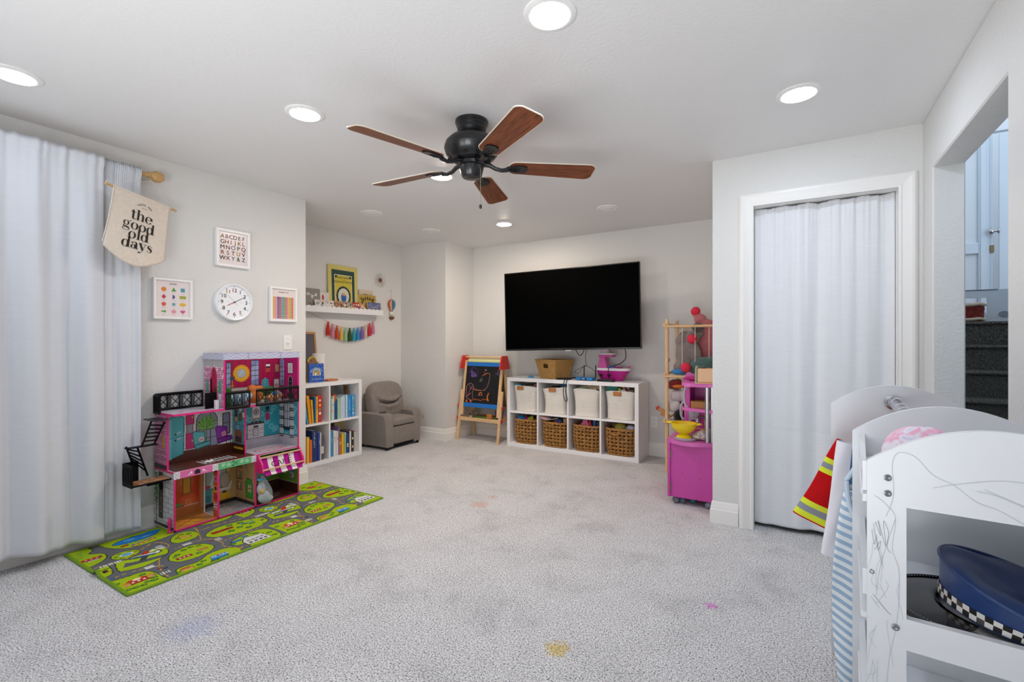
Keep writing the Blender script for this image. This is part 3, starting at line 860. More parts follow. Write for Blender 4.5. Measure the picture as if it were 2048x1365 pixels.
# ------------------------------------------------------------------ wall clock
MCLK = M('clock_white', '#f0f2f5', .3, spec=.5)
ck = thing('wall_clock', 'round white wall clock with colourful numerals', 'clock', (XL, 1.922, 1.490), PI / 2)
TW = Matrix.Rotation(PI / 2, 4, 'X')      # lathe axis toward the viewer (-y)
MB().lathe([(.0, .001), (.136, .001), (.138, .012), (.136, .03), (.130, .036), (.124, .034), (.121, .022)], 56, T=TW).build('rim', MCLK, ck)
c = Canvas(); c.ell(0, 0, .122, .122, '#f3f4f6', 0, 56)
cc_ = ['#c24a52', '#4f9bb8', '#39455e', '#39455e', '#56907c', '#d1a545', '#b63e58', '#3e86b4', '#39455e', '#39455e', '#4f8f86', '#d6ab4c']
cc_ = {12: '#c03c4c', 1: '#3f8fb5', 2: '#3b4258', 3: '#4a4360', 4: '#55917a', 5: '#d0a243', 6: '#b9385a', 7: '#3c86b8', 8: '#3f4456', 9: '#3b4670', 10: '#6a9a86', 11: '#d3aa49'}
for k in range(1, 13):
    a = PI / 2 - 2 * PI * k / 12
    c.text(str(k), .088 * math.cos(a), .088 * math.sin(a) - .0135, .040, cc_[k], 2, bold=.0006)
    c.ell(.111 * math.cos(a), .111 * math.sin(a), .0032, .0032, cc_[(k * 5) % 12 + 1], 2, 10)
for k in range(60):
    a = 2 * PI * k / 60; c.line([(.112 * math.cos(a), .112 * math.sin(a)), (.116 * math.cos(a), .116 * math.sin(a))], .0011, '#9aa0ab', 1)
c.line([(-.062, 0), (-.035, 0)], .001, '#a8adb5', 1); c.line([(.035, 0), (.065, 0)], .001, '#a8adb5', 1)
c.build('dial', PRINT, ck, (0, -.0232, 0), (1, 0, 0), (0, 0, 1))
def hand(name, a, L0, L1, w, col, dy):
    cc2 = Canvas(); d = (math.cos(a), math.sin(a))
    cc2.line([(-d[0] * L0, -d[1] * L0), (d[0] * L1, d[1] * L1)], [w, w * .7], col, 0)
    cc2.build(name, PRINT, ck, (0, dy, 0), (1, 0, 0), (0, 0, 1))
hand('hour_hand', math.radians(207), .012, .058, .006, '#c62f36', -.0265)
hand('minute_hand', math.radians(30), .014, .088, .004, '#2e3f6e', -.028)
hand('second_hand', math.radians(-46), .068, .036, .0016, '#5f9a7a', -.0295)
MB().lathe([(.0, .022), (.005, .022), (.005, .0305), (.0, .031)], 14, T=TW).build('hub', M('clock_hub', '#30323a', .4), ck)

# ------------------------------------------------------------------ wall plates
MPLATE = M('plate_white', '#efeeeb', .3, spec=.5)
MSCREW = M('screw_white', '#cfcdc8', .3, .3)
sw = thing('light_switch', 'white toggle light switch plate above the dollhouse', 'light switch', (XL, 2.363, 1.19), PI / 2)
MB().box(-.038, -.006, -.06, .038, 0, .06, .003).build('plate', MPLATE, sw)
MB().box(-.006, -.016, -.012, .006, -.004, .006, .002, T=Matrix.Rotation(-.3, 4, 'X')).build('toggle', MPLATE, sw)
for z in (-.03, .03): MB().cyl((0, -.0075, z), (0, -.005, z), .003, n=10).build('screw', MSCREW, sw)
def outlet(x, z, label):
    t = thing('wall_outlet', label, 'outlet', (x, YT, z))
    MB().box(-.037, -.006, -.06, .037, 0, .06, .003).build('plate', MPLATE, t)
    for dz in (-.021, .021):
        f = MB().prism(rrect(.033, .029, .012, 5, 0, dz), .005, .009, T=RX90).build('socket_face', MPLATE, t)
        MB().box(-.0075, -.0095, dz - .002, -.0055, -.0085, dz + .007).box(.0055, -.0095, dz - .002, .0075, -.0085, dz + .007).cyl((0, -.0095, dz - .008), (0, -.0085, dz - .008), .0025, n=8).build('slot', M('slot_dark', '#3a3836', .6), f)
    MB().cyl((0, -.0078, 0), (0, -.005, 0), .003, n=10).build('screw', MSCREW, t)
outlet(-1.265, .355, 'white wall outlet between cube shelf and pink play kitchen')
# ================================================================== RECESS: BOOK LEDGE, GARLAND, BOOKSHELF, ARMCHAIR
MWHITE = M('white_laminate', '#ebebec', .35, spec=.45, var=.012, vscale=3)
# ------------------------------------------------------------------ ledge (local x right = +Y, y into wall)
LZ = 1.500
lg = thing('book_ledge', 'white picture ledge with scalloped lip holding books', 'shelf', (XB, 3.45, LZ), PI / 2)
lx0, lx1 = -.78, .545
MB().box(lx0, -.115, 0, lx1, 0, .016, .002).build('shelf_board', MWHITE, lg)
MB().box(lx0, -.014, .016, lx1, 0, .07, .002).build('back_rail', MWHITE, lg)
sc = [(lx1, .0), (lx1, .052)]
nS = 22; wS = (lx1 - lx0) / nS
for i in range(nS):
    for k in range(7):
        a = PI * k / 6
        sc.append((lx1 - wS * (i + .5) + wS * .5 * math.cos(a), .05 + .016 * math.sin(a)))
sc += [(lx0, .052), (lx0, .0)]
MB().prism(sc, .115, .124, T=RX90).build('scalloped_lip', MWHITE, lg)
def wl(y):   # world Y -> ledge x
    return y - 3.45

def leaf_book(name, label, y0, y1, h, depth, lean, draw, cat='book', thick=.012, base=.016, loc=(XB, 3.45, LZ), group='books on the wall ledge', edge='#e8e2d6', mat=None):
    """a book or print standing on the ledge, leaning back on the wall"""
    w = y1 - y0
    t = thing(name, label, cat, (loc[0] + depth, (y0 + y1) / 2, loc[2] + base + .001), 0, group, rot=Euler((-lean, 0, PI / 2), 'XYZ'))
    MB().box(-w / 2, 0, 0, w / 2, thick, h, .0015).build('page_block', M('paper_' + edge, edge, .8), t)
    c = Canvas(); draw(c, w, h)
    c.build('cover', mat or PRINT, t, (-w / 2, -.0008, 0), (1, 0, 0), (0, 0, 1))
    return t
def scrib(c, x0, x1, y, h, col, ly, n):
    """lettering too small to read: letter-sized strokes"""
    r = random.Random(n + int(x1 * 1e4)); st = (x1 - x0) / n
    for i in range(n):
        x = x0 + st * i; k = r.random()
        c.rect(x, y - h / 2, x + st * .22, y + h / 2, col, ly)
        if k < .7: c.rect(x + st * .22, y + h * (.28 if k < .4 else -.5), x + st * .7, y + h * (.5 if k < .4 else -.28), col, ly)
        if .25 < k < .85: c.rect(x + st * .5, y - h / 2, x + st * .72, y + h * .2, col, ly)
def d_poster(c, w, h):
    g, yl, k = '#2f4a44', '#cdbd45', '#1d2a30'
    c.rect(0, 0, w, h, '#d2c572', 0)
    c.rect(w * .11, -.0, w * .89, h * .90, g, 1); c.rect(w * .2, 0, w * .8, h * .80, '#e3e0d0', 2); c.rect(w * .215, 0, w * .785, h * .79, yl, 3)
    for sx in (-1, 1):
        c.poly([(w * (.5 + sx * .28), h * .78), (w * (.5 + sx * .19), h * .78), (w * (.5 + sx * .22), h * .755), (w * (.5 + sx * .27), h * .72)], k, 4)
    c.text('MAURICE SENDAK', w * .5, h * .725, h * .046, k, 4, bold=.0006)
    for i in range(7): c.ell(w * (.41 + .03 * i), h * .69 + .002 * (i % 2), .004, .003, k, 4, 8)
    c.text('CHICKEN SOUP WITH RICE', w * .5, h * .625, h * .062, '#3a3b1c', 4, sx=.78, bold=.0004)
    # plain wreathed oval instead of the picture
    cx, cy = w * .5, h * .345
    for i in range(26):
        a = 2 * PI * i / 26; c.ell(cx + w * .215 * math.cos(a), cy + h * .185 * math.sin(a), w * .035, h * .03, k if i % 2 else '#22424a', 4, 10)
    for i in range(5): c.poly([(cx + w * (-.1 + .05 * i) - .006, cy + h * .16), (cx + w * (-.1 + .05 * i) + .006, cy + h * .16), (cx + w * (-.1 + .05 * i), cy + h * (.24 - .02 * abs(i - 2)))], '#22424a', 4)
    c.ell(cx, cy, w * .19, h * .17, '#d8d5c6', 5, 28)
    c.ell(cx, cy - h * .03, w * .09, h * .10, '#2f66a8', 6, 18); c.ell(cx + w * .01, cy + h * .04, w * .05, h * .035, '#d9a65c', 7, 14)
    for i in range(6):
        a = PI * (.15 + .14 * i); c.ell(cx + w * .13 * math.cos(a), cy + h * .13 * math.sin(a), .006, .005, '#b8c2c0', 6, 8)
leaf_book('poster_board', 'yellow framed poster with dark green border leaning above the ledge', 3.302, 3.694, .515, .036, .035, d_poster, 'poster', .014, edge='#cdbf78', group='books on the wall ledge')
def d_grey(c, w, h):
    c.rect(0, 0, w, h, '#8d8983', 0); c.rect(0, 0, w * .08, h, '#3b3d40', 1)
    c.line([(w * .1, h * .7), (w * .45, h * .72), (w * .8, h * .66)], .006, '#dcd8cf', 2)
    for x, y in ((.3, .8), (.62, .62), (.8, .72), (.45, .74)): c.ell(w * x, h * y, .012, .016, '#e2ded6', 2, 12)
    for i in range(9): c.line([(w * (.45 + .05 * i), 0), (w * (.42 + .06 * i), h * (.25 + .1 * math.sin(i)))], .005, '#45423e', 2)
leaf_book('book', 'grey picture book with white blossom, at ledge left end by corner', 2.93, 3.185, .228, .062, .09, d_grey)
def d_white(c, w, h):
    c.rect(0, 0, w, h, '#d9d6d2', 0); c.ell(w * .3, h * .72, .012, .03, '#c2323c', 2, 14); c.line([(w * .2, h * .4), (w * .8, h * .38)], .003, '#9a98a0', 2); c.line([(w * .2, h * .3), (w * .7, h * .28)], .003, '#9a98a0', 2)
leaf_book('book', 'white book with red mark between grey book and yellow poster', 3.19, 3.30, .20, .05, .06, d_white)
def d_dots(seed, bg, cols, n, title=None, tcol='#b3272e'):
    def f(c, w, h):
        r = random.Random(seed); c.rect(0, 0, w, h, bg, 0)
        for i in range(n):
            x, y = r.uniform(.06, .94) * w, r.uniform(.06, .8) * h; s = r.uniform(.006, .014)
            c.ell(x, y, s, s * r.uniform(.7, 1.2), r.choice(cols), 1 + i % 3, 10)
        if title:
            c.rect(w * .04, h * .80, w * .96, h * .99, bg, 4); scrib(c, w * .12, w * .86, h * .89, h * .12, tcol, 5, 11)
    return f
leaf_book('book', 'white board book with red title, leftmost of the small ledge books', 3.10, 3.33, .118, .104, .30, d_dots(1, '#e4e0da', ['#7c8a72', '#3c3c40', '#c9c4ba', '#8c9aa0'], 22, 'Bubbles'), thick=.01)
leaf_book('book', 'small book with crowded orange and grey faces on the ledge', 3.325, 3.465, .122, .102, .30, d_dots(2, '#b98a62', ['#8c2f2c', '#d8a35c', '#e3b9a8', '#5c6b70', '#2d2a2c', '#c56f5a'], 46), thick=.01)
leaf_book('book', 'small book with muted pink and teal faces, middle of ledge', 3.46, 3.585, .12, .102, .30, d_dots(3, '#a58d86', ['#5d7f88', '#d7b2aa', '#c9a24e', '#3a3336', '#e6ddd6', '#a04640'], 46), thick=.01)
leaf_book('book', 'small red book with cartoon faces on the ledge', 3.58, 3.68, .12, .102, .30, d_dots(4, '#b33a38', ['#e7d4c8', '#e5a648', '#f0ede6', '#7f4f86', '#d98c7a'], 36), thick=.01)
leaf_book('book', 'small orange and red book beside the yellow cover on ledge', 3.672, 3.755, .115, .102, .30, d_dots(5, '#d08a72', ['#e9dcd4', '#b5383b', '#e3b052', '#f0ece8', '#9a7aa8'], 34), thick=.01)
def d_anim(c, w, h):
    c.rect(0, 0, w, h, '#d3bfa4', 0)
    r = random.Random(4)
    for i in range(20): c.poly([(w * (.1 + .04 * i) - .005, h * .66), (w * (.1 + .04 * i) + .006, h * .66), (w * (.1 + .04 * i), h * (.72 + .2 * r.random()))], r.choice(['#25405a', '#b84136', '#2d6a78', '#1f2c3c']), 1)
    scrib(c, w * .25, w * .9, h * .77, h * .12, '#1f3450', 3, 8)
leaf_book('book', 'tan book lettered in dark blue, behind the yellow jungle cover', 3.722, 3.925, .275, .035, .05, d_anim)
def d_safari(c, w, h):
    c.rect(0, 0, w, h, '#b99a45', 0)
    for a in range(9):
        t = PI * a / 8; c.ell(w * .52 + w * .36 * math.cos(t), h * .45 + h * .38 * math.sin(t), .012, .02, '#4b4422', 2, 10)
    for sx in (.17, .85):
        for k in range(5): c.line([(w * sx, h * .72), (w * sx + .03 * math.cos(.6 + .5 * k), h * .72 + .03 * math.sin(.6 + .5 * k))], .005, '#2e2c18', 2)
    scrib(c, w * .34, w * .7, h * .75, h * .07, '#5a4a1d', 3, 6); c.ell(w * .5, h * .36, w * .2, h * .24, '#9c8236', 1, 20); c.ell(w * .72, h * .4, .022, .03, '#2a281d', 3, 14)
leaf_book('book', 'mustard book with dark jungle leaves, beside the blue sunset book', 3.70, 3.955, .218, .052, .08, d_safari)
def d_sun(c, w, h):
    for i in range(10): c.rect(0, h * i / 10, w, h * (i + 1) / 10, ['#d9a866', '#d6a36c', '#c49a78', '#a4908c', '#837f98', '#6c739a', '#666e9c', '#7279a6', '#5f6894', '#59618a'][i], 0)
    r = random.Random(8)
    for i in range(26): c.ell(r.uniform(.05, .95) * w, r.uniform(.3, .9) * h, .012, .004, r.choice(['#8f97b8', '#4b5474', '#b5b0b0']), 1, 8)
    scrib(c, w * .25, w * .8, h * .58, h * .1, '#cfc4b4', 3, 8)
leaf_book('book', 'small blue and orange sunset book at the ledge right end', 3.80, 4.0, .132, .085, .12, d_sun, thick=.012)

# ------------------------------------------------------------------ tassel garland
gd = thing('tassel_garland', 'rainbow yarn tassel garland strung below the book ledge', 'garland', (XB, 0, 0), PI / 2)
gp = [(2.98, 1.515), (3.06, 1.495), (3.15, 1.462), (3.27, 1.415), (3.32, 1.395), (3.38, 1.375), (3.43, 1.362), (3.49, 1.350), (3.55, 1.343), (3.61, 1.342), (3.67, 1.346), (3.73, 1.355), (3.79, 1.370), (3.85, 1.393), (3.90, 1.417), (3.95, 1.44), (3.97, 1.49)]
MB().tube(bez([(y, -.03, z) for y, z in gp], 6), .0022, 6).build('string', M('twine', '#a8927a', .9), gd)
tc_ = [('#cf4038', 'red'), ('#d9879a', 'rose pink'), ('#d4563a', 'orange red'), ('#e6bf62', 'yellow'), ('#9fc79a', 'mint green'), ('#3f5b35', 'dark green'), ('#43a6b4', 'teal'), ('#3f8fd0', 'blue'), ('#7d6db0', 'purple'), ('#e3bdb4', 'pale pink'), ('#d3414a', 'bright red'), ('#d98aa6', 'light pink')]
tz = [1.405, 1.380, 1.365, 1.352, 1.344, 1.341, 1.344, 1.351, 1.362, 1.381, 1.403, 1.430]
for i, ((col, cn), z0) in enumerate(zip(tc_, tz)):
    y = 3.297 + .0570 * i
    mt = M('yarn_' + cn.replace(' ', '_'), col, .95, bump=.6, bscale=500, spec=.05, stretch=(6, 6, .6), bdist=.004)
    mb = MB(); r = random.Random(i)
    mb.lathe([(.0, .006), (.007, .004), (.010, -.008), (.008, -.020), (.012, -.03), (.017, -.06), (.019, -.1), (.018, -.138), (.014, -.14), (0, -.134)], 14, c=(y, -.03, z0))
    for k in range(15):
        a = 2 * PI * k / 15 + r.random(); q = r.uniform(.015, .02)
        mb.tube([(y + .008 * math.cos(a), -.03 + .008 * math.sin(a), z0 - .022), (y + q * .9 * math.cos(a), -.03 + q * .9 * math.sin(a), z0 - .08), (y + q * math.cos(a), -.03 + q * math.sin(a), z0 - r.uniform(.135, .152))], .003, 5)
    tag(mb.build('tassel', mt, gd, 60), cn + ' yarn tassel')

# ------------------------------------------------------------------ wire flower, balloon ornament
MWIRE = M('white_wire', '#d6d0c8', .4, .2)
fl = thing('wire_flower', 'white wire daisy wall ornament with rust brown centre', 'wall ornament', (XB, 4.053, 1.932), PI / 2)
for k in range(11):
    a = 2 * PI * k / 11 + .15
    pts = [(.018 * math.cos(a - .35), -.012, .018 * math.sin(a - .35)), (.06 * math.cos(a - .22), -.014, .06 * math.sin(a - .22)), (.088 * math.cos(a), -.016, .088 * math.sin(a)), (.06 * math.cos(a + .22), -.014, .06 * math.sin(a + .22)), (.018 * math.cos(a + .35), -.012, .018 * math.sin(a + .35))]
    MB().tube(bez(pts, 5), .0028, 5).build('petal', MWIRE, fl)
MB().lathe([(0, 0), (.026, 0), (.025, .008), (.016, .014), (0, .016)], 20, T=Matrix.Translation((0, -.008, 0)) @ TW).build('centre', M('rust', '#7a4a2c', .7, bump=.4, bscale=300), fl)
fl2 = copy_tree(fl, label='white wire daisy half hidden at the wall corner above ledge'); fl2.location = (XB, 2.975, 1.80); fl2.scale = (.75, .75, .75)
fl['group'] = fl2['group'] = 'wire daisies on the wall'
bo = thing('balloon_ornament', 'small hot air balloon ornament with orange and blue yarn arcs', 'wall ornament', (XB, 4.234, 1.65), PI / 2)
MB().tube([(0, -.012, .175), (0, -.012, .06)], .0012, 6).build('hanging_string', M('twine'), bo)
MB().ell((0, -.01, .178), (.008, .008, .008), 10, 8).build('pin', MWIRE, bo)
for k, (col, sgn, w) in enumerate([('#c9563c', -1, .050), ('#d98a4a', -1, .034), ('#e6d6c0', -1, .018), ('#5c8f86', 1, .018), ('#55729c', 1, .034), ('#7184b8', 1, .050)]):
    pts = [(sgn * .004, -.02, .058), (sgn * w * .8, -.022, .04), (sgn * w, -.022, .0), (sgn * w * .75, -.02, -.04), (sgn * .014 - sgn * .002 * k, -.018, -.078)]
    MB().tube(bez(pts, 6), .0085, 8).build('yarn_arc', M('balloon_yarn_%s' % 'abcdef'[k], col, .95, bump=.5, bscale=400), bo)
MB().box(-.028, -.024, -.13, .028, -.016, -.09, .002).build('ribbon', M('cream_tag', '#e6dfd2', .9), bo)
MB().lathe([(.0, -.188), (.02, -.185), (.03, -.168), (.033, -.15), (0, -.15)], 16, c=(0, -.02, 0)).build('basket', M('basket_brown', '#6e4a2e', .8), bo)
for s in (-1, 1): MB().tube([(s * .012, -.018, -.078), (s * .026, -.02, -.15)], .001, 5).build('rope', M('twine'), bo)

# ------------------------------------------------------------------ white cube bookshelf (2 x 2)
BW, BH, BD = .80, .795, .372
BY0 = 3.45 - BW
bs = thing('cube_bookshelf', 'white two by two cube bookshelf beside the grey armchair', 'bookshelf', (XB + BD + .006, BY0 + BW / 2, 0), PI / 2)
hw = BW / 2; o_, i_ = .038, .018
MB().box(-hw, 0, 0, -hw + o_, BD, BH, .002).build('side_panel', MWHITE, bs)
MB().box(hw - o_, 0, 0, hw, BD, BH, .002).build('side_panel', MWHITE, bs)
MB().box(-hw + o_, 0, BH - o_, hw - o_, BD, BH, .002).build('top_panel', MWHITE, bs)
MB().box(-hw + o_, 0, 0, hw - o_, BD, o_, .002).build('bottom_panel', MWHITE, bs)
MB().box(-i_ / 2, .002, o_, i_ / 2, BD, BH - o_, .001).build('divider', MWHITE, bs)
MB().box(-hw + o_, .003, BH / 2 - i_ / 2, -i_ / 2, BD, BH / 2 + i_ / 2, .001).build('shelf', MWHITE, bs)
MB().box(i_ / 2, .003, BH / 2 - i_ / 2, hw - o_, BD, BH / 2 + i_ / 2, .001).build('shelf', MWHITE, bs)
BX = XB + BD + .006                              # world X of the shelf front
ORD = ['first', 'second', 'third', 'fourth', 'fifth', 'sixth', 'seventh', 'eighth', 'ninth', 'tenth', 'eleventh', 'twelfth', 'thirteenth', 'fourteenth']
PAPER = M('book_pages', '#e6dfd0', .9)
def shelf_book(y, z, th, h, dep, tilt, col, label, marks=(), pull=.03, group=''):
    """y = world Y of the book's lower left corner; spine to the room"""
    t = thing('book', label, 'book', (BX - pull, y, z), 0, group, rot=Euler((0, tilt, PI / 2), 'XYZ'))
    m = M('cover_' + col, col, .42, spec=.45)
    b = MB(); cvr = .002
    b.box(0, 0, 0, cvr, dep, h).box(th - cvr, 0, 0, th, dep, h).box(0, -.001, 0, th, cvr, h, .0006)
    b.build('cover', m, t, 0)
    MB().box(cvr, cvr, .003, th - cvr, dep - .003, h - .003).build('page_block', PAPER, t, 0)
    if marks:
        c = Canvas()
        for k in marks:
            if k[0] == 'r': c.rect(th * k[1], h * k[2], th * k[3], h * k[4], k[5], 1)
            elif k[0] == 'e': c.ell(th * k[1], h * k[2], k[3], k[3] * 1.1, k[4], 2, 12)
            elif k[0] == 't':
                n_ = k[1]; r_ = random.Random(n_ + int(h * 1e3))
                for q in range(n_):
                    ya = h * k[3] - k[2] * .72 * q
                    c.rect(th * .5 - k[2] * .34, ya - k[2] * .14, th * .5 + k[2] * .34, ya, k[4], 3)
                    if r_.random() < .7: c.rect(th * .5 + k[2] * (.2 if r_.random() < .5 else -.34), ya - k[2] * .5, th * .5 + k[2] * .34 * (1 if r_.random() < .5 else -.4) + .001, ya, k[4], 3)
        c.build('spine_print', PRINT, t, (0, -.0016, 0), (1, 0, 0), (0, 0, 1))
    return t
def row(cubby, y, z, items, grp):
    n = len(items)
    for i, it in enumerate(items):
        th, h, dep, tilt, col, cname = it[:6]; marks = it[6] if len(it) > 6 else ()
        size = 'thin' if th < .016 else ('thick' if th > .034 else 'slim')
        pos = ORD[i] + ' from the left' if i < n - 1 else 'last on the right'
        lab = '%s %s book, %s in %s bookshelf cubby' % (size, cname, pos, cubby)
        shelf_book(y, z, th, h, dep, tilt, col, lab, marks, grp[1] + .006 * math.sin(i * 2.3), grp[0])
        y += th / max(math.cos(tilt), .3) + .0016 + (it[7] if len(it) > 7 else 0)
ti = math.radians
zU, zL = BH / 2 + i_ / 2 + .001, o_ + .001
LX, RX_ = BY0 + o_, BY0 + hw + i_ / 2
S = lambda c, sz, y=.75: [('t', c[0], sz, y, c[1])]
# upper left: orange and red leaning books
row('upper left', LX + .006, zU, [
    (.020, .23, .2, 0, '#7a4632', 'brown'), (.022, .21, .2, 0, '#c43a2e', 'red'), (.016, .22, .2, 0, '#d4472a', 'red orange'), (.018, .20, .2, 0, '#8e2a26', 'dark red'),
    (.016, .215, .2, ti(-7), '#c8332c', 'scarlet', S((7, '#f0dcd0'), .010), .002), (.014, .195, .2, ti(-8), '#dd6a24', 'bright orange', [('r', .1, .6, .9, .66, '#ffe2a0')]),
    (.012, .19, .2, ti(-8), '#232a48', 'navy'), (.016, .20, .2, ti(-9), '#3a9ac8', 'sky blue', S((3, '#eef4f8'), .011), .006),
    (.026, .27, .24, ti(-6), '#df9520', 'tall amber', (), .012), (.018, .225, .2, ti(-4), '#e8b32a', 'golden yellow', S((5, '#7a4a10'), .010)),
    (.014, .25, .22, 0, '#2e72b4', 'blue'), (.024, .252, .22, 0, '#e9ad24', 'yellow', S((12, '#a23a1c'), .013, .92)),
    (.044, .258, .22, 0, '#c62a26', 'red board', [('e', .5, .82, .011, '#e8d8c8'), ('e', .5, .64, .012, '#e9c02c'), ('e', .5, .48, .012, '#54a06c'), ('e', .5, .33, .013, '#e9eef2'), ('e', .5, .14, .009, '#3c7ab0')])],
    ('books in upper left cubby', .045))
# upper right: blue and green books
row('upper right', RX_ + .006, zU, [
    (.022, .29, .22, 0, '#9fc4c4', 'pale teal', [('r', 0, .7, 1, .82, '#6f9ea4')]), (.012, .27, .22, 0, '#7fb39a', 'sea green'), (.026, .215, .2, 0, '#c2d6cc', 'mint patterned', [('e', .4, .4, .008, '#e79a3c'), ('e', .6, .7, .007, '#5b9a8a')]),
    (.012, .24, .2, 0, '#ded9c8', 'cream'), (.016, .25, .2, 0, '#c8572c', 'rust and blue', [('r', 0, 0, 1, .72, '#1f5f94')], .004),
    (.012, .2, .2, 0, '#3c6f9e', 'denim blue'), (.036, .205, .2, 0, '#a9c8a0', 'pale green', S((5, '#eef4e8'), .014)), (.014, .215, .2, 0, '#d5dee4', 'white grey'),
    (.034, .225, .22, 0, '#b8d0e2', 'powder blue'), (.014, .22, .2, 0, '#8fb4d2', 'light blue'), (.012, .235, .2, 0, '#dfe6ea', 'white'), (.014, .215, .2, 0, '#6fa0c4', 'steel blue'),
    (.040, .225, .2, 0, '#2c8fd2', 'blue storybook', S((9, '#cfe8f6'), .018, .8) + [('e', .5, .12, .008, '#d9743a')]),
    (.032, .225, .2, 0, '#39a2da', 'bright blue board', [('e', .5, .85, .008, '#e6c34a'), ('e', .5, .68, .007, '#d95f4a'), ('e', .5, .5, .008, '#7cc46a'), ('e', .5, .34, .007, '#e6c34a'), ('e', .5, .16, .008, '#e9eef2')])],
    ('books in upper right cubby', .05))
# lower left: pink, yellow, navy
row('lower left', LX + .006, zL, [
    (.020, .17, .2, 0, '#d6306c', 'magenta'), (.020, .19, .2, 0, '#c23a4a', 'crimson'), (.022, .20, .2, 0, '#d9a02a', 'ochre'),
    (.024, .165, .2, 0, '#d42f70', 'hot pink'), (.022, .165, .2, 0, '#dc4a4e', 'coral red'), (.018, .24, .2, 0, '#e6b43c', 'yellow'), (.016, .245, .2, ti(0), '#e0c24a', 'lemon'), (.022, .215, .2, 0, '#e0702a', 'orange'),
    (.046, .30, .24, 0, '#1f3468', 'navy tall', S((11, '#dfe4ee'), .02, .95)), (.018, .29, .22, 0, '#27407c', 'dark blue'),
    (.02, .27, .22, 0, '#3d55a0', 'royal blue', S((7, '#c7d0e8'), .012, .8)), (.014, .27, .22, 0, '#d8d2c8', 'ivory'), (.03, .235, .2, 0, '#54545c', 'charcoal', [('r', 0, .25, 1, .55, '#cfcac2')])],
    ('books in lower left cubby', .03))
# lower right: mixed
row('lower right', RX_ + .006, zL, [
    (.026, .20, .2, 0, '#1f1e22', 'black', (), .004), (.030, .255, .22, 0, '#3493c8', 'turquoise', S((5, '#e6f0f4'), .014)), (.026, .255, .22, 0, '#e2e0da', 'white', S((6, '#3a7a90'), .013)),
    (.012, .25, .22, 0, '#cfd4d8', 'pale grey'), (.020, .245, .22, 0, '#ece8e0', 'off white', S((4, '#b54a4a'), .012)), (.012, .29, .23, 0, '#8a6f9c', 'tall lilac'),
    (.024, .17, .2, 0, '#d9641f', 'small orange', [('r', 0, .6, 1, .75, '#f1c24a')]), (.024, .215, .2, 0, '#e6b92c', 'sunny yellow'), (.018, .205, .2, 0, '#8ab56a', 'leaf green'), (.014, .215, .2, 0, '#c7d2d6', 'silver grey'),
    (.022, .2, .2, 0, '#234a86', 'deep blue', [('r', .1, .3, .9, .5, '#e6d9b0')]), (.016, .22, .2, 0, '#16233e', 'midnight blue'), (.022, .215, .2, 0, '#e8e4da', 'white bound'), (.018, .215, .2, 0, '#2b2822', 'black and cream', [('r', 0, .2, 1, .3, '#d9d0bc'), ('r', 0, .6, 1, .7, '#d9d0bc')]),
    ][:14], ('books in lower right cubby', .05))
row2 = [(.016, .2, .2, 0, '#e4ddd0', 'cream'), (.014, .205, .2, 0, '#b73428', 'red and orange', [('r', 0, .05, 1, .3, '#e08a2c')])]
yy = RX_ + .335
shelf_book(yy, zL, .016, .205, .2, 0, '#e4ddd0', 'thin cream book just left of red book in lower right cubby', (), .05, 'books in lower right cubby')
shelf_book(yy + .017, zL, .013, .21, .2, 0, '#b73428', 'thin red and orange book at far right of lower right cubby', [('r', 0, .05, 1, .3, '#e08a2c')], .05, 'books in lower right cubby')
tb = MB().box(RX_ + .235 - 3.3, .0, 0, RX_ + .36 - 3.3, .012, .30, .001)
tb = tb.build('book', M('manila', '#cdbb84', .7), None, loc=(BX - .24, 3.3, zL + .001), rz=PI / 2)
tag(tb, 'tall manila folder book standing behind the lower right row', 'book', 'books in lower right cubby')
# squirrel figure
sq = thing('squirrel_figure', 'small brown squirrel figurine on top of blue books', 'figurine', (BX - .13, 3.355, zU + .226), PI / 2)
MSQ = M('squirrel_brown', '#7d5636', .8, var=.25, vscale=40, bump=.4, bscale=250)
blob('body', [((0, 0, .03), (.02, .022, .032)), ((0, -.008, .07), (.014, .015, .02)), ((0, -.02, .075), (.008, .010, .009)), ((-.007, .0, .09), (.004, .004, .009)), ((.007, 0, .09), (.004, .004, .009)), ((0, -.018, .03), (.012, .008, .012)), ((0, .028, .06), (.012, .012, .045)), ((0, .035, .1), (.012, .014, .016))], MSQ, sq, .004, 2)
# ------------------------------------------------------------------ things on top of the bookshelf
ZT = BH + .001
bb = thing('board_book', 'blue board book with arched window and pink dots on bookshelf', 'book', (XB + .285, 2.972, ZT), 0, rot=Euler((-.06, 0, PI / 2 - .1), 'XYZ'))
MB().box(-.078, 0, 0, .078, .022, .182, .002).build('page_block', M('board_blue', '#2b61b4', .4), bb)
c = Canvas(); c.rect(-.077, .001, .077, .181, '#2a60b6', 0)
r = random.Random(3)
for x, y in ((-.062, .165), (-.03, .168), (.012, .17), (.05, .172), (.064, .14), (.066, .10), (.066, .065), (-.066, .11), (-.068, .07), (-.045, .045), (-.008, .046), (.032, .048), (.064, .025), (0, .014), (-.055, .012)): c.ell(x, y, .0042, .005, '#c9788a', 1, 10)
c.arc_text('BARNYARD DANCE!', 0, .072, .062, .0185, '#cfe2f2', math.radians(155), math.radians(25), 2)
c.poly([(-.042, .066), (.042, .066)] + [(.042 * math.cos(a), .092 + .042 * math.sin(a)) for a in [PI * k / 14 for k in range(15)]], '#e6ecf0', 1)
c.poly([(-.035, .07), (.035, .07)] + [(.035 * math.cos(a), .092 + .036 * math.sin(a)) for a in [PI * k / 14 for k in range(15)]], '#a58c58', 2)
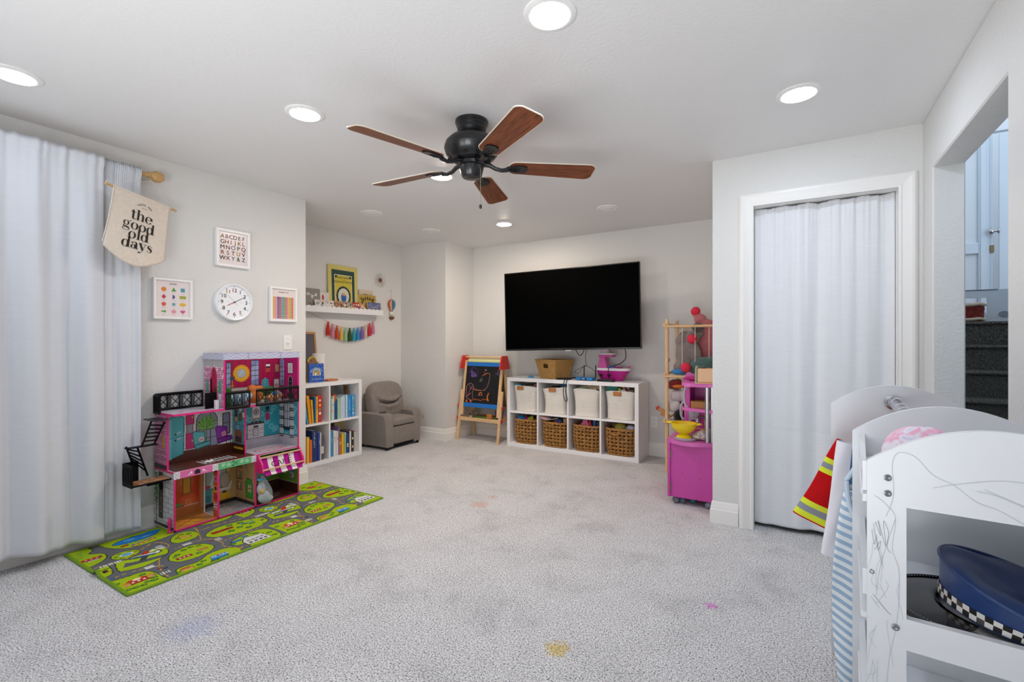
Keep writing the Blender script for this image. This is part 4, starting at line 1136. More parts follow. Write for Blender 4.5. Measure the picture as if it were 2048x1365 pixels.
c.ell(-.012, .082, .012, .014, '#e8e2d4', 3, 14); c.ell(.012, .095, .014, .012, '#c8a45e', 3, 14); c.ell(.0, .115, .02, .008, '#7fa0a4', 3, 12)
c.text('by Sandra Boynton', 0, .026, .014, '#e6eef4', 2, sx=1.0)
c.build('cover', PGLOSS, bb, (0, -.0006, 0), (1, 0, 0), (0, 0, 1))
pt = thing('paper_towel_roll', 'white paper towel roll standing on the bookshelf', 'paper roll', (XB + .20, 3.055, ZT))
MB().lathe([(.02, 0), (.058, 0), (.06, .004), (.06, .276), (.058, .28), (.02, .28), (.02, 0)], 32).build('roll', M('tissue', '#e6e2de', .95, bump=.2, bscale=150), pt)
MB().grid(lambda u, v: (.0605 * math.cos(-2.6 - .9 * u) * (1 + .25 * u * u * (1 - .6 * v)), .0605 * math.sin(-2.6 - .9 * u) * (1 + .1 * u), .002 + .276 * (1 - v)), 10, 14).build('loose_sheet', M('tissue'), pt, 180)
cb_ = thing('chalkboard', 'small wood framed slate leaning on wall above the bookshelf', 'chalkboard', (XB + .085, 2.94, ZT), 0, rot=Euler((-.12, 0, PI / 2), 'XYZ'))
cwd, chh = .40, .50
for (a, b, c1, d) in ((-.2, 0, .2, .022), (-.2, chh - .022, .2, chh), (-.2, .022, -.178, chh - .022), (.178, .022, .2, chh - .022)):
    MB().box(a, -.008, b, c1, .008, d, .002).build('frame_rail', M('light_oak', '#b98750', .5, var=.1, vscale=30), cb_)
MB().box(-.178, -.002, .022, .178, .006, chh - .022).build('slate', M('slate_grey', '#5f5d66', .85, var=.06, vscale=8), cb_)
rb = thing('rainbow_toy', 'small toy rainbow with yellow arch behind blue board book', 'toy', (XB + .235, 2.955, ZT), PI / 2)
for k, (col, rr) in enumerate((('#e0b32c', .048), ('#5f8f5a', .036), ('#c8514a', .026))):
    MB().tube([(rr * math.cos(PI * i / 14), 0, .20 + rr * math.sin(PI * i / 14)) for i in range(15)], .006, 8).build('arch', M('rainbow_%s' % 'abc'[k], col, .5), rb)
MB().box(-.055, -.02, 0, .055, .02, .20, .004).build('stand', M('rainbow_stand', '#8a6a4a', .6), rb)
np_ = MB()
for k in range(4): np_.box(-.07 + .004 * k, -.05, .004 * k, .07 + .002 * k, .05, .0036 + .004 * k, .0005)
np_ = np_.build('paper_pad', M('pad_orange', '#c87a55', .8), None, loc=(XB + .25, 3.14, ZT), rz=PI / 2 + .15)
tag(np_, 'stack of orange craft paper lying on the bookshelf', 'paper')

# ------------------------------------------------------------------ kids' recliner
MCH = M('armchair_microfibre', '#857d77', .85, var=.06, vscale=14, bump=.15, bscale=250, spec=.2, sheen=.15)
ac = thing('armchair', 'small grey childrens recliner armchair with cup holder', 'armchair', (-3.80, 3.945, 0), PI / 2)
aw = .285    # half width; x right, y into the wall
def arm(sx):
    mb = MB(); prof = [(0, .035), (0, .35), (.02, .392), (.06, .40), (.30, .405), (.42, .40), (.44, .38), (.44, .035)]
    nl = 5
    # side profile lofted across the arm, outer side flared at the top
    xs = [0, .012, .05, .092, .104]
    v = []; n = len(prof)
    for i, x in enumerate(xs):
        ed = 0 if i in (1, 2, 3) else .014
        for (y, z) in prof:
            zz = z - (ed if z > .1 else 0); fl_ = .028 * ((z - .035) / .37) * (i / 4)
            v.append((sx * (aw - .104 + x + fl_ - .02), y + (ed if y < .05 else 0), zz))
    f = [tuple(range(n)), tuple(range((nl - 1) * n, nl * n))]
    for i in range(nl - 1):
        for k in range(n):
            k2 = (k + 1) % n; f.append((i * n + k, i * n + k2, (i + 1) * n + k2, (i + 1) * n + k))
    mb.add(v, f); return mb
la = arm(-1).build('armrest', MCH, ac, 40); ra = arm(1).build('armrest', MCH, ac, 40)
MB().lathe([(.0, -.004), (.03, -.004), (.036, .003), (.04, .003), (.041, 0), (.0, -.006)], 24, c=(-aw + .072, .13, .404)).build('cup_holder', M('cup_black', '#17171a', .35), la)
MB().tube(bez([(aw + .012, -.002, .325), (aw + .022, .0, .315), (aw + .026, .004, .295), (aw + .024, .008, .275)], 5), .0022, 6).build('scuff_mark', M('scuff', '#4b4442', .9), ra)
def cushion(x0, x1, y0, y1, z0, z1, r, crown=.0):
    def fn(u, v):
        a, b = u * 2 * PI, (v - .5) * PI
        e = .28
        sg = lambda t: math.copysign(abs(t) ** e, t)
        cx, cy, cz = (x0 + x1) / 2, (y0 + y1) / 2, (z0 + z1) / 2
        px = sg(math.cos(a)) * abs(math.cos(b)) ** e; py = sg(math.sin(a)) * abs(math.cos(b)) ** e; pz = sg(math.sin(b))
        return (cx + px * (x1 - x0) / 2, cy + py * (y1 - y0) / 2, cz + pz * (z1 - z0) / 2 + crown * (1 - px * px) * (1 - py * py) * (pz > 0))
    return MB().grid(fn, 48, 24, cu=True)
cushion(-.182, .182, -.012, .34, .255, .335, .03, .02).build('seat_cushion', MCH, ac, 180)
cushion(-.184, .184, -.004, .07, .055, .25, .03).build('footrest', MCH, ac, 180)
MB().box(-.185, .03, .04, .185, .43, .25, .01).build('seat_base', MCH, ac)
def backc(u, v):
    a = u * 2 * PI; b = (v - .5) * PI
    sg = lambda t, e: math.copysign(abs(t) ** e, t)
    rr_ = min(v, 1 - v) * 2; cb_2 = rr_ ** 2; sb_ = math.copysign(max(0, 1 - cb_2 ** 2) ** .5, v - .5)
    px = sg(math.cos(a), .6) * rr_; pz = sg(math.sin(a), .6) * rr_; py = sg(sb_, .7)
    X_, Z_ = .255 * px, .505 + .222 * pz
    Y_ = .29 + .095 * py + .12 * (Z_ - .3)
    if py < 0:
        s = px / .75; cr = -.10 + .22 * s * s       # smile-shaped tuck
        d = (pz - cr)
        if abs(s) < 1:
            Y_ += .060 * math.exp(-(d / .055) ** 2) * (1 - s * s) ** .35 - .030 * math.exp(-((d - .17) / .13) ** 2) * (1 - s * s) - .014 * math.exp(-((d + .17) / .12) ** 2) * (1 - s * s)
        # centre seams and gathers
        Y_ += .010 * math.exp(-((px + .05 + .1 * (pz - .5) * (pz > 0)) / .022) ** 2) * (1 / (1 + math.exp(-(pz - .5) * 14)) + 1 / (1 + math.exp((pz + .3) * 14)))
        Y_ += .005 * math.sin(22 * px + 3 * pz) * math.exp(-(d / .4) ** 2)
    return (X_, Y_, Z_)
MB().grid(backc, 110, 70, cu=True).build('back_cushion', MCH, ac, 180)
MB().box(-.22, .40, .05, .22, .45, .60, .02).build('back_panel', MCH, ac)
for (x, y) in ((-.24, .03), (.24, .03), (-.24, .41), (.24, .41)):
    MB().lathe([(.016, 0), (.022, .04)], 14, c=(x, y, 0)).build('foot', M('black_plastic', '#121214', .5), ac)
MB().box(-.25, .02, .028, .25, .43, .042).build('base_cloth', M('black_cloth', '#141416', .95), ac)
# ================================================================== TELEVISION WALL
# ------------------------------------------------------------------ television on an arm
a_tv = math.atan2(4.61 - 4.46, -1.30 + 2.77)
tv = thing('television', 'large black flat screen television mounted above the cube shelf', 'television', (-2.035, 4.535, 1.5355), 0, rot=Euler((0, -.023, a_tv), 'XYZ'))
TVW, TVH = 1.478, .859
mbz = M('tv_bezel', '#08080a', .18, spec=.5); msc = M('tv_screen', '#010101', .45, spec=.02)
w2, h2 = TVW / 2, TVH / 2
for (a, b, c1, d) in ((-w2, h2 - .012, w2, h2), (-w2, -h2, w2, -h2 + .02), (-w2, -h2 + .02, -w2 + .012, h2 - .012), (w2 - .012, -h2 + .02, w2, h2 - .012)):
    MB().box(a, -.022, b, c1, .03, d, .003).build('bezel', mbz, tv)
MB().box(-w2 + .012, -.016, -h2 + .02, w2 - .012, .0, h2 - .012).build('screen', msc, tv, 0)
MB().box(-w2 + .006, .02, -h2 + .006, w2 - .006, .035, h2 - .006, .006).box(-w2 * .6, .03, -h2 * .7, w2 * .6, .07, h2 * .5, .02).build('back_shell', M('tv_back', '#0c0c0e', .5), tv)
MB().box(-.045, -.020, -h2 - .012, .025, .01, -h2 + .002, .002).build('sensor_bar', M('tv_silver', '#b9bbbe', .3, .6), tv)
mn = thing('tv_mount', 'black articulated wall mount arm behind the television', 'tv mount', (-1.95, YT, 1.53))
MB().box(-.12, -.03, -.2, .12, 0, .2, .003).build('wall_plate', mbz, mn)
MB().box(-.03, -.34, -.04, .03, -.03, .04, .004).build('arm', mbz, mn)
MB().box(-.2, -.36, -.15, .2, -.335, .15, .004, T=Matrix.Rotation(a_tv, 4, 'Z')).build('tv_plate', mbz, mn)

# ------------------------------------------------------------------ white cube shelf (4 x 2)
KX0, KX1, KY, KH, KD = -2.834, -1.318, 4.59, .782, .372
KC = (KX0 + KX1) / 2; KW = KX1 - KX0
ks = thing('cube_shelf', 'long white four by two cube shelf under the television', 'shelf', (KC, KY, 0))
hw = KW / 2
MB().box(-hw, 0, 0, -hw + .04, KD, KH, .002).build('side_panel', MWHITE, ks)
MB().box(hw - .04, 0, 0, hw, KD, KH, .002).build('side_panel', MWHITE, ks)
MB().box(-hw + .04, 0, KH - .04, hw - .04, KD, KH, .002).build('top_panel', MWHITE, ks)
MB().box(-hw + .04, 0, 0, hw - .04, KD, .04, .002).build('bottom_panel', MWHITE, ks)
CW = (KW - .08 - .018 * 3) / 4
XS = [-hw + .04 + (CW + .018) * i for i in range(4)]         # left edge of each column
for i in range(3): MB().box(XS[i] + CW, .002, .04, XS[i] + CW + .018, KD, KH - .04, .001).build('divider', MWHITE, ks)
for i in range(4): MB().box(XS[i], .003, KH / 2 - .009, XS[i] + CW, KD, KH / 2 + .009, .001).build('shelf', MWHITE, ks)
XC = [KC + x + CW / 2 for x in XS]                            # world centre of columns
ZU, ZL2 = KH / 2 + .0095, .0405
POS = ['first', 'second', 'third', 'fourth']

# rope bins: coiled rope rings, soft and a little slumped
MROPE = M('cotton_rope', '#e4dfd6', .95, bump=.5, bscale=260, spec=.05, var=.03, vscale=20)
MTAG = M('tan_leather', '#b0713f', .6, var=.08, vscale=30)
def rope_bin(x, label, slump, tag_on, seed):
    t = thing('rope_bin', label, 'storage bin', (x, KY + .172, ZU), 0, 'white rope bins in the upper cubbies')
    r = random.Random(seed); p1, p2 = r.uniform(0, 6), r.uniform(0, 6)
    hgt = .276; n = 21
    def ring(v, a):
        wx = .132 + .024 * v - slump * .018 * (1 - v) * v * 3; wy = .122 + .022 * v
        e = .42
        x_ = math.copysign(abs(math.cos(a)) ** e, math.cos(a)) * wx; y_ = math.copysign(abs(math.sin(a)) ** e, math.sin(a)) * wy
        k = 1 + .025 * slump * math.sin(2 * a + p1) * math.sin(4 * v + p2)
        return x_ * k + .008 * slump * (v - .5), y_ * k
    def fn(u, v):
        a = 2 * PI * u
        bx, by = ring(v, a)
        rib = .0032 * abs(math.sin(PI * n * v))
        s = 1 + rib / .13
        sag = .012 * slump * math.sin(2 * a + p2) * v * v
        return (bx * s, by * s, .004 + hgt * v + sag)
    MB().grid(fn, 64, n * 4, cu=True).grid(lambda u, v: (lambda q: (q[0] * .955, q[1] * .955, .012 + hgt * v + .012 * slump * math.sin(4 * PI * u + p2) * v * v))(ring(v, 2 * PI * u)), 64, 12, cu=True).build('woven_body', MROPE, t, 180)
    MB().prism([ (ring(.02, 2 * PI * i / 40)) for i in range(40)], .002, .014).build('base', MROPE, t)
    MB().tube([(ring(1, 2 * PI * i / 64)[0] * .98, ring(1, 2 * PI * i / 64)[1] * .98, .004 + hgt + .012 * slump * math.sin(4 * PI * i / 64 + p2)) for i in range(64)], .0065, 8, closed=True).build('rim', MROPE, t)
    if tag_on:
        c = .02 * (1 if seed % 2 else -1) - .03
        MB().box(c - .042, -.158, hgt - .030, c + .042, -.150, hgt + .012, .003, T=Matrix.Rotation(.0, 4, 'Z')).build('leather_handle', MTAG, t)
    return t
rope_bin(XC[0], 'white rope bin with tan handle in first upper cubby', .5, True, 2)
rope_bin(XC[1] + .0, 'white rope bin with tan handle in second upper cubby', 1.2, True, 3)
rope_bin(XC[2], 'white rope bin without handle showing, in third upper cubby', .9, False, 6)
rope_bin(XC[3], 'white rope bin with tan handle in fourth upper cubby', .6, True, 5)

# woven baskets: real over-under weave
MRATT = M('water_hyacinth', '#a87a45', .75, var=.28, vscale=45, bump=.6, bscale=220, spec=.25)
MRATD = M('basket_dark', '#2a1d12', .9)
def weave_mesh():
    mb = MB(); r = random.Random(5)
    W, D, HH, rc = .286, .272, .27, .075
    base = rrect(W, D, rc, 10)
    # resample the outline evenly
    P = base + [base[0]]; ln = [0]
    for a, b in zip(P[:-1], P[1:]): ln.append(ln[-1] + math.hypot(b[0] - a[0], b[1] - a[1]))
    def at(t):
        t = (t % 1) * ln[-1]
        for i in range(len(ln) - 1):
            if ln[i] <= t <= ln[i + 1]:
                k = (t - ln[i]) / max(ln[i + 1] - ln[i], 1e-9)
                return P[i][0] + (P[i + 1][0] - P[i][0]) * k, P[i][1] + (P[i + 1][1] - P[i][1]) * k
        return P[-1]
    ns = 24; rows = 6; amp = .0065
    def shape(t, z):
        x, y = at(t); v = z / HH
        k = .90 + .12 * math.sin(min(1, v * 1.6) * PI / 2) + .0 * v - .02 * max(0, v - .7)
        return x * k, y * k
    def outn(t):
        a, b = at(t - .002), at(t + .002); dx, dy = b[0] - a[0], b[1] - a[1]; l = math.hypot(dx, dy)
        return dy / l, -dx / l
    def pt(t, z, off):
        x, y = shape(t, z); nx, ny = outn(t); return (x + nx * off, y + ny * off, z)
    for j in range(rows):
        zc = .018 + (HH - .045) * (j + .5) / rows
        for dz in (-.0058, .0058):
            ph = r.uniform(-.08, .08)
            pts = [pt(i / (ns * 4), zc + dz + .0012 * math.sin(i * .7 + j * 3 + dz * 900), amp * math.sin(PI * (i / 4 + j)) * 1.0 + ph * .004) for i in range(ns * 4)]
            mb.tube(pts, .0058, 5, closed=True, flat=.8)
    for k in range(ns):
        t = (k + .5) / ns
        for dt in (-.0055, .0055):
            pts = []
            for i in range(rows * 3 + 1):
                z = .006 + (HH - .02) * i / (rows * 3)
                j = (z - .018) / (HH - .045) * rows - .5
                pts.append(pt(t + dt, z, -amp * math.cos(PI * j) * (1 if k % 2 == 0 else -1)))
            mb.tube(pts, .0056, 5, flat=.8)
    for z, q in ((.010, .0), (HH - .012, .003), (HH - .002, .002)):
        for o in (-.004, .004):
            mb.tube([pt(i / 120, z + .002 * math.sin(i * 1.3 + o * 800), o + q) for i in range(120)], .0065, 6, closed=True)
    return mb
wv = None
def woven_basket(x, label, handle):
    global wv
    t = thing('woven_basket', label, 'basket', (x, KY + .162, ZL2), 0, 'woven baskets in the lower cubbies')
    if wv is None:
        wv = weave_mesh().build('woven_body', MRATT, t, 60)
    else:
        o = wv.copy(); COL.objects.link(o); o.parent = t
    MB().prism(rrect(.25, .235, .07, 6), .004, .012).build('base', MRATT, t)
    if handle:
        c = -.03
        MB().tube(bez([(c - .058, -.142, .262), (c - .05, -.15, .235), (c - .02, -.154, .212), (c + .02, -.154, .212), (c + .05, -.15, .235), (c + .058, -.142, .262)], 5), [.006] * 26, 8).build('handle', MRATT, t)
    else:
        c = -.04
        MB().tube(bez([(c - .055, -.142, .262), (c - .03, -.148, .244), (c, -.15, .238), (c + .03, -.148, .244), (c + .055, -.142, .262)], 5), .006, 8).build('handle', MRATT, t)
woven_basket(XC[0], 'woven basket of coloured blocks in first lower cubby', False)
woven_basket(XC[1], 'woven basket holding dark toys and a pale pink plush, second lower cubby', False)
woven_basket(XC[2], 'woven basket holding a pink toy case in third lower cubby', False)
woven_basket(XC[3], 'woven basket with looped handle down in fourth lower cubby', True)

# ------------------------------------------------------------------ contents: simple toys, each its own
def solid(name, label, cat, mb, mat, loc, rz=0, group=None, smooth=30, rot=None):
    o = mb.build(name, mat, None, smooth, loc)
    o.rotation_euler = rot if rot else (0, 0, rz)
    return tag(o, label, cat, group)
def toyM(col, r=.45): return M('toy_' + col, col, r, spec=.45)
def block(c): return MB().box(-c[0] / 2, -c[1] / 2, -c[2] / 2, c[0] / 2, c[1] / 2, c[2] / 2, .004)
G1 = 'toys in the first lower basket'
def inb(col, dx, dy, dz, upper=False): return (XC[col] + dx, KY + .165 + dy, (ZU if upper else ZL2) + dz)
solid('toy_block', 'bright blue square toy tile at left of first basket', 'toy', block((.085, .075, .012)), toyM('#2f8fd6'), inb(0, -.075, -.07, .275), 0, G1, rot=(.5, .3, .4))
solid('toy_block', 'magenta toy block in the middle of first basket', 'toy', block((.075, .06, .03)), toyM('#c2307c'), inb(0, .0, -.05, .265), 0, G1, rot=(.3, .2, .2))
solid('toy_block', 'lime yellow toy block in first basket', 'toy', block((.07, .06, .02)), toyM('#b9c82e'), inb(0, .045, -.07, .275), 0, G1, rot=(.6, -.5, .3))
solid('toy_block', 'red flat toy block at right of first basket', 'toy', block((.09, .05, .02)), toyM('#c8362e'), inb(0, .09, -.06, .262), 0, G1, rot=(.2, -.2, .1))
solid('toy_block', 'dark green toy block at the back of first basket', 'toy', block((.06, .08, .03)), toyM('#2d6a4c'), inb(0, .09, .03, .275), 0, G1, rot=(.2, .4, .6))
solid('toy_block', 'dark plum toy block behind the yellow block in first basket', 'toy', block((.1, .05, .03)), toyM('#5a3048'), inb(0, -.01, .03, .28), 0, G1, rot=(.1, .2, .2))
for k, (dx, dz, col) in enumerate(((-.09, .13, '#e0b52c'), (.03, .12, '#3c9ac8'), (-.09, .08, '#3f86b8'), (.06, .13, '#c23c34'), (-.02, .2, '#3c7a4a'))):
    solid('toy_block', ('yellow', 'light blue', 'deep blue', 'red', 'green')[k] + ' toy block glimpsed through the weave of first basket', 'toy', block((.04, .03, .045)), toyM(col), inb(0, dx, -.085, dz), .3 * k, G1)
G2 = 'toys in the second lower basket'
pk = thing('plush_toy', 'pale pink plush ear flopping over edge of second lower basket', 'plush toy', inb(1, -.115, -.10, .30), .2, G2)
blob('body', [((0, 0, 0), (.05, .03, .022), (0, .25, 0)), ((-.045, -.005, .012), (.022, .018, .016)), ((.03, .02, -.005), (.03, .03, .02))], M('pink_plush', '#d9b3ae', .95, bump=.6, bscale=300), pk, .006)
solid('toy_car', 'dark grey toy car on top of the second lower basket', 'toy', MB().box(-.06, -.03, -.012, .06, .03, .014, .008).box(-.03, -.026, .01, .03, .026, .036, .01), toyM('#3a3a3c'), inb(1, -.02, -.02, .285), .4, G2)
solid('toy_stick', 'white toy rod lying over the second lower basket', 'toy', MB().cyl((-.05, 0, 0), (.05, 0, .012), .005), toyM('#d4d2cf'), inb(1, -.03, -.075, .292), .5, G2)
solid('toy_block', 'royal blue toy block in the second lower basket', 'toy', MB().ell((0, 0, 0), (.028, .022, .025), 16, 10), toyM('#2450a8'), inb(1, .035, -.06, .275), .2, G2)
solid('toy_block', 'red toy block beside royal blue one in second lower basket', 'toy', block((.03, .03, .03)), toyM('#b92f34'), inb(1, .0, -.075, .268), .5, G2)
solid('toy_block', 'brown wooden toy block at right of second lower basket', 'toy', block((.055, .05, .07)), MPINE, inb(1, .105, -.03, .275), .1, G2)
G3 = 'toys in the third lower basket'
solid('toy_case', 'pink toy case slanting out of the third lower basket', 'toy', MB().prism([(-.09, -.05), (.02, -.05), (.03, .035), (-.02, .045)], -.06, .06, T=RX90), toyM('#d66a8e'), inb(2, -.0, -.03, .29), 0, G3)
solid('toy_book', 'crimson toy book leaning in the third lower basket', 'toy', block((.03, .12, .10)), toyM('#b8344c'), inb(2, .035, -.03, .285), 0, G3, rot=(0, -.35, 0))
solid('toy_book', 'dark blue toy book at right of third lower basket', 'toy', block((.03, .14, .11)), toyM('#2a5c8c'), inb(2, .085, -.02, .275), 0, G3, rot=(0, .08, 0))
solid('toy_book', 'navy toy book at far right of third lower basket', 'toy', block((.04, .13, .10)), toyM('#27304a'), inb(2, .125, -.02, .265), 0, G3)
G4 = 'toys in the fourth lower basket'
solid('toy_ball', 'olive yellow soft ball in the fourth lower basket', 'toy', MB().ell((0, 0, 0), (.062, .055, .05), 22, 14), toyM('#a39a45', .8), inb(3, -.01, -.04, .27), 0, G4)
solid('toy_block', 'brown toy block at back left of fourth lower basket', 'toy', block((.07, .06, .06)), toyM('#7a4a2c'), inb(3, -.085, .03, .275), .2, G4)
solid('toy_ball', 'white and blue toy ball at right of fourth lower basket', 'toy', MB().ell((0, 0, 0), (.045, .04, .038), 20, 12).box(-.042, -.04, -.006, .046, .03, .004), toyM('#c9ced8'), inb(3, .10, -.05, .27), 0, G4)
solid('toy_block', 'navy toy piece in front of the white ball, fourth lower basket', 'toy', MB().prism([(-.04, -.018), (.04, -.018), (.03, .012), (-.02, .018)], -.02, .02, T=RX90), toyM('#2a3668'), inb(3, .095, -.10, .255), 0, G4)
for k, (dx, dz) in enumerate(((.04, .15), (.06, .10))): solid('toy_block', ('pale blue', 'mid blue')[k] + ' toy piece glimpsed through the fourth basket weave', 'toy', block((.05, .03, .04)), toyM(('#5b8cae', '#3f78a8')[k]), inb(3, dx, -.085, dz), .2, G4)
GU = 'things in the upper rope bins'
solid('toy_tray', 'grey folded felt inside the first upper rope bin', 'toy', MB().box(-.11, -.1, -.06, .12, .1, .01, .02), M('felt_grey', '#8d8581', .95), inb(0, .01, .0, .285, True), 0, GU, rot=(.12, -.05, 0))
solid('toy_piece', 'teal toy piece at left edge of first upper rope bin', 'toy', MB().box(-.035, -.03, -.02, .035, .03, .015, .008), toyM('#3a9fb4'), inb(0, -.105, -.085, .29, True), .2, GU)
solid('toy_piece', 'dusty rose toy piece at right of first upper rope bin', 'toy', MB().ell((0, 0, 0), (.028, .025, .02)), toyM('#8a5a66', .8), inb(0, .115, -.07, .298, True), .2, GU)
solid('toy_piece', 'dark brown toys inside the second upper rope bin', 'toy', MB().box(-.05, -.04, -.02, .05, .04, .02, .012), toyM('#3a2c26', .7), inb(1, -.02, -.03, .28, True), .2, GU)
solid('toy_bucket', 'dark teal blue bucket standing in second upper rope bin', 'toy', MB().lathe([(.0, -.05), (.052, -.05), (.06, .06), (.056, .06), (.05, -.04), (0, -.04)], 26), toyM('#23628a'), inb(1, .095, -.02, .30, True), 0, GU)
ps = thing('plush_toy', 'pale green and white plush heaped in third upper rope bin', 'plush toy', inb(2, -.06, -.03, .285, True), 0, GU)
blob('body', [((0, 0, 0), (.06, .05, .03)), ((.03, .02, .01), (.04, .04, .03))], M('mint_plush', '#c3cdb4', .95, bump=.6, bscale=260, var=.1, vscale=30), ps, .007)
ps = thing('plush_toy', 'cream teddy plush heaped at right of third upper rope bin', 'plush toy', inb(2, .07, -.03, .30, True), 0, GU)
blob('body', [((0, 0, 0), (.07, .05, .032)), ((-.055, -.01, .014), (.026, .022, .022)), ((.05, .01, .01), (.04, .04, .03)), ((.03, -.075, -.03), (.022, .02, .04))], M('cream_plush', '#cbb793', .95, bump=.6, bscale=260), ps, .007)
solid('toy_box', 'green cardboard box poking out of fourth upper rope bin', 'toy', MB().box(-.06, -.05, -.04, .045, .05, .04, .002), M('green_card', '#1f7a66', .5), inb(3, -.085, -.03, .315, True), 0, GU, rot=(0, -.6, .1))
for k, (dx, tilt, col, nm) in enumerate(((.03, -.55, '#d9c24a', 'yellow'), (.045, -.6, '#a03448', 'dark red'), (.075, -.5, '#e2e2e2', 'white'), (.09, -.45, '#5e6470', 'grey'))):
    solid('marker_pen', nm + ' pen slanting out of the fourth upper rope bin', 'pen', MB().cyl((0, 0, -.05), (0, 0, .05), .007, n=12).cyl((0, 0, .05), (0, 0, .062), .004), toyM(col), inb(3, dx, -.05, .315, True), 0, GU, rot=(0, tilt, 0))
solid('toy_piece', 'yellow tube cap in the fourth upper rope bin', 'toy', MB().cyl((0, 0, -.015), (0, 0, .02), .012, n=14), toyM('#d4c23a'), inb(3, -.005, -.09, .30, True), 0, GU)
solid('toy_piece', 'white crumpled wrapper in the fourth upper rope bin', 'toy', MB().ell((0, 0, 0), (.03, .02, .014), 9, 6), toyM('#d9dade'), inb(3, .035, -.09, .296, True), 0, GU)
solid('toy_piece', 'brown toy piece at right of the fourth upper rope bin', 'toy', MB().box(-.03, -.03, -.02, .03, .03, .02, .006), toyM('#6b4a34'), inb(3, .105, -.07, .29, True), .3, GU)

# ------------------------------------------------------------------ on top of the cube shelf
KT = KH + .0008
MWICK = M('seagrass', '#b08a52', .8, spec=.15)
def wicker_mat():
    m = M('seagrass_weave', '#b58d55', .8, spec=.2); nt = m.node_tree; N = nt.nodes; L = nt.links; b = N['Principled BSDF']
    tc = N.new('ShaderNodeTexCoord'); mp = N.new('ShaderNodeMapping'); mp.inputs['Rotation'].default_value = (PI / 2, 0, 0)
    br = N.new('ShaderNodeTexBrick'); br.inputs['Scale'].default_value = 60; br.inputs['Mortar Size'].default_value = .03; br.inputs['Brick Width'].default_value = .9; br.inputs['Row Height'].default_value = .42
    br.inputs['Color1'].default_value = (*C('#c09a60'), 1); br.inputs['Color2'].default_value = (*C('#a07a44'), 1); br.inputs['Mortar'].default_value = (*C('#5e4424'), 1)
    L.new(tc.outputs['UV'], mp.inputs[0]); L.new(tc.outputs['Object'], mp.inputs[0]); L.new(mp.outputs[0], br.inputs[0]); L.new(br.outputs[0], b.inputs['Base Color'])
    bp = N.new('ShaderNodeBump'); bp.inputs['Strength'].default_value = .6; bp.inputs['Distance'].default_value = .004; L.new(br.outputs['Fac'], bp.inputs['Height']); bp.invert = True; L.new(bp.outputs[0], b.inputs['Normal'])
    return m
MWK = wicker_mat()
tb_ = thing('storage_basket', 'tapered seagrass basket with cut-out handle on top of cube shelf', 'basket', (-2.315, 4.76, KT), math.radians(-24))
def bk_side(w0, w1, y0, y1, hh, hole):
    """one sloping side: bottom width w0 at y0, top width w1 at y1, with an optional handle hole; woven rows stand proud"""
    mb = MB(); rows = 16
    hx, hz0, hz1 = .042, .115, .162
    for i in range(rows):
        z0, z1 = hh * i / rows, hh * (i + 1) / rows
        a0, a1 = w0 + (w1 - w0) * z0 / hh, w0 + (w1 - w0) * z1 / hh
        ya, yb = y0 + (y1 - y0) * z0 / hh, y0 + (y1 - y0) * z1 / hh
        segs = [(-1, 1)] if not (hole and z0 + .004 >= hz0 - .006 and z1 - .004 <= hz1 + .006) else [(-1, -hx), (hx, 1)]
        for (s0, s1) in segs:
            xa = -a0 / 2 if s0 == -1 else s0; xb = a0 / 2 if s1 == 1 else s1
            n = max(2, int((xb - xa) / .011))
            pts = [(xa + (xb - xa) * k / n, (ya + yb) / 2 + .0026 * (1 if (k + i) % 2 else -1), (z0 + z1) / 2) for k in range(n + 1)]
            mb.tube(pts, hh / rows * .56, 6, flat=.55)
    return mb
BHt = .205
for k, (w0, w1, y0, y1) in enumerate(((.255, .345, .10, .135), (.20, .27, .128, .172))):
    for q in (0, 1):
        sd = bk_side(w0, w1, -y0, -y1, BHt, k == 0).build('woven_side', M('seagrass_strand', '#b28a52', .8, var=.22, vscale=70, spec=.2), tb_, 50)
        sd.rotation_euler = (0, 0, PI * q + (PI / 2 if k else 0))
MB().box(-.127, -.1, 0, .127, .1, .006).build('base', MWK, tb_)
MB().tube([(-.173, -.136, BHt), (.173, -.136, BHt), (.173, .136, BHt), (-.173, .136, BHt)], .0075, 8, closed=True).build('rim', M('seagrass_strand'), tb_)
rc = thing('remote_control', 'black remote control lying beside seagrass basket', 'remote control', (-2.145, 4.645, KT), .55)
MB().box(-.078, -.022, 0, .078, .022, .018, .006).build('body', M('remote_black', '#1d1d1f', .4), rc)
cv2 = Canvas()
for i in range(8):
    for j in range(3): cv2.ell(-.06 + .016 * i, -.012 + .012 * j, .0035, .0035, '#4a4a4e', 1, 8)
cv2.build('buttons', PRINT, rc, (0, 0, .0182), (1, 0, 0), (0, 1, 0))
ro = thing('router', 'small bright blue router with two black antennas', 'router', (-1.905, 4.68, KT), -.05)
MRB = M('router_blue', '#2b86c8', .35, spec=.45)
MB().box(-.095, -.055, .004, .095, .055, .034, .006).build('case', MRB, ro)
MB().box(-.035, -.0575, .009, .03, -.054, .029, .001).build('front_panel', M('router_navy', '#17365c', .3), ro)
MB().box(-.02, -.059, .016, .012, -.057, .023).build('badge', M('router_badge', '#cfe6f4', .4), ro)
for x in (-.045, .088):
    an = MB().cyl((x, .05, .03), (x, .052, .155), .006, .0055, n=12).ell((x, .052, .155), .0055, 10, 6).build('antenna', M('antenna_black', '#141416', .45), ro)
bx2 = thing('streaming_box', 'flat black set top box lying in front of the toy boat', 'set top box', (-1.675, 4.655, KT), .02)
MB().prism(rrect(.175, .09, .02, 6), 0, .022).build('case', M('settop_black', '#1a1b1d', .35), bx2)
MB().prism(rrect(.15, .068, .014, 5), .022, .0235).build('lid', M('settop_grey', '#3b3c3f', .5), bx2)
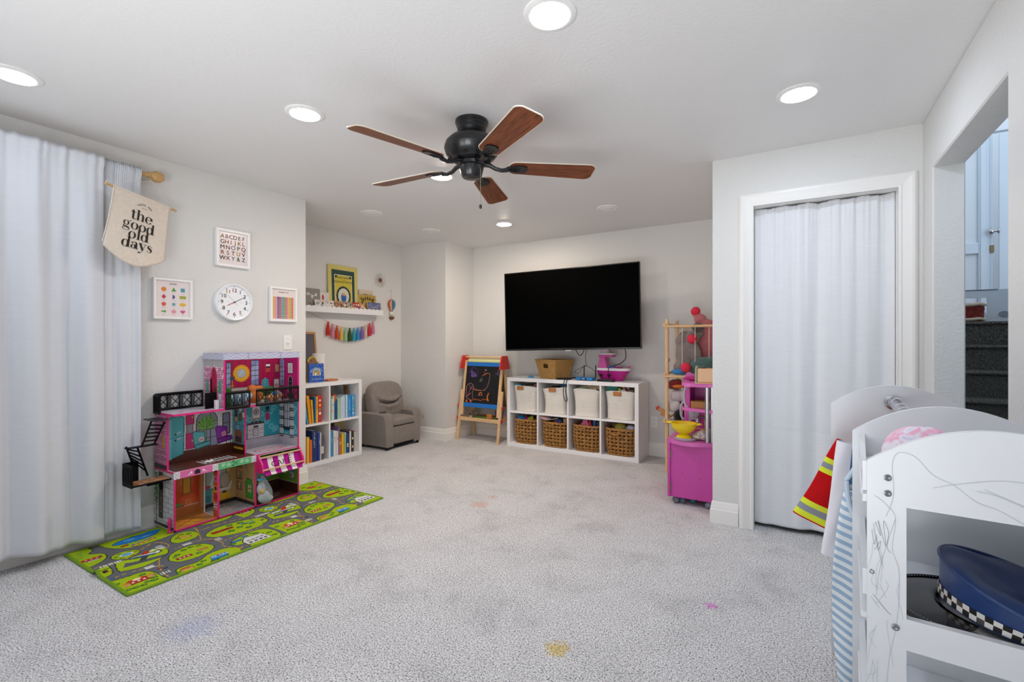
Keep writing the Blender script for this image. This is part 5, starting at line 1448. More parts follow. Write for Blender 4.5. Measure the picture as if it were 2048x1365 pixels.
solid('toy_dome', 'small blue dome lid at left end of cube shelf', 'toy', MB().lathe([(.036, 0), (.034, .009), (.02, .018), (0, .021)], 24), toyM('#3a9fd0'), (-2.585, 4.70, KT))
# ------------------------------------------------------------------ toy boat
tbt = thing('toy_boat', 'pink toy boat with white deck rim, heart windows and cabin', 'toy boat', (-1.665, 4.80, KT), -.04)
MPK = M('boat_magenta', '#b51f86', .35, spec=.45); MPK2 = M('boat_pink', '#d35aa6', .35, spec=.45); MWB = M('boat_white', '#e3dde2', .4)
def hull(u, v):
    # u along the sheer round the boat, v bottom->top; bow at +x
    a = 2 * PI * u; c_, s_ = math.cos(a), math.sin(a)
    L_ = (.125 + .05 * v) ; Wd = .055 + .03 * v
    e = .55 if c_ < 0 else 1.0
    x = (abs(c_) ** e) * math.copysign(1, c_) * (L_ + (.02 * v if c_ > 0 else -.012)); y = math.copysign(abs(s_) ** .7, s_) * Wd
    if c_ < 0: x = max(x, -.165)
    return (x, y, .002 + .108 * v)
MB().grid(hull, 56, 10, cu=True).prism([hull(i / 40, 0)[:2] for i in range(40)], .001, .004).build('hull', MPK, tbt, 50)
rim = MB()
rim.grid(lambda u, v: (lambda p, k: (p[0] * k, p[1] * k, .108 + [0, .0, .026, .026, .012][int(round(v * 4))]))(hull(u, 1), [1.0, 1.05, 1.05, .93, .93][int(round(v * 4))]), 56, 4, cu=True)
rim.prism([tuple(c * .95 for c in hull(i / 40, 1)[:2]) for i in range(40)], .108, .114).build('deck_rim', MWB, tbt, 50)
for x in (-.085, .0):
    cvh = Canvas(); cvh.poly([(.0013 * 16 * math.sin(t) ** 3, .0013 * (13 * math.cos(t) - 5 * math.cos(2 * t) - 2 * math.cos(3 * t) - math.cos(4 * t))) for t in [2 * PI * k / 28 for k in range(28)]], '#3a1e1c', 1)
    cvh.build('heart_window', PRINT, tbt, (x, -.0795 + .004 * (x > -.01), .058), (1, .0, 0), (0, -.28, .96))
MB().prism([(-.135, .0), (-.035, .0), (-.06, .12), (-.115, .12)], -.045, .045, T=Matrix.Translation((0, 0, .132)) @ RX90).build('cabin', MPK2, tbt)
MB().box(-.128, -.055, .246, .03, .055, .272, .008).build('cabin_roof', MPK2, tbt)
MB().prism(rrect(.16, .115, .03, 5, -.045, 0), .272, .288).build('roof_cap', MWB, tbt)
MB().lathe([(.045, 0), (.04, .03), (.038, .055), (0, .06)], 20, c=(-.07, 0, .288)).build('funnel', M('boat_pale', '#dcc6d4', .4), tbt)
MB().box(.02, -.05, .128, .105, .045, .145, .006).build('seat', MPK, tbt)
MB().box(-.02, -.05, .125, .045, .0, .155, .006).build('blue_hatch', toyM('#2f78b4'), tbt)
MB().tube([(.172, 0, .125), (.19, 0, .14), (.2, 0, .125), (.195, 0, .10), (.18, 0, .105)], .006, 8).cyl((.19, -.01, .13), (.19, .012, .15), .012, n=12).build('anchor', MPK2, tbt)
MB().lathe([(.0, 0), (.012, 0), (.012, .008), (0, .01)], 14, c=(-.02, -.03, .288)).build('yellow_knob', toyM('#d8b93c'), tbt)
fg = thing('toy_figure', 'small dark red toy figure sitting on the boat funnel', 'toy figure', (-1.728, 4.80, KT + .3495))
blob('body', [((0, 0, .012), (.026, .02, .016)), ((0, -.004, .032), (.014, .014, .014)), ((-.022, -.01, .006), (.012, .014, .008)), ((.022, -.01, .006), (.012, .014, .008))], M('figure_red', '#8e1f30', .5), fg, .004, 2)
# ------------------------------------------------------------------ cables
MCAB = M('cable_black', '#101012', .5)
def cable(name, label, pts, r=.0032):
    o = MB().tube(bez(pts, 8), r, 6).build(name, MCAB, None, 180)
    return tag(o, label, 'cable', 'black cables around the television')
cable('cable', 'short black cable loop under middle of the television', [(-2.02, 4.63, 1.14), (-2.00, 4.65, 1.09), (-1.965, 4.66, 1.045), (-1.93, 4.655, 1.075), (-1.90, 4.65, 1.14)], .004)
cable('cable', 'thin black cable running down from television to router', [(-1.905, 4.66, 1.14), (-1.90, 4.68, 1.10), (-1.915, 4.69, 1.04), (-1.915, 4.70, .97), (-1.91, 4.71, .94), (-1.965, 4.70, .915), (-2.03, 4.68, .875), (-2.03, 4.68, .862), (-1.985, 4.68, .86), (-1.935, 4.70, .93), (-1.86, 4.72, .91), (-1.80, 4.71, .86), (-1.76, 4.72, .83), (-1.74, 4.74, KT + .006)], .0028)
cable('cable', 'black cable curving from television over the toy boat', [(-1.485, 4.64, 1.16), (-1.47, 4.66, 1.09), (-1.475, 4.665, 1.02), (-1.52, 4.66, .975), (-1.6, 4.66, .945), (-1.64, 4.665, .93), (-1.655, 4.668, .90), (-1.655, 4.672, .86), (-1.655, 4.685, KT + .03)], .0042)
cable('cable', 'bundled black cable with drooping end in front of cube shelf', [(-1.995, 4.70, KT + .012), (-2.02, 4.66, KT + .025), (-2.07, 4.64, KT + .02), (-2.10, 4.60, KT + .012), (-2.115, 4.58, KT - .02), (-2.12, 4.578, .70), (-2.12, 4.578, .62), (-2.10, 4.576, .565), (-2.085, 4.576, .56), (-2.075, 4.576, .58), (-2.095, 4.578, .66), (-2.09, 4.578, .74), (-2.075, 4.585, KT + .005), (-2.03, 4.64, KT + .02), (-1.99, 4.68, KT + .012)], .004)

# ------------------------------------------------------------------ chalkboard easel
ez = thing('easel', 'wooden kids chalkboard easel with chalk scribbles, red and blue trim', 'easel', (-3.245, 4.58, 0), 0)
MRED = M('easel_red', '#c8322c', .4); MBLU = M('easel_blue', '#1f6fc0', .45)
# A-frame: front feet y=0, apex y=.17 at z=.98, rear feet y=.345
EZ = .985
def fy(z): return .155 * z / EZ
def ry(z): return .345 - .17 * z / EZ
hwB, hwT = .262, .262
def leg(x, f, z0, z1, w=.016, d=.011, off=0.0):
    p0, p1 = Vector((x, f(z0) + off, z0)), Vector((x, f(z1) + off, z1))
    mb = MB(); v = []
    for p in (p0, p1):
        for (a, b) in ((-w, -d), (w, -d), (w, d), (-w, d)): v.append((p.x + a, p.y + b, p.z))
    mb.add(v, [(0, 1, 2, 3), (7, 6, 5, 4), (0, 4, 5, 1), (1, 5, 6, 2), (2, 6, 7, 3), (3, 7, 4, 0)])
    return mb
for sx in (-1, 1):
    leg(sx * .262, fy, .30, .96).build('upright', MPINE, ez)
    leg(sx * .292, fy, 0, .60).build('leg', MPINE, ez)
    leg(sx * .262, ry, .30, .96).build('upright', MPINE, ez)
    leg(sx * .292, ry, 0, .60).build('leg', MPINE, ez)
    MB().prism([(.045, .86), (.09, 1.01), (.10, 1.02), (.21, 1.02), (.22, 1.01), (.275, .86)], -.008, .008, T=Matrix.Translation((sx * .285, 0, 0)) @ Matrix(((0, 0, 1, 0), (1, 0, 0, 0), (0, 1, 0, 0), (0, 0, 0, 1)))).build('hinge_bracket', MRED, ez)
    for f in (fy, ry):
        for z in (.41, .26):
            MB().lathe([(.0, 0), (.012, 0), (.02, .004), (.022, .012), (.016, .018), (0, .018)], 16, T=Matrix.Translation((sx * .308, f(z), z)) @ Matrix.Rotation(sx * PI / 2, 4, 'Y')).build('knob', MRED, ez)
MB().cyl((-.28, .155, 1.0), (.28, .155, 1.0), .012, n=14).build('paper_rod', MPINEX, ez)
MB().cyl((-.24, .175, .95), (.24, .175, .95), .03, n=18).build('paper_roll', M('paper_roll_green', '#d5d89a', .8), ez)
TB = Matrix.Translation((0, fy(.40), .40)) @ Matrix.Rotation(-math.atan2(.155, EZ), 4, 'X')
bh = .535
MB().box(-.246, -.006, 0, .246, .004, bh).build('board', M('chalkboard_black', '#0f1114', .8, var=.25, vscale=7), ez).matrix_local = TB
for (z0, z1) in ((-.004, .046), (bh - .04, bh + .006)):
    MB().box(-.247, -.010, z0, .247, .006, z1, .002).build('trim_strip', MBLU, ez).matrix_local = TB
ck_ = Canvas(); r = random.Random(2)
def sx_(px): return -.246 + .492 * px
def sz_(pz): return .046 + (bh - .086) * pz
def chalk(pts, col, w=.004): ck_.line([(p[0], p[1]) for p in bez([(sx_(a), sz_(b), 0) for a, b in pts], 4)], w, col, 1)
O1, PK_, PU, WH = '#d9703a', '#c98a8e', '#7f63b0', '#8b8f94'
chalk([(.12, .88), (.2, .95), (.3, .93), (.36, .84), (.33, .7)], '#5d4a86', .004); chalk([(.08, .8), (.12, .9), (.2, .97)], '#5d4a86', .004)
for k in range(26): ck_.ell(sx_(.21 + r.gauss(0, .035)), sz_(.76 + r.gauss(0, .045)), .012, .008, PU if r.random() < .7 else '#6a4f9c', 1, 8)
for k in range(10): ck_.ell(sx_(.93 + r.gauss(0, .02)), sz_(.83 + r.gauss(0, .03)), .01, .008, '#57507a', 1, 8)
chalk([(.5, .74), (.56, .79), (.62, .81), (.56, .78), (.52, .75)], O1, .007); chalk([(.55, .82), (.53, .85)], O1); chalk([(.6, .82), (.7, .81), (.71, .7), (.68, .5), (.6, .38), (.5, .35), (.32, .37), (.24, .40)], PK_, .004)
chalk([(.24, .40), (.31, .35), (.5, .345), (.58, .37)], O1, .004)
chalk([(.05, .45), (.12, .52), (.2, .51), (.26, .44), (.24, .3), (.26, .08)], PK_); chalk([(.05, .45), (.05, .2), (.1, .12), (.26, .06)], PK_, .005); chalk([(.12, .5), (.18, .36), (.22, .46), (.1, .22), (.2, .27), (.06, .15), (.14, .2)], '#b8737c')
chalk([(.28, .08), (.34, .12), (.36, .09), (.44, .1), (.5, .08), (.58, .12), (.68, .11)], O1, .005); chalk([(.72, .29), (.69, .2), (.7, .12), (.73, .08)], '#e0842e', .011); chalk([(.73, .3), (.7, .18), (.74, .08)], O1, .006)
for (x, z) in ((.08, .04), (.2, .04)):
    ck_.poly([(sx_(x - .03), sz_(z - .015)), (sx_(x + .035), sz_(z - .03)), (sx_(x + .01), sz_(z + .05)), (sx_(x - .01), sz_(z + .04))], O1, 1)
ck_.ring(sx_(.48), sz_(.25), .024, .015, '#d08a3c', 1, 12, -.2, PI + .2); ck_.ell(sx_(.45), sz_(.23), .009, .008, '#b85a9c', 1, 8); ck_.line([(sx_(.41), sz_(.215)), (sx_(.55), sz_(.225))], .005, O1, 1)
for k in range(9):
    x, z = r.uniform(.3, .9), r.uniform(.35, .95); chalk([(x, z), (x + r.uniform(-.06, .06), z - r.uniform(.03, .12)), (x + r.uniform(-.05, .05), z - r.uniform(.1, .2))], '#41474c', .0025)
for (x, z) in ((.47, .64), (.45, .6)): chalk([(x - .04, z), (x + .03, z + .04), (x - .02, z - .02), (x + .05, z + .01)], WH, .0025)
ck_.ell(sx_(.58), sz_(.9), .012, .008, '#9a9aa0', 1, 10); ck_.ell(sx_(.6), sz_(.37), .005, .008, '#9a9aa0', 1, 8)
ck_.build('chalk_drawing', M('print_chalk', '#ffffff', .95, attr=True, spec=.0), ez, (0, 0, 0), (1, 0, 0), (0, 0, 1)).matrix_local = TB @ Matrix.Translation((0, -.0068, 0))
TBR = Matrix.Translation((0, ry(.40), .40)) @ Matrix.Rotation(math.atan2(.17, EZ), 4, 'X')
MB().box(-.246, -.004, 0, .246, .006, bh).build('rear_board', M('easel_back', '#7c5a3c', .7), ez).matrix_local = TBR
tz = .262
MB().box(-.275, -.0, tz - .03, .275, .016, tz + .012, .002).build('tray_rail', MPINEX, ez).location = (0, fy(tz) - .012, 0)
MB().box(-.275, .0, tz - .03, .275, .016, tz + .012, .002).build('tray_rail', MPINEX, ez).location = (0, ry(tz) - .004, 0)
for s in (-1, 1): MB().box(s * .262 - .01, fy(tz), tz - .028, s * .262 + .01, ry(tz), tz + .008, .002).build('tray_side', MPINE, ez)
MB().box(-.255, fy(tz), tz - .012, .255, ry(tz), tz - .004).build('tray_floor', MPINEX, ez)
TZ_ = tz - .0035; EY = 4.58 + fy(tz)
GE = 'art things on the easel tray'
def ez_at(x, dy, dz=0): return (-3.245 + x, EY + dy, TZ_ + dz)
solid('craft_paper', 'green craft paper lying on the easel tray', 'paper', MB().box(-.16, -.06, 0, .16, .06, .01, .002).box(-.15, -.055, .01, .15, .055, .02, .002), M('craft_green', '#6f8f3a', .8), ez_at(.05, .11), 0, GE)
cl = MB().lathe([(.042, 0), (.042, .05), (.039, .05), (.039, .002), (0, .002)], 26)
solid('plastic_cup', 'clear plastic cup lying at left on the easel tray', 'cup', cl, M('clear_plastic', '#e6e2da', .1, trans=.85, spec=.5), ez_at(-.155, .16, .043), 0, GE, rot=(PI / 2 - .1, 0, .15))
solid('chalk_box', 'black chalk eraser with orange top on the easel tray', 'eraser', MB().box(-.035, -.02, 0, .035, .02, .022, .003).box(-.032, -.018, .022, .032, .018, .05, .004), M('eraser_orange', '#b87838', .7), ez_at(.13, .03, .0166), .1, GE)
solid('toy_bobbin', 'small mint cap on the left of the easel tray', 'toy', MB().lathe([(0, -.014), (.012, -.012), (.014, .012), (0, .016)], 16), toyM('#b6d9a8'), ez_at(-.16, .05, .016), 0, GE, rot=(0, PI / 2, 0))
for k, (x, col, nm) in enumerate(((-.07, '#c4572e', 'orange'), (-.03, '#b93a34', 'red'), (.01, '#e2d8c6', 'cream'), (.045, '#3a7a52', 'green'), (.085, '#a33c50', 'dark pink'))):
    solid('chalk_stick', nm + ' chalk stick at the back of the easel tray', 'chalk', MB().box(-.035, -.012, 0, .035, .012, .02, .004), toyM(col, .8), ez_at(x - .02, .19, .001 + .0 * k), .3 * k - .5, GE)
solid('paint_cup', 'purple plastic cup at right on the easel tray', 'cup', MB().lathe([(.0, 0), (.04, 0), (.046, .10), (.043, .10), (.038, .004), (0, .004)], 26), toyM('#8f4a9a'), ez_at(.215, .12), 0, GE)
solid('paint_cup', 'darker purple cup behind the first on the easel tray', 'cup', MB().lathe([(.0, 0), (.034, 0), (.04, .095), (.037, .095), (.033, .004), (0, .004)], 26), toyM('#7a3f86'), ez_at(.14, .205), 0, GE)
solid('paint_tray', 'green plastic tray resting on the purple easel cup', 'tray', MB().box(-.04, -.03, 0, .04, .03, .03, .004), toyM('#7fae3a'), ez_at(.215, .12, .1005), 0, GE)
# ================================================================== PLAY RUG
def draw_rug(r, du):
    GR, GK, AS, YL, WH, RD, BL, DK = '#a3bd22', '#23351c', '#66696f', '#d8a92e', '#e3e4e0', '#b8332a', '#2f74b8', '#24262a'
    TR, TR2 = '#4b8a3a', '#2f6a2e'
    X, Y = r.X - du, r.Y
    def isl(pts):
        P = [(p[0] + du, p[1]) for p in bez([(a, b, 0) for a, b in pts + [pts[0]]], 6)]
        P = [(p.x if hasattr(p, 'x') else p[0], p.y if hasattr(p, 'y') else p[1]) for p in P] if hasattr(P[0], 'x') else P
        m = r.mpoly(P); r.put(r.dist(P + [P[0]]) < .0045, DK); r.put(m, GR)
    def tree(x, y, s=.014):
        r.ell(x + du, y, s * 1.25, s, GK); r.ell(x + du, y, s, s * .72, TR); r.ell(x + du + s * .3, y + s * .2, s * .4, s * .3, '#7fae4a')
    def bld(x, y, w, h, c, roof=None, win=None, ol=DK):
        r.rect(x + du - w / 2 - .003, y - h / 2 - .003, x + du + w / 2 + .003, y + h / 2 + .003, ol); r.rect(x + du - w / 2, y - h / 2, x + du + w / 2, y + h / 2, c)
        if win:
            for k in range(3): r.rect(x + du - w * .36 + w * .28 * k, y - h * .12, x + du - w * .36 + w * .28 * k + w * .14, y + h * .2, win)
        if roof: r.poly([(x + du - w * .6, y + h * .45), (x + du + w * .6, y + h * .45), (x + du + w * .35, y + h * .95), (x + du - w * .35, y + h * .95)], roof)
    def dash(pts, c=YL, w=.006):
        P = [(p[0], p[1]) for p in bez([(a, b, 0) for a, b in pts], 8)]
        L = 0
        for a, b in zip(P[:-1], P[1:]):
            L += math.hypot(b[0] - a[0], b[1] - a[1])
            if int(L / .016) % 2 == 0: r.line([(a[0] + du, a[1]), (b[0] + du, b[1])], w, c)
    def zebra(x, y, dx, dy, n, w, h):
        for k in range(n): r.rect(x + du + dx * k, y + dy * k, x + du + dx * k + w, y + dy * k + h, WH)
    # green islands on asphalt
    isl([(-.05, -.03), (.15, -.03), (.165, .06), (.15, .18), (.06, .205), (-.05, .20)])
    isl([(.215, -.03), (.35, -.03), (.39, .03), (.50, -.03), (.55, .06), (.50, .125), (.42, .125), (.34, .075), (.24, .075)])
    isl([(.285, .16), (.36, .14), (.45, .165), (.49, .22), (.47, .30), (.40, .335), (.31, .30), (.268, .225)])
    isl([(-.05, .50), (.03, .505), (.10, .56), (.115, .64), (.07, .70), (.10, .76), (.06, .90), (-.05, .90)])
    isl([(.175, .455), (.225, .485), (.235, .53), (.19, .57), (.13, .56), (.115, .51), (.14, .465)])
    isl([(.075, .30), (.15, .265), (.23, .28), (.30, .33), (.325, .40), (.29, .47), (.24, .45), (.15, .43), (.09, .40)])
    isl([(-.05, .29), (.03, .30), (.055, .35), (.03, .42), (-.05, .41)])
    isl([(.17, .68), (.22, .61), (.32, .585), (.44, .60), (.48, .66), (.46, .78), (.42, .90), (.16, .90), (.15, .76)])
    isl([(.40, .43), (.47, .425), (.525, .46), (.53, .54), (.48, .58), (.42, .55), (.385, .48)])
    isl([(.56, .33), (.66, .275), (.80, .265), (.88, .31), (.89, .39), (.80, .45), (.66, .475), (.57, .44), (.535, .39)])
    isl([(.60, .02), (.72, .01), (.79, .03), (.80, .15), (.76, .215), (.66, .215), (.57, .175), (.56, .11), (.61, .085)])
    isl([(.58, .62), (.70, .565), (.80, .60), (.83, .70), (.80, .90), (.55, .90), (.53, .74)])
    # road centre lines
    dash([(.18, -.02), (.185, .10), (.21, .2), (.25, .30)]); dash([(-.02, .245), (.08, .25), (.18, .22), (.22, .18)])
    dash([(.02, .46), (.09, .46), (.12, .43), (.22, .50), (.265, .53), (.30, .55)]); dash([(.33, .40), (.36, .46), (.34, .55), (.30, .56)]); dash([(.35, .36), (.46, .37), (.53, .33), (.54, .22), (.52, .16), (.56, .03)])
    dash([(.50, .38), (.54, .50), (.56, .60), (.50, .70), (.51, .83)]); dash([(.55, .52), (.70, .52), (.84, .49), (.93, .46)]); dash([(.54, .235), (.66, .245), (.80, .24), (.88, .25), (.93, .30)]); dash([(.56, .06), (.62, .05)]); dash([(.85, -.02), (.87, .12), (.86, .22)])
    # crossings, arrows
    zebra(.165, .035, .0, .012, 0, .03, .006); zebra(.17, .075, .012, 0, 4, .006, .03); zebra(.30, .42, .0, .012, 6, .035, .006); zebra(.155, .21, .0, .012, 3, .04, .008)
    zebra(.40, .36, .010, 0, 5, .005, .028); zebra(.54, .27, .0, .012, 4, .03, .006); zebra(.04, .43, .012, 0, 8, .007, .03)
    r.poly([(.25 + du, .44), (.29 + du, .47), (.28 + du, .45), (.33 + du, .445), (.33 + du, .435), (.28 + du, .44), (.285 + du, .425)], WH)
    # pond and boats
    r.put(((r.X - du - .30) / .115) ** 2 + ((Y - .725) / .05) ** 2 < 1, DK); r.ell(.30 + du, .725, .11, .045, '#2f7fc8'); r.ell(.39 + du, .75, .05, .03, '#2f7fc8'); r.ell(.27 + du, .735, .03, .008, '#7ab6e0'); r.ell(.35 + du, .715, .025, .006, '#7ab6e0')
    for k in range(4): bld(.255 + .032 * k, .615 + .008 * k, .02, .03, '#d99a3a', BL)
    bld(.22, .66, .03, .018, RD)
    # red building and crop rows top left
    bld(.055, .61, .085, .03, RD, None, '#e7c9a2'); bld(.055, .585, .05, .012, '#d8d8d4')
    for k in range(7): r.line([(-.02 + du + .004 * k, .66 + .017 * k), (.06 + du + .004 * k, .655 + .017 * k)], .005, TR)
    # fountain roundabout
    r.ell(.178 + du, .515, .03, .024, WH); r.ell(.178 + du, .515, .024, .019, '#58a7cf')
    for a in range(6): tree(.178 + .045 * math.cos(a), .515 + .036 * math.sin(a), .008)
    # aeroplane and strip
    r.poly([(.10 + du, .335), (.27 + du, .30), (.30 + du, .33), (.12 + du, .37)], '#5a5e64')
    r.poly([(.115 + du, .405), (.14 + du, .43), (.27 + du, .405), (.295 + du, .43), (.305 + du, .39), (.27 + du, .375), (.15 + du, .385)], DK)
    r.poly([(.125 + du, .408), (.142 + du, .424), (.27 + du, .398), (.288 + du, .415), (.295 + du, .392), (.268 + du, .38), (.15 + du, .392)], WH); r.poly([(.125 + du, .405), (.15 + du, .392), (.268 + du, .38), (.27 + du, .388), (.15 + du, .402)], '#2a63a8')
    r.poly([(.19 + du, .405), (.25 + du, .47), (.27 + du, .465), (.235 + du, .40)], '#c23b30'); r.poly([(.17 + du, .345), (.20 + du, .385), (.235 + du, .382), (.20 + du, .34)], '#4a4d52')
    # helicopter
    r.ell(.03 + du, .35, .012, .009, DK); r.line([(.01 + du, .36), (.05 + du, .365)], .003, DK); r.line([(.03 + du, .35), (.055 + du, .34)], .004, RD)
    # house front left
    bld(.085, .11, .085, .04, RD, '#c23a2e', '#e3e4e0'); bld(.035, .10, .03, .03, '#d8a63a', '#c78a2a', BL); bld(.14, .115, .03, .03, '#d8a63a', '#c78a2a', BL); r.ell(.085 + du, .135, .018, .012, '#eee2b8')
    for (x, y) in ((.02, .05), (.05, .045), (.08, .04), (.105, .06), (.13, .05), (.01, .16), (.12, .165), (.14, .08)): tree(x, y, .012)
    # house front centre, hospital
    bld(.27, .035, .055, .03, '#d8a63a', RD, BL); tree(.33, .035, .013); tree(.225, .03, .009); tree(.36, .06, .012)
    r.poly([(.385 + du, .02), (.475 + du, .02), (.49 + du, .075), (.405 + du, .085)], DK); r.poly([(.39 + du, .024), (.47 + du, .024), (.483 + du, .05), (.40 + du, .058)], '#2f86c4'); r.poly([(.40 + du, .055), (.483 + du, .047), (.487 + du, .072), (.408 + du, .08)], '#b9cfdd')
    for k in range(4): r.rect(.408 + du + .02 * k, .057, .42 + du + .02 * k, .07, BL)
    r.rect(.437 + du, .05, .443 + du, .08, RD)
    # island one: car park, red shed, trees
    for k in range(4): r.rect(.43 + du, .27 + .012 * k, .46 + du, .275 + .012 * k, DK)
    bld(.33, .20, .07, .025, RD, None, WH); bld(.435, .225, .045, .02, '#d9823a', None, '#7b5fb0'); tree(.32, .26, .013); tree(.37, .30, .013); tree(.40, .19, .013); tree(.30, .24, .009); tree(.41, .31, .012)
    # yellow house island
    bld(.465, .49, .055, .03, '#e0ab36', None, '#5d6bb0'); tree(.43, .51, .011); tree(.50, .53, .012); tree(.47, .545, .01); r.line([(.44 + du, .53), (.455 + du, .55)], .008, RD)
    # big island: long red building, trees, crane
    bld(.635, .40, .12, .028, RD, None, '#6b3030'); r.line([(.575 + du, .42), (.70 + du, .405)], .006, '#7a2a26')
    for (x, y) in ((.70, .445), (.76, .43), (.72, .36), (.80, .36), (.66, .345), (.85, .33), (.75, .31), (.84, .41), (.77, .39)): tree(x, y, .016)
    r.line([(.75 + du, .40), (.83 + du, .385)], .009, '#2f86c4'); r.line([(.82 + du, .375), (.835 + du, .405)], .008, '#2f86c4')
    # apartments
    r.poly([(.60 + du, .05), (.75 + du, .045), (.74 + du, .15), (.64 + du, .175), (.60 + du, .12)], DK); r.poly([(.605 + du, .055), (.745 + du, .05), (.735 + du, .145), (.64 + du, .168), (.605 + du, .115)], '#d7d8d6')
    for k in range(4): r.rect(.62 + du + .03 * k, .065, .64 + du + .03 * k, .085, '#4d5258'); r.rect(.625 + du + .027 * k, .10, .643 + du + .027 * k, .12, '#8c9096')
    bld(.595, .165, .05, .02, BL); bld(.655, .19, .03, .018, BL); tree(.56, .14, .014); tree(.72, .18, .014); tree(.77, .12, .013); tree(.77, .06, .013); tree(.70, .2, .011)
    # back row
    bld(.64, .68, .07, .03, RD, '#8f2a24', '#e8d9b0'); bld(.73, .69, .05, .03, '#d9a23a', RD, BL); tree(.68, .63, .013); tree(.60, .73, .014); tree(.78, .66, .012); tree(.70, .76, .014); bld(.80, .75, .05, .03, '#d9a23a', '#b8332a')
    # little cars
    for (x, y, c) in ((.197, .165, RD), (.215, .145, '#3a3a3e'), (.02, .245, BL), (.52, .30, RD), (.86, .16, DK), (.555, .55, '#d9a23a')):
        r.ell(x + du, y, .013, .007, DK); r.ell(x + du, y, .010, .005, c)
rr = Ras(1.60, .812, .0034, '#66696f')
draw_rug(rr, .0); 
rr2 = Ras(1.60, .812, .0034, '#66696f'); draw_rug(rr2, .835)
m2 = rr.X > .825
rr.im[m2] = rr2.im[m2]
ed = np.minimum(np.minimum(rr.X, 1.60 - rr.X), np.minimum(rr.Y, .812 - rr.Y))
rr.put(ed < .012, '#7fa024')
rug = thing('play_rug', 'green childrens play rug printed with roads, houses and an aeroplane', 'rug', (-2.697, .965, .002), PI / 2)
MRUG = M('rug_pile', '#ffffff', .95, attr=True, spec=.05, bump=.8, bscale=420, bdist=.003, var=.06, vscale=300)
def rug_z(x, y):
    fold = .022 * np.exp(-((y - .375 - .12 * x) / .026) ** 2) * np.clip(1 - x / .36, 0, 1)
    return .007 + fold + .0015 * np.sin(9 * x) * np.sin(7 * y) - .006 * np.clip(1 - np.minimum(np.minimum(x, 1.6 - x), np.minimum(y, .812 - y)) / .006, 0, 1)
rr.build('printed_pile', MRUG, rug, (0, 0, 0), (1, 0, 0), (0, 1, 0), rug_z)
pp = [(0, v) for v in np.linspace(.0, .812, 60)] + [(u, .812) for u in np.linspace(.02, 1.6, 60)] + [(1.6, v) for v in np.linspace(.79, 0, 40)] + [(u, 0) for u in np.linspace(1.58, .02, 60)]
MB().tube([(x, y, float(rug_z(np.array(x), np.array(y))) + .002) for x, y in pp], .0052, 7, closed=True).build('bound_edge', M('rug_binding', '#6f9423', .95, bump=.6, bscale=500), rug)

# ================================================================== DOLLHOUSE
DH = thing('dollhouse', 'pink three storey dollhouse with black railings, stairs and cafe awning', 'dollhouse', (-3.564, 1.418, .0145), PI / 2)
DW, DD, Z2, Z3, Z4 = .862, .255, .372, .731, 1.105
PKc = '#e0267c'
MDP = M('doll_pink_edge', PKc, .35, spec=.45); MDB = M('doll_black', '#09090b', .5, spec=.15); MDW = M('doll_board', '#d9d3d8', .4)
T_ = .008
Y0, Y2 = -DD, -.168          # front planes: ground floor and terrace edge / set-back walls
def dpan(name, x0, y0, z0, x1, y1, z1, m=None): return MB().box(x0, y0, z0, x1, y1, z1, .0008).build(name, m or MDW, DH, 0)
dpan('base_floor', 0, Y0, 0, DW, 0, .008); dpan('second_floor', 0, Y0, Z2 - .012, DW, 0, Z2); dpan('third_floor', 0, Y0, Z3 - .012, DW, 0, Z3)
dpan('left_wall', 0, Y0, .008, T_, 0, Z2 - .012); dpan('left_wall', 0, Y2, Z2, T_, 0, Z3 - .012); dpan('right_wall', DW - T_, Y0, .008, DW, 0, Z4 - .045)
# third floor left wall with arched doorway
xa = .300; arch = [(-.058 + .0, .0)] 
yc_, aw_ = -.125, .042
outl = [(0, 0), (0, .33), (-DD, .33), (-DD, 0), (yc_ - aw_, 0), (yc_ - aw_, .20)] + [(yc_ - aw_ * math.cos(PI * k / 10), .20 + .075 * math.sin(PI * k / 10)) for k in range(1, 10)] + [(yc_ + aw_, .20), (yc_ + aw_, 0)]
TX_ = Matrix.Translation((xa, 0, Z3)) @ Matrix(((0, 0, 1, 0), (1, 0, 0, 0), (0, 1, 0, 0), (0, 0, 0, 1)))
MB().prism(outl, 0, T_, T=TX_).build('arched_wall', MDW, DH, 0)
MB().prism([(q[0], q[1]) for q in [(yc_ - aw_ - .004, 0), (yc_ - aw_ - .004, .2)] + [(yc_ - (aw_ + .004) * math.cos(PI * k / 10), .20 + .08 * math.sin(PI * k / 10)) for k in range(1, 10)] + [(yc_ + aw_ + .004, .2), (yc_ + aw_ + .004, 0), (yc_ + aw_, 0), (yc_ + aw_, .2)] + [(yc_ + aw_ * math.cos(PI * k / 10), .20 + .075 * math.sin(PI * k / 10)) for k in range(1, 10)] + [(yc_ - aw_, .2), (yc_ - aw_, 0)]], -.0012, T_, T=TX_).build('arch_trim', MDP, DH, 0)
dpan('back_wall', T_, -.006, .008, DW - T_, 0, Z2 - .012); dpan('back_wall', T_, -.006, Z2, DW - T_, 0, Z3 - .012); dpan('back_wall', xa + T_, -.006, Z3, DW - T_, 0, Z4 - .04)
dpan('partition', .490, Y2, Z2, .498, -.006, Z3 - .012)
dpan('partition', .514, Y0, .008, .522, -.006, Z2 - .012)
# shop partition with a doorway: front pillar, rear strip
dpan('partition', .262, Y0, .008, .270, Y0 + .055, Z2 - .012); dpan('partition', .262, -.075, .008, .270, -.006, Z2 - .012); dpan('partition', .262, Y0, .335, .270, 0, Z2 - .012)
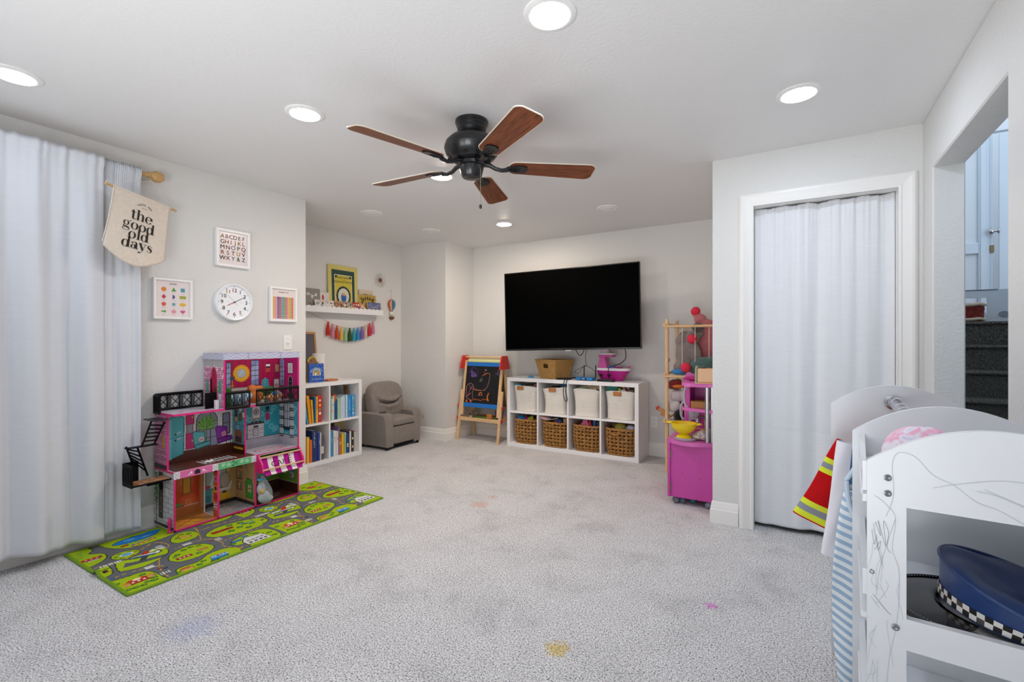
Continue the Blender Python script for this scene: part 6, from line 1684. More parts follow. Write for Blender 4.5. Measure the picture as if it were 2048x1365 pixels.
# pink front edges
def pe(x0, z0, x1, z1, y=Y0, w=.0025): return MB().box(x0, y - w, z0, x1, y + .001, z1).build('pink_edge', MDP, DH, 0)
pe(0, 0, DW, .009); pe(0, 0, .010, Z2 - .035); pe(DW - .010, 0, DW, Z4 - .045); pe(.512, 0, .523, Z2); pe(.258, 0, .270, Z2 - .035)
pe(0, Z2 - .004, DW, Z2 + .001); pe(0, Z3 - .012, DW, Z3 + .001); pe(xa - .001, Z3, xa + .010, Z4 - .045); pe(-.001, Z2, .010, Z3 - .012, Y2); pe(.488, Z2, .498, Z3 - .012, Y2)
MB().box(-.002, Y0, Z2 - .010, 0, 0, Z2 + .001).build('pink_edge', MDP, DH, 0); MB().box(-.002, Y0, Z3 - .012, 0, 0, Z3 + .001).build('pink_edge', MDP, DH, 0)

CE = .0024
ux, uz, uy, nuy = (1, 0, 0), (0, 0, 1), (0, 1, 0), (0, -1, 0)
def back_print(name, x0, z0, w, h, f, y=-.0066):
    r = Ras(w, h, CE, '#cccccc'); f(r, w, h); return r.build(name, PGLOSS, DH, (x0, y, z0), ux, uz)
def left_print(name, x, y0, z0, w, h, f):
    """print facing -x (outside of left wall, inside of right wall); runs from y0 toward the room"""
    r = Ras(w, h, CE, '#cccccc'); f(r, w, h); return r.build(name, PGLOSS, DH, (x, y0, z0), nuy, uz)
def floor_print(name, x0, y0, z, w, d, f):
    r = Ras(w, d, CE, '#cccccc'); f(r, w, d); return r.build(name, PGLOSS, DH, (x0, y0, z), ux, uy)
def chair_p(r, x, y, s, c, dk, cush):
    r.poly([(x - s * .5, y + s * .1), (x - s * .62, y + s), (x - s * .45, y + s * 1.15), (x + s * .25, y + s * 1.0), (x + s * .3, y + s * .3), (x + s * .62, y + s * .28), (x + s * .66, y - s * .05), (x - s * .4, y - s * .25)], dk)
    r.poly([(x - s * .45, y + s * .12), (x - s * .56, y + s * .98), (x - s * .43, y + s * 1.09), (x + s * .2, y + s * .95), (x + s * .24, y + s * .3), (x - s * .4, y + s * .15)], c)
    r.poly([(x - s * .42, y + s * .1), (x + s * .6, y + s * .24), (x + s * .6, y + s * .02), (x - s * .36, y - s * .16)], c); r.line([(x - s * .4, y + s * .08), (x + s * .6, y + s * .22)], .0022, dk)
    for a, b in ((-.33, -.2), (.5, -.02), (.2, -.1)): r.line([(x + s * a, y + s * b), (x + s * a, y + s * (b - .3))], .0035, '#3a1f18')
    r.poly([(x - s * .1, y + s * .25), (x + s * .2, y + s * .35), (x + s * .14, y + s * .68), (x - s * .18, y + s * .58)], cush); r.line([(x - s * .1, y + s * .3), (x + s * .12, y + s * .62)], .004, '#c2304a'); r.line([(x + s * .15, y + s * .38), (x - s * .13, y + s * .55)], .004, '#c2304a')
# --- ground floor left outside: stone, tree, black window, hydrant
def p_stone(r, w, h):
    r.rect(0, 0, w, h, '#cfccd2'); r.bricks(0, 0, w, h, .075, .032, .0026, '#3a3a40')
    r.rect(0, 0, w, .02, '#2a2a2c'); r.line([(.03, .02), (.032, .30)], .010, '#5a4a3a')
    rg = np.random.RandomState(3)
    for k in range(60): r.ell(.03 + rg.normal(0, .012), .14 + rg.rand() * .2, .010, .007, ('#3f7a34', '#5d9a44', '#2c5a2a')[k % 3])
    r.rect(.06, .05, .12, .345, '#0c0c0f'); r.line([(.09, .10), (.09, .33)], .007, '#2a2a30')
    for k in range(9): r.rect(.087, .09 + .014 * k, .096, .10 + .014 * k, ('#d8d2c8', '#c23a3a', '#d9742c', '#4a9a5a', '#c23a3a', '#e0a03a')[k % 6])
    r.rect(.15, .21, .19, .25, '#e6e4e8')
left_print('wall_print', -.0007, 0, .008, DD, Z2 - .02, p_stone)
hy = MB().lathe([(0, 0), (.012, 0), (.012, .006), (.008, .01), (.008, .06), (.011, .062), (.011, .07), (.008, .072), (.007, .085), (.003, .092), (.002, .10), (0, .10)], 14, c=(-.014, -.235, -.001)).box(-.028, -.239, .052, .0, -.231, .062, .002).build('fire_hydrant', M('hydrant_pink', '#d0287a', .35), DH)
# --- first room: orange shop
def p_shop(r, w, h):
    r.rect(0, 0, w, h, '#cf4a2a')
    for (cx, cy) in ((.04, .10), (.16, .22), (.19, .08), (.06, .30)):
        for k in range(24):
            a = 2 * PI * k / 24; r.line([(cx + .008 * math.cos(a), cy + .008 * math.sin(a)), (cx + .06 * math.cos(a), cy + .06 * math.sin(a))], .0026, '#e8935a')
    r.rect(0, 0, w, .055, '#b9703a'); r.line([(0, .058), (w, .058)], .005, '#d9d2c8'); r.rect(.15, .135, .205, .255, '#8a5a26'); r.rect(.158, .143, .197, .247, '#d39a34')
    r.rect(.01, .21, .05, .29, '#d9c0b8'); 
    for k in range(6): r.line([(.01, .215 + .013 * k), (.05, .225 + .013 * k)], .005, '#8f2a34')
    r.rect(.09, .285, .15, .335, '#d8d0d0'); r.ell(.12, .31, .014, .016, '#b8304a'); r.ell(.025, .085, .024, .026, '#d9c9c4'); r.text('R', .025, .072, .035, '#a8283c')
    r.rect(.085, .065, .15, .085, '#5a9a4a'); r.line([(.085, .06), (.16, .062)], .005, '#1e1b1a')
back_print('wall_print', T_, .008, .262 - T_, Z2 - .02, p_shop)
def p_wfloor(r, w, d):
    r.rect(0, 0, w, d, '#c08442')
    for k in range(9): r.line([(0, d * k / 9), (w, d * k / 9)], .0022, '#96602c')
    r.poly([(.04, .07), (.12, .02), (.20, .06), (.17, .14), (.09, .16), (.03, .12)], '#d9902c'); r.poly([(.06, .08), (.12, .04), (.18, .07), (.15, .12), (.09, .13)], '#e2b23a'); r.line([(.05, .06), (.17, .13)], .01, '#c2402c'); r.line([(.15, .04), (.08, .14)], .008, '#c2402c')
floor_print('floor_print', T_, Y0, .0088, .254, DD - .007, p_wfloor)
def p_pillar(r, w, h):
    r.rect(0, 0, w, h, '#cf5a2c'); r.rect(0, .05, w, .10, '#d9d2ce'); 
    for k in range(3): r.line([(0, .055 + .018 * k), (w, .06 + .018 * k)], .006, '#b8304a')
    r.ell(w / 2, .135, .02, .024, '#b8303c'); r.rect(0, .165, w, .21, '#d8a83a'); r.ell(w / 2, .19, .014, .014, '#3a2a26'); r.rect(0, .235, w, .275, '#c8bfd0'); r.rect(.01, .24, w - .01, .27, '#c2367c'); r.rect(.014, .30, w - .014, .335, '#241c1e')
left_print('wall_print', .2613, Y0 + .055, .008, .055, Z2 - .02, p_pillar)
left_print('wall_print', .2613, -.006, .008, .069, Z2 - .02, lambda r, w, h: (r.rect(0, 0, w, h, '#d99a4a'), r.rect(.02, .02, .055, h, '#8f8a84'), r.rect(.024, .03, .05, h, '#cbb9a0')))
# --- salon
def herring(r, w, h, c1='#c9a774', c2='#8a6438'):
    r.rect(0, 0, w, h, c1)
    m = ((np.abs(((r.X / .034) % 1) - .5) * .05 + r.Y) % .011) < .003
    r.put(m, c2)
def p_salon(r, w, h):
    herring(r, w, h); r.rect(0, 0, w, .028, '#2c2522')
    for k in range(6):
        for x in (.022, .19): r.ell(x, .13 + .036 * k, .009, .009, '#e3c44a')
    r.rect(.035, .12, .175, .33, '#5a4a44'); r.rect(.04, .125, .17, .325, '#9fb3b0'); r.poly([(.05, .13), (.1, .13), (.165, .32), (.12, .32)], '#c4d0cc')
    r.rect(.0, .03, .075, .135, '#3f8f96'); r.rect(.006, .04, .068, .085, '#2f7078'); r.ell(.035, .145, .035, .014, '#b83a5c')
    r.ell(.165, .17, .036, .055, '#5c5550'); r.ell(.165, .17, .032, .051, '#b5a79c'); r.poly([(.115, .095), (.205, .095), (.22, .155), (.20, .15), (.19, .115), (.12, .115)], '#cfc4bc'); r.rect(.15, .04, .175, .095, '#3a3430')
    r.poly([(.11, .025), (.21, .025), (.20, .075), (.13, .08), (.115, .06)], '#d9a52c'); r.line([(.11, .025), (.21, .03)], .006, '#8a5a1c')
back_print('wall_print', .270, .008, .244, Z2 - .02, p_salon)
def p_salon2(r, w, h):
    herring(r, w, h); r.rect(0, 0, w, .026, '#2c2522')
    for i, z in enumerate((.085, .165, .25)):
        r.rect(.014, z, .085, z + .062, '#5b4226'); r.rect(.018, z + .008, .081, z + .058, '#a88a5c')
        for k in range(5): r.rect(.021 + .012 * k, z + .01, .028 + .012 * k, z + .03 + .012 * ((k * 7 + i) % 3), ('#3f7a4c', '#a8322e', '#e3d9c4', '#2a2a30', '#3d7a8a')[(k + i) % 5])
    for k in range(5): r.line([(.12 + .006 * k, .30 - .008 * k), (.15 + .006 * k, .27 - .02 * k)], .004, ('#5a6a8c', '#8a8a9a', '#3a3a44')[k % 3])
    r.poly([(.135, .045), (.125, .15), (.15, .19), (.205, .185), (.225, .14), (.225, .045)], '#2a6a24'); r.poly([(.142, .05), (.133, .148), (.154, .18), (.20, .175), (.217, .138), (.217, .05)], '#45a03c')
    r.rect(.165, .09, .2, .14, '#d9c9c4'); r.line([(.165, .115), (.2, .115)], .008, '#b8304a'); r.line([(.182, .09), (.182, .14)], .008, '#b8304a'); r.line([(.14, .045), (.137, .015)], .004, '#2a1a14'); r.line([(.22, .045), (.222, .012)], .004, '#2a1a14')
left_print('wall_print', .5133, -.006, .008, DD - .008, Z2 - .02, p_salon2)
def p_speck(r, w, d):
    rg = np.random.RandomState(2); r.im[:] = np.where(rg.rand(r.ny, r.nx, 1) < .36, .12, .74)
floor_print('floor_print', .270, Y0, .0088, .244, DD - .007, p_speck)
# --- cafe
def p_cafe(r, w, h):
    r.rect(0, 0, w, h, '#6f9a2c'); r.rect(0, 0, w, .075, '#4a2620'); r.line([(0, .08), (w, .08)], .006, '#c9c2a8')
    r.X = r.X - .125
    r.rect(.02, .10, .135, .20, '#5b9aa8'); r.rect(.025, .105, .13, .15, '#8fc0c4'); r.rect(.025, .155, .13, .195, '#8fc0c4'); r.ell(.06, .118, .025, .010, '#a8642c'); r.ell(.10, .118, .02, .010, '#c08a3a'); r.ell(.08, .168, .03, .010, '#a8642c')
    r.rect(.145, .20, .20, .33, '#3a2a24'); r.rect(.15, .205, .195, .325, '#8a9a94'); r.rect(.22, .10, .255, .31, '#55606a'); r.rect(.27, .16, .325, .33, '#dfe2e2'); r.rect(.255, .155, .262, .335, '#3a2620'); r.rect(.21, .08, .255, .12, '#2c2420')
    r.rect(.0, .28, .05, .34, '#8a2c3a')
back_print('wall_print', .522, .008, DW - T_ - .522, Z2 - .02, p_cafe)
def p_cafe2(r, w, h):
    r.rect(0, 0, w, h, '#6f9a2c'); r.rect(0, 0, w, .07, '#4a2620'); r.line([(0, .075), (w, .075)], .006, '#c9c2a8'); r.rect(.04, .13, .10, .30, '#e2e4e2'); r.rect(.135, .10, .205, .235, '#4a5c68'); r.rect(.14, .105, .20, .23, '#9fb2bc')
    for k in range(6): r.ell(.155 + .03 * (k % 2), .125 + .036 * (k // 2), .011, .012, ('#a8402c', '#d9c39a', '#4c8a4a', '#3c6ea8', '#e0d8c8', '#b5552c')[k])
left_print('wall_print', DW - T_ - .0007, -.006, .008, DD - .01, Z2 - .02, p_cafe2)
def p_dark(r, w, d):
    r.rect(0, 0, w, d, '#5a3024')
    for k in range(10): r.line([(0, d * k / 10), (w, d * k / 10)], .002, '#3c1e16')
    for (x, y) in ((.14, .10), (.20, .12), (.17, .07)): r.poly([(x, y), (x + .06, y + .01), (x + .075, y + .03), (x + .01, y + .02)], '#a8a09a')
floor_print('floor_print', .522, Y0, .0088, DW - T_ - .522, DD - .007, p_dark)
# --- first floor front fascia: pink with shoes, green with scissors
def p_fascia(r, w, h):
    r.rect(0, 0, w, h, '#e06aa8')
    for x0 in (0, .228, .488):
        r.rect(x0, 0, x0 + .034, h, '#e4e0ea'); r.line([(x0 + .004, h), (x0 + .017, h * .45), (x0 + .03, h)], .002, '#6a6470'); r.line([(x0 + .004, h * .55), (x0 + .017, 0), (x0 + .03, h * .55)], .002, '#6a6470')
    r.rect(.262, 0, .488, h, '#5fb67c')
    for sx, x in ((1, .085), (-1, .185)):
        r.poly([(x - sx * .022, .010), (x - sx * .002, .014), (x + sx * .014, .033), (x + sx * .02, .030), (x + sx * .018, .010), (x + sx * .015, .010), (x + sx * .014, .024), (x + sx * .003, .012)], '#f2eef2')
    r.rect(.118, .008, .152, .030, '#141216'); r.ell(.135, .031, .011, .007, '#141216')
    for x, s in ((.295, 1), (.33, -1), (.42, 1), (.455, -1)):
        pts = [(x + .014 * (1 - k / 16) * math.cos(s * k * .75), .024 + .014 * (1 - k / 16) * math.sin(s * k * .75)) for k in range(17)]; r.line(pts, .0022, '#e6f2e8')
    r.line([(.36, .012), (.392, .036)], .003, '#1a1a1c'); r.line([(.362, .036), (.39, .012)], .003, '#1a1a1c'); r.ell(.36, .01, .005, .005, '#1a1a1c'); r.ell(.36, .038, .005, .005, '#1a1a1c')
CE = .0012
rf = Ras(.522, .044, CE, '#cccccc'); p_fascia(rf, .522, .044); dpan('fascia', 0, Y0 - .003, Z2 - .046, .522, Y0 + .004, Z2)
rf.build('fascia_print', PGLOSS, DH, (0, Y0 - .0036, Z2 - .046), ux, uz)
CE = .0022
# --- second floor: outside bricks
def p_pbrick(r, w, h):
    r.rect(0, 0, w, h, '#d9a8c4'); r.bricks(0, 0, w, h, .03, .0125, .0028, '#e4d3dc', '#b03a7e', .18)
def p_out2(r, w, h):
    p_pbrick(r, w, h); r.rect(0, 0, w, .03, '#1e1a1e'); r.rect(.105, .135, .135, .22, '#b8802c'); r.rect(.11, .14, .13, .215, '#e0a83a')
left_print('wall_print', -.0007, 0, Z2, -Y2, Z3 - Z2 - .012, p_out2)
def p_living(r, w, h):
    r.rect(0, 0, w, h, '#e2dcde'); r.bricks(0, 0, w, h, .036, .015, .0016, '#9a9094', '#e6e0e2', .04); r.rect(0, 0, w, .072, '#5a2c20')
    for k in range(5): r.line([(0, .014 * k), (w, .014 * k)], .002, '#3e1c14')
    r.X = r.X - .035
    # window
    r.rect(.20, .072, .345, .25, '#4a302a'); r.ell(.2725, .25, .073, .075, '#4a302a'); r.rect(.205, .076, .34, .25, '#8f90a4'); r.ell(.2725, .25, .067, .069, '#8f90a4')
    for x in (.25, .295): r.line([(x, .076), (x, .315)], .005, '#4a302a')
    for z in (.135, .195, .25): r.line([(.205, z), (.34, z)], .004, '#4a302a')
    r.rect(.14, .13, .185, .29, '#4a302a'); r.rect(.145, .135, .18, .285, '#9a94a0'); r.rect(.375, .14, .43, .295, '#3a1f1c'); r.rect(.381, .146, .424, .289, '#8a88a0'); r.line([(.381, .22), (.424, .22)], .004, '#3a1f1c')
    # fridge, cabinets
    r.poly([(.030, .02), (.125, .05), (.13, .30), (.105, .315), (.045, .312), (.03, .29)], '#2a6a74'); r.poly([(.036, .026), (.12, .054), (.124, .297), (.103, .309), (.048, .306), (.036, .288)], '#54b9c2'); r.rect(.036, .026, .052, .29, '#7fd0d6'); r.line([(.036, .165), (.122, .175)], .003, '#2a6a74')
    for z in (.19, .15): r.line([(.075, z), (.105, z + .012)], .007, '#d8d8dc'); r.ell(.075, z, .007, .007, '#3a3a40')
    for z0, z1 in ((.075, .185), (.245, .34)):
        r.rect(.135, z0, .19, z1, '#7a1440'); r.rect(.139, z0 + .004, .186, z1 - .004, '#c4246c'); r.ell(.178, (z0 + z1) / 2, .003, .008, '#e0c03a')
    # plant
    for a, L_ in ((2.5, .085), (2.1, .10), (1.75, .115), (1.35, .115), (1.0, .10), (.65, .085), (2.9, .06), (.3, .06)):
        cx, cy = .268, .20; ex, ey = cx + L_ * math.cos(a), cy + L_ * math.sin(a); nx, ny = -math.sin(a) * .016, math.cos(a) * .016
        r.poly([(cx, cy), ((cx + ex) / 2 + nx * 1.2, (cy + ey) / 2 + ny * 1.2), (ex, ey), ((cx + ex) / 2 - nx * 1.2, (cy + ey) / 2 - ny * 1.2)], '#2a5a1e'); r.poly([(cx, cy), ((cx + ex) / 2 + nx, (cy + ey) / 2 + ny), (ex * .96 + cx * .04, ey * .96 + cy * .04), ((cx + ex) / 2 - nx, (cy + ey) / 2 - ny)], '#6aa83a'); r.line([(cx, cy), (ex, ey)], .002, '#a8cf7a')
    r.line([(.268, .10), (.268, .22)], .006, '#4a7a2c')
    chair_p(r, .235, .085, .095, '#57b0b2', '#2a6468', '#e0d6d0'); chair_p(r, .385, .10, .095, '#8a2c9c', '#4a1458', '#e6a4b8')
back_print('wall_print', T_, Z2, .482, Z3 - Z2 - .012, p_living)
def p_desk(r, w, h):
    r.rect(0, 0, w, h, '#4a9aa8'); rg = np.random.RandomState(4)
    for k in range(50): r.ell(rg.rand() * w, .08 + rg.rand() * h, .012, .008, ('#5fb0bc', '#3a8796')[k % 2])
    r.rect(0, 0, w, .07, '#4a2418'); r.rect(.03, .075, .13, .165, '#8a5a3a'); r.rect(.04, .08, .12, .12, '#3a2a26'); r.rect(.045, .165, .10, .21, '#2c3a48'); r.rect(.05, .17, .095, .205, '#7fb0c4'); r.rect(.02, .08, .03, .16, '#c9b9a0')
    for (x, z, c) in ((.03, .27, '#3a3a40'), (.085, .24, '#7a5a3a'), (.085, .30, '#d9d2c8'), (.03, .22, '#caa06a'), (.125, .26, '#dcd6cc')): r.rect(x, z, x + .042, z + .048, '#2a2426'); r.rect(x + .005, z + .005, x + .037, z + .043, c)
    r.rect(.02, .03, .14, .045, '#d9b02c')
left_print('wall_print', .4893, -.006, Z2, -Y2 - .008, Z3 - Z2 - .012, p_desk)
def p_wood2(r, w, d):
    r.rect(0, 0, w, d, '#5f3022')
    for k in range(12): r.line([(0, d * k / 12), (w, d * k / 12)], .002, '#3e1c14')
    for k in range(8): r.poly([(.20 + .028 * k, .05), (.214 + .028 * k, .05), (.205 + .028 * k, .16), (.191 + .028 * k, .16)], '#e2dedc'); r.poly([(.214 + .028 * k, .05), (.228 + .028 * k, .05), (.219 + .028 * k, .16), (.205 + .028 * k, .16)], '#2a2022')
floor_print('floor_print', T_, Y0, Z2 + .0008, .514, DD - .007, p_wood2)
MB().ell((.24, -.18, Z2 + .007), (.028, .02, .007), 12, 6).ell((.262, -.175, Z2 + .009), (.012, .011, .008), 10, 6).build('white_cat_toy', M('white_toy', '#dcdcdc', .5), DH)
def dam(r, w, h, c1, c2, n, s):
    r.rect(0, 0, w, h, c1); rg = np.random.RandomState(6)
    for k in range(n):
        x, y = rg.rand() * w, rg.rand() * h
        for a in range(6): r.ell(x + s * math.cos(a * 1.05), y + s * math.sin(a * 1.05), s * .55, s * .4, c2)
def p_kitchen(r, w, h):
    dam(r, w, h, '#2f9aa8', '#6fbcc6', 22, .016); r.rect(0, 0, w, .07, '#b9b4bc'); r.bricks(0, 0, w, .07, .03, .014, .0016, '#8f8a94'); r.line([(0, .072), (w, .072)], .004, '#2a2628')
    r.X = r.X - .09
    r.rect(.01, .07, .145, .19, '#4a4448'); r.rect(.014, .074, .141, .175, '#d2cdd0'); r.rect(.01, .176, .145, .186, '#33292a'); r.rect(.055, .085, .1, .145, '#7a7478'); r.rect(.06, .09, .095, .14, '#bdb8ba'); r.rect(.058, .15, .098, .165, '#2a2426')
    for x in (.02, .108):
        for z in (.082, .11, .138): r.rect(x, z, x + .03, z + .022, '#8a8488'); r.rect(x + .003, z + .003, x + .027, z + .019, '#d9d4d6'); r.rect(x + .011, z + .009, x + .019, z + .013, '#b88a3a')
    for x in (.05, .08, .11): r.ell(x, .193, .010, .008, '#2c2426'); r.ell(x - .004, .205, .005, .006, '#c2762c')
    r.rect(.045, .215, .115, .325, '#a86a2c'); r.rect(.052, .222, .108, .318, '#cfd0d4'); r.ell(.08, .27, .022, .026, '#6a6668'); r.ell(.08, .27, .016, .019, '#b5b2b4'); r.ell(.08, .27, .008, .010, '#5f5b5d')
    r.rect(.14, .255, .20, .268, '#2f6a74'); r.rect(.155, .195, .188, .252, '#b01f5e'); r.ell(.17, .29, .018, .014, '#2a1420'); r.rect(.155, .268, .185, .276, '#2a1420')
back_print('wall_print', .498, Z2, DW - T_ - .498, Z3 - Z2 - .012, p_kitchen)
def p_curt(r, w, h):
    dam(r, w, h, '#2f9aa8', '#7fc4cc', 16, .016); r.rect(0, 0, w, .075, '#b9b4bc'); r.line([(0, .076), (w, .076)], .004, '#2a2628')
    r.rect(.05, .11, .15, .325, '#15141a'); r.rect(.075, .14, .14, .32, '#c3c6cc')
    for x in (.09, .115): r.line([(x, .14), (x, .32)], .005, '#15141a')
    for z in (.2, .26): r.line([(.075, z), (.14, z)], .005, '#15141a')
    for x0 in (.012, .145):
        r.rect(x0, .055, x0 + .05, .345, '#d0cdd4')
        for k in range(4): r.line([(x0 + .012 * k + .006, .055), (x0 + .012 * k + .006, .345)], .002, '#9a96a2')
        for z in (.055, .125, .195, .265, .325):
            r.rect(x0, z, x0 + .05, z + .026, '#16141a'); r.ell(x0 + .015, z + .013, .006, .006, '#d0cdd4'); r.ell(x0 + .037, z + .013, .006, .006, '#d0cdd4')
left_print('wall_print', DW - T_ - .0007, -.006, Z2, DD - .01, Z3 - Z2 - .012, p_curt)
def p_marble(r, w, d):
    r.rect(0, 0, w, d, '#c6c0ca'); r.bricks(0, 0, w, d, .06, .03, .0016, '#a9a3ae')
    r.ell(.17, .10, .125, .06, '#a8345c'); r.ell(.17, .10, .115, .053, '#d9c3c8'); rg = np.random.RandomState(1)
    for k in range(70):
        a, q = rg.rand() * 6.28, rg.rand() ** .5; r.ell(.17 + .11 * q * math.cos(a), .10 + .05 * q * math.sin(a), .006, .004, '#b8586e')
floor_print('floor_print', .522, Y0, Z2 + .0008, DW - T_ - .522, DD - .007, p_marble)
# --- third floor
def p_terr(r, w, d):
    r.rect(0, 0, w, d, '#cdc8d4'); r.bricks(0, 0, w, d, .05, .025, .0014, '#aaa4b4'); r.ell(.16, .09, .09, .04, '#d88aa8'); r.ell(.16, .09, .07, .03, '#cdc8d4')
floor_print('floor_print', 0, Y0, Z3 + .0008, xa, DD, p_terr)
def p_arch(r, w, h):
    p_pbrick(r, w, h); r.rect(0, h - .05, w, h, '#a9a4a8')
    rg = np.random.RandomState(9)
    for k in range(26): r.ell(rg.rand() * w, .21 + .08 * rg.rand(), .005, .007, '#f0e6d6')
    for x in (.045, .205): r.rect(x - .018, 0, x + .018, .10, '#d9d6d8'); [r.ell(x + .007 * (k - 2), .10 + .045, .005, .05, ('#4a9a5a', '#3a8a8a')[k % 2]) for k in range(5)]
ra_ = Ras(DD, .33, CE, '#cccccc'); p_arch(ra_, DD, .33)
o = ra_.build('wall_print', PGLOSS, DH, (xa - .0007, 0, Z3), nuy, uz)
# open the doorway in the print
bm = bmesh.new(); bm.from_mesh(o.data)
dl = [f for f in bm.faces if (abs(f.calc_center_median().y - yc_) < aw_ and (f.calc_center_median().z - Z3 < .2 or ((f.calc_center_median().y - yc_) / aw_) ** 2 + ((f.calc_center_median().z - Z3 - .2) / .075) ** 2 < 1))]
bmesh.ops.delete(bm, geom=dl, context='FACES'); bm.to_mesh(o.data); bm.free()
def winp(r, x0, x1, z0, z1, arch_=False):
    r.rect(x0, z0, x1, z1, '#2a2634'); r.rect(x0 + .004, z0 + .004, x1 - .004, z1 - .004, '#7d8ab0'); r.poly([(x0 + .004, z0 + .03), (x1 - .004, z0 + .06), (x1 - .004, z1 - .02), (x0 + .004, z1 - .06)], '#9aa8c8')
    r.line([((x0 + x1) / 2, z0), ((x0 + x1) / 2, z1)], .004, '#2a2634')
    for k in range(1, 5): r.line([(x0, z0 + (z1 - z0) * k / 5), (x1, z0 + (z1 - z0) * k / 5)], .004, '#2a2634')
def p_bed(r, w, h):
    r.X = (r.X - .136) / .80 + .005
    r.rect(-1, 0, 1, h, '#a31247')
    for k in range(-3, 10): r.rect(k * .057, 0, k * .057 + .020, h, '#971042')
    winp(r, .005, .05, .10, .30); winp(r, .235, .315, .115, .31); winp(r, .53, .546, .1, .3)
    cx, cz = .145, .215
    for k in range(18):
        a = 2 * PI * k / 18; r.ell(cx + .066 * math.cos(a), cz + .054 * math.sin(a), .013, .011, '#d99a1c')
    r.ell(cx, cz, .062, .050, '#e0aa24'); r.ell(cx, cz, .043, .035, '#6a6a72'); r.ell(cx, cz, .040, .032, '#a9b6bc'); r.line([(cx - .02, cz - .02), (cx + .02, cz + .025)], .005, '#c4ced2')
    r.rect(.04, .165, .085, .195, '#4a4450'); r.line([(.062, .13), (.062, .165)], .004, '#d0922c'); r.ell(.062, .125, .014, .008, '#c8862a')
    r.rect(.055, .0, .25, .11, '#8f8680'); r.rect(.06, 0, .245, .105, '#c9c0ba'); r.rect(.075, 0, .23, .085, '#8f0f3e'); r.rect(.11, .05, .20, .07, '#b9b0ac')
    r.poly([(.29, 0), (.47, 0), (.46, .095), (.30, .095)], '#4a7a3a'); r.poly([(.30, .06), (.46, .06), (.45, .10), (.31, .10)], '#6aa04a'); r.poly([(.33, .095), (.35, .16), (.375, .172), (.40, .16), (.42, .095)], '#2f8796'); r.line([(.375, .1), (.375, .17)], .004, '#8fc4c8')
    for z in (.11, .13, .15): r.line([(.335, z), (.415, z)], .003, '#8fc4c8')
    r.rect(.385, .275, .425, .285, '#1c181c'); r.rect(.385, .258, .425, .275, '#dcd8d4'); r.rect(.388, .245, .422, .258, '#1c181c')
    for k in range(5): r.line([(.388 + .008 * k, .245), (.386 + .009 * k, .215)], .003, '#c8862a')
    r.rect(.475, .205, .525, .275, '#6a3a2a'); r.rect(.481, .211, .519, .269, '#b98a68'); r.rect(.465, .02, .525, .155, '#8a847e'); r.rect(.47, .085, .52, .15, '#d0cac4'); r.rect(.47, .03, .52, .08, '#d0cac4')
    for k in range(4): r.rect(.474 + .011 * k, .088, .480 + .011 * k, .115 + .008 * (k % 2), ('#3a2a2c', '#7a3a2c', '#2c3a4a', '#b98a3a')[k]); r.rect(.476 + .011 * k, .034, .482 + .011 * k, .055, ('#2a1a1c', '#8a2a3c', '#3a3a40', '#a8382c')[k])
back_print('wall_print', xa + T_, Z3, DW - T_ - xa - T_, Z4 - .04 - Z3, p_bed)
def p_mag(r, w, h):
    r.rect(0, 0, w, h, '#a8145c'); r.rect(w * .35, 0, w, h, '#b81a6c'); winp(r, .015, .075, .10, .29); r.ell(.045, .29, .03, .03, '#7d8ab0')
    r.rect(.115, .20, .185, .29, '#2a2226'); r.rect(.12, .205, .18, .285, '#d6d0d0'); r.line([(.135, .22), (.15, .26), (.165, .27)], .003, '#5a5458'); r.line([(.15, .26), (.16, .215)], .003, '#5a5458')
    r.rect(.125, .06, .18, .15, '#c89ab0'); r.ell(.1525, .15, .0275, .035, '#c89ab0'); r.rect(.13, .06, .175, .15, '#151116'); r.ell(.1525, .15, .0225, .03, '#151116')
    for k in range(12): r.ell(.137 + .011 * (k % 4), .08 + .03 * (k // 4), .0022, .0022, '#d9c8d0')
    r.rect(.11, .0, .20, .03, '#5a4a58'); r.ell(.155, .032, .05, .02, '#4a3c48')
left_print('wall_print', DW - T_ - .0007, -.006, Z3, DD - .01, Z4 - .045 - Z3, p_mag)
def p_green(r, w, h): r.rect(0, 0, w, h, '#8f1440'); r.rect(0, 0, w, .13, '#3f8a34'); r.bricks(0, 0, w, .13, .04, .02, .0018, '#2c6a26')
floor_print('floor_print', xa + T_, Y0, Z3 + .0008, DW - xa - 2 * T_, DD - .007, lambda r, w, d: r.rect(0, 0, w, d, '#c8c2c8'))
# door leaf seen through the arch
dpan('arch_door', xa + .06, -.23, Z3, xa + .064, -.02, Z3 + .13, M('door_green', '#3f8a34', .4))
# roof fascia with zigzag moulding
def p_zig(r, w, h):
    r.rect(0, 0, w, h, '#c6c6dc'); n = max(1, int(round(w / .078))); s = w / n
    for k in range(n):
        x = s * k
        r.rect(x, 0, x + .006, h, '#d9d9ea'); r.line([(x, 0), (x, h)], .0016, '#4a4a62'); r.line([(x + .006, 0), (x + .006, h)], .0016, '#4a4a62')
        for q in (0, .5): r.line([(x + .008, h * (.95 - q)), (x + s / 2, h * (.5 - q)), (x + s - .002, h * (.95 - q))], .0018, '#4a4a62')
    r.line([(0, .001), (w, .001)], .002, '#4a4a62'); r.line([(0, h - .001), (w, h - .001)], .002, '#4a4a62')
FZ = .046
CE = .0012
dpan('roof_fascia', xa, Y0 - .004, Z4 - FZ, DW + .003, Y0 + .004, Z4, M('fascia_lilac', '#c6c6dc', .4)); dpan('roof_fascia', xa - .006, Y0, Z4 - FZ, xa, 0, Z4, M('fascia_lilac', '#c6c6dc', .4)); dpan('roof_fascia', xa, -.008, Z4 - FZ, DW, 0, Z4, M('fascia_lilac', '#c6c6dc', .4))
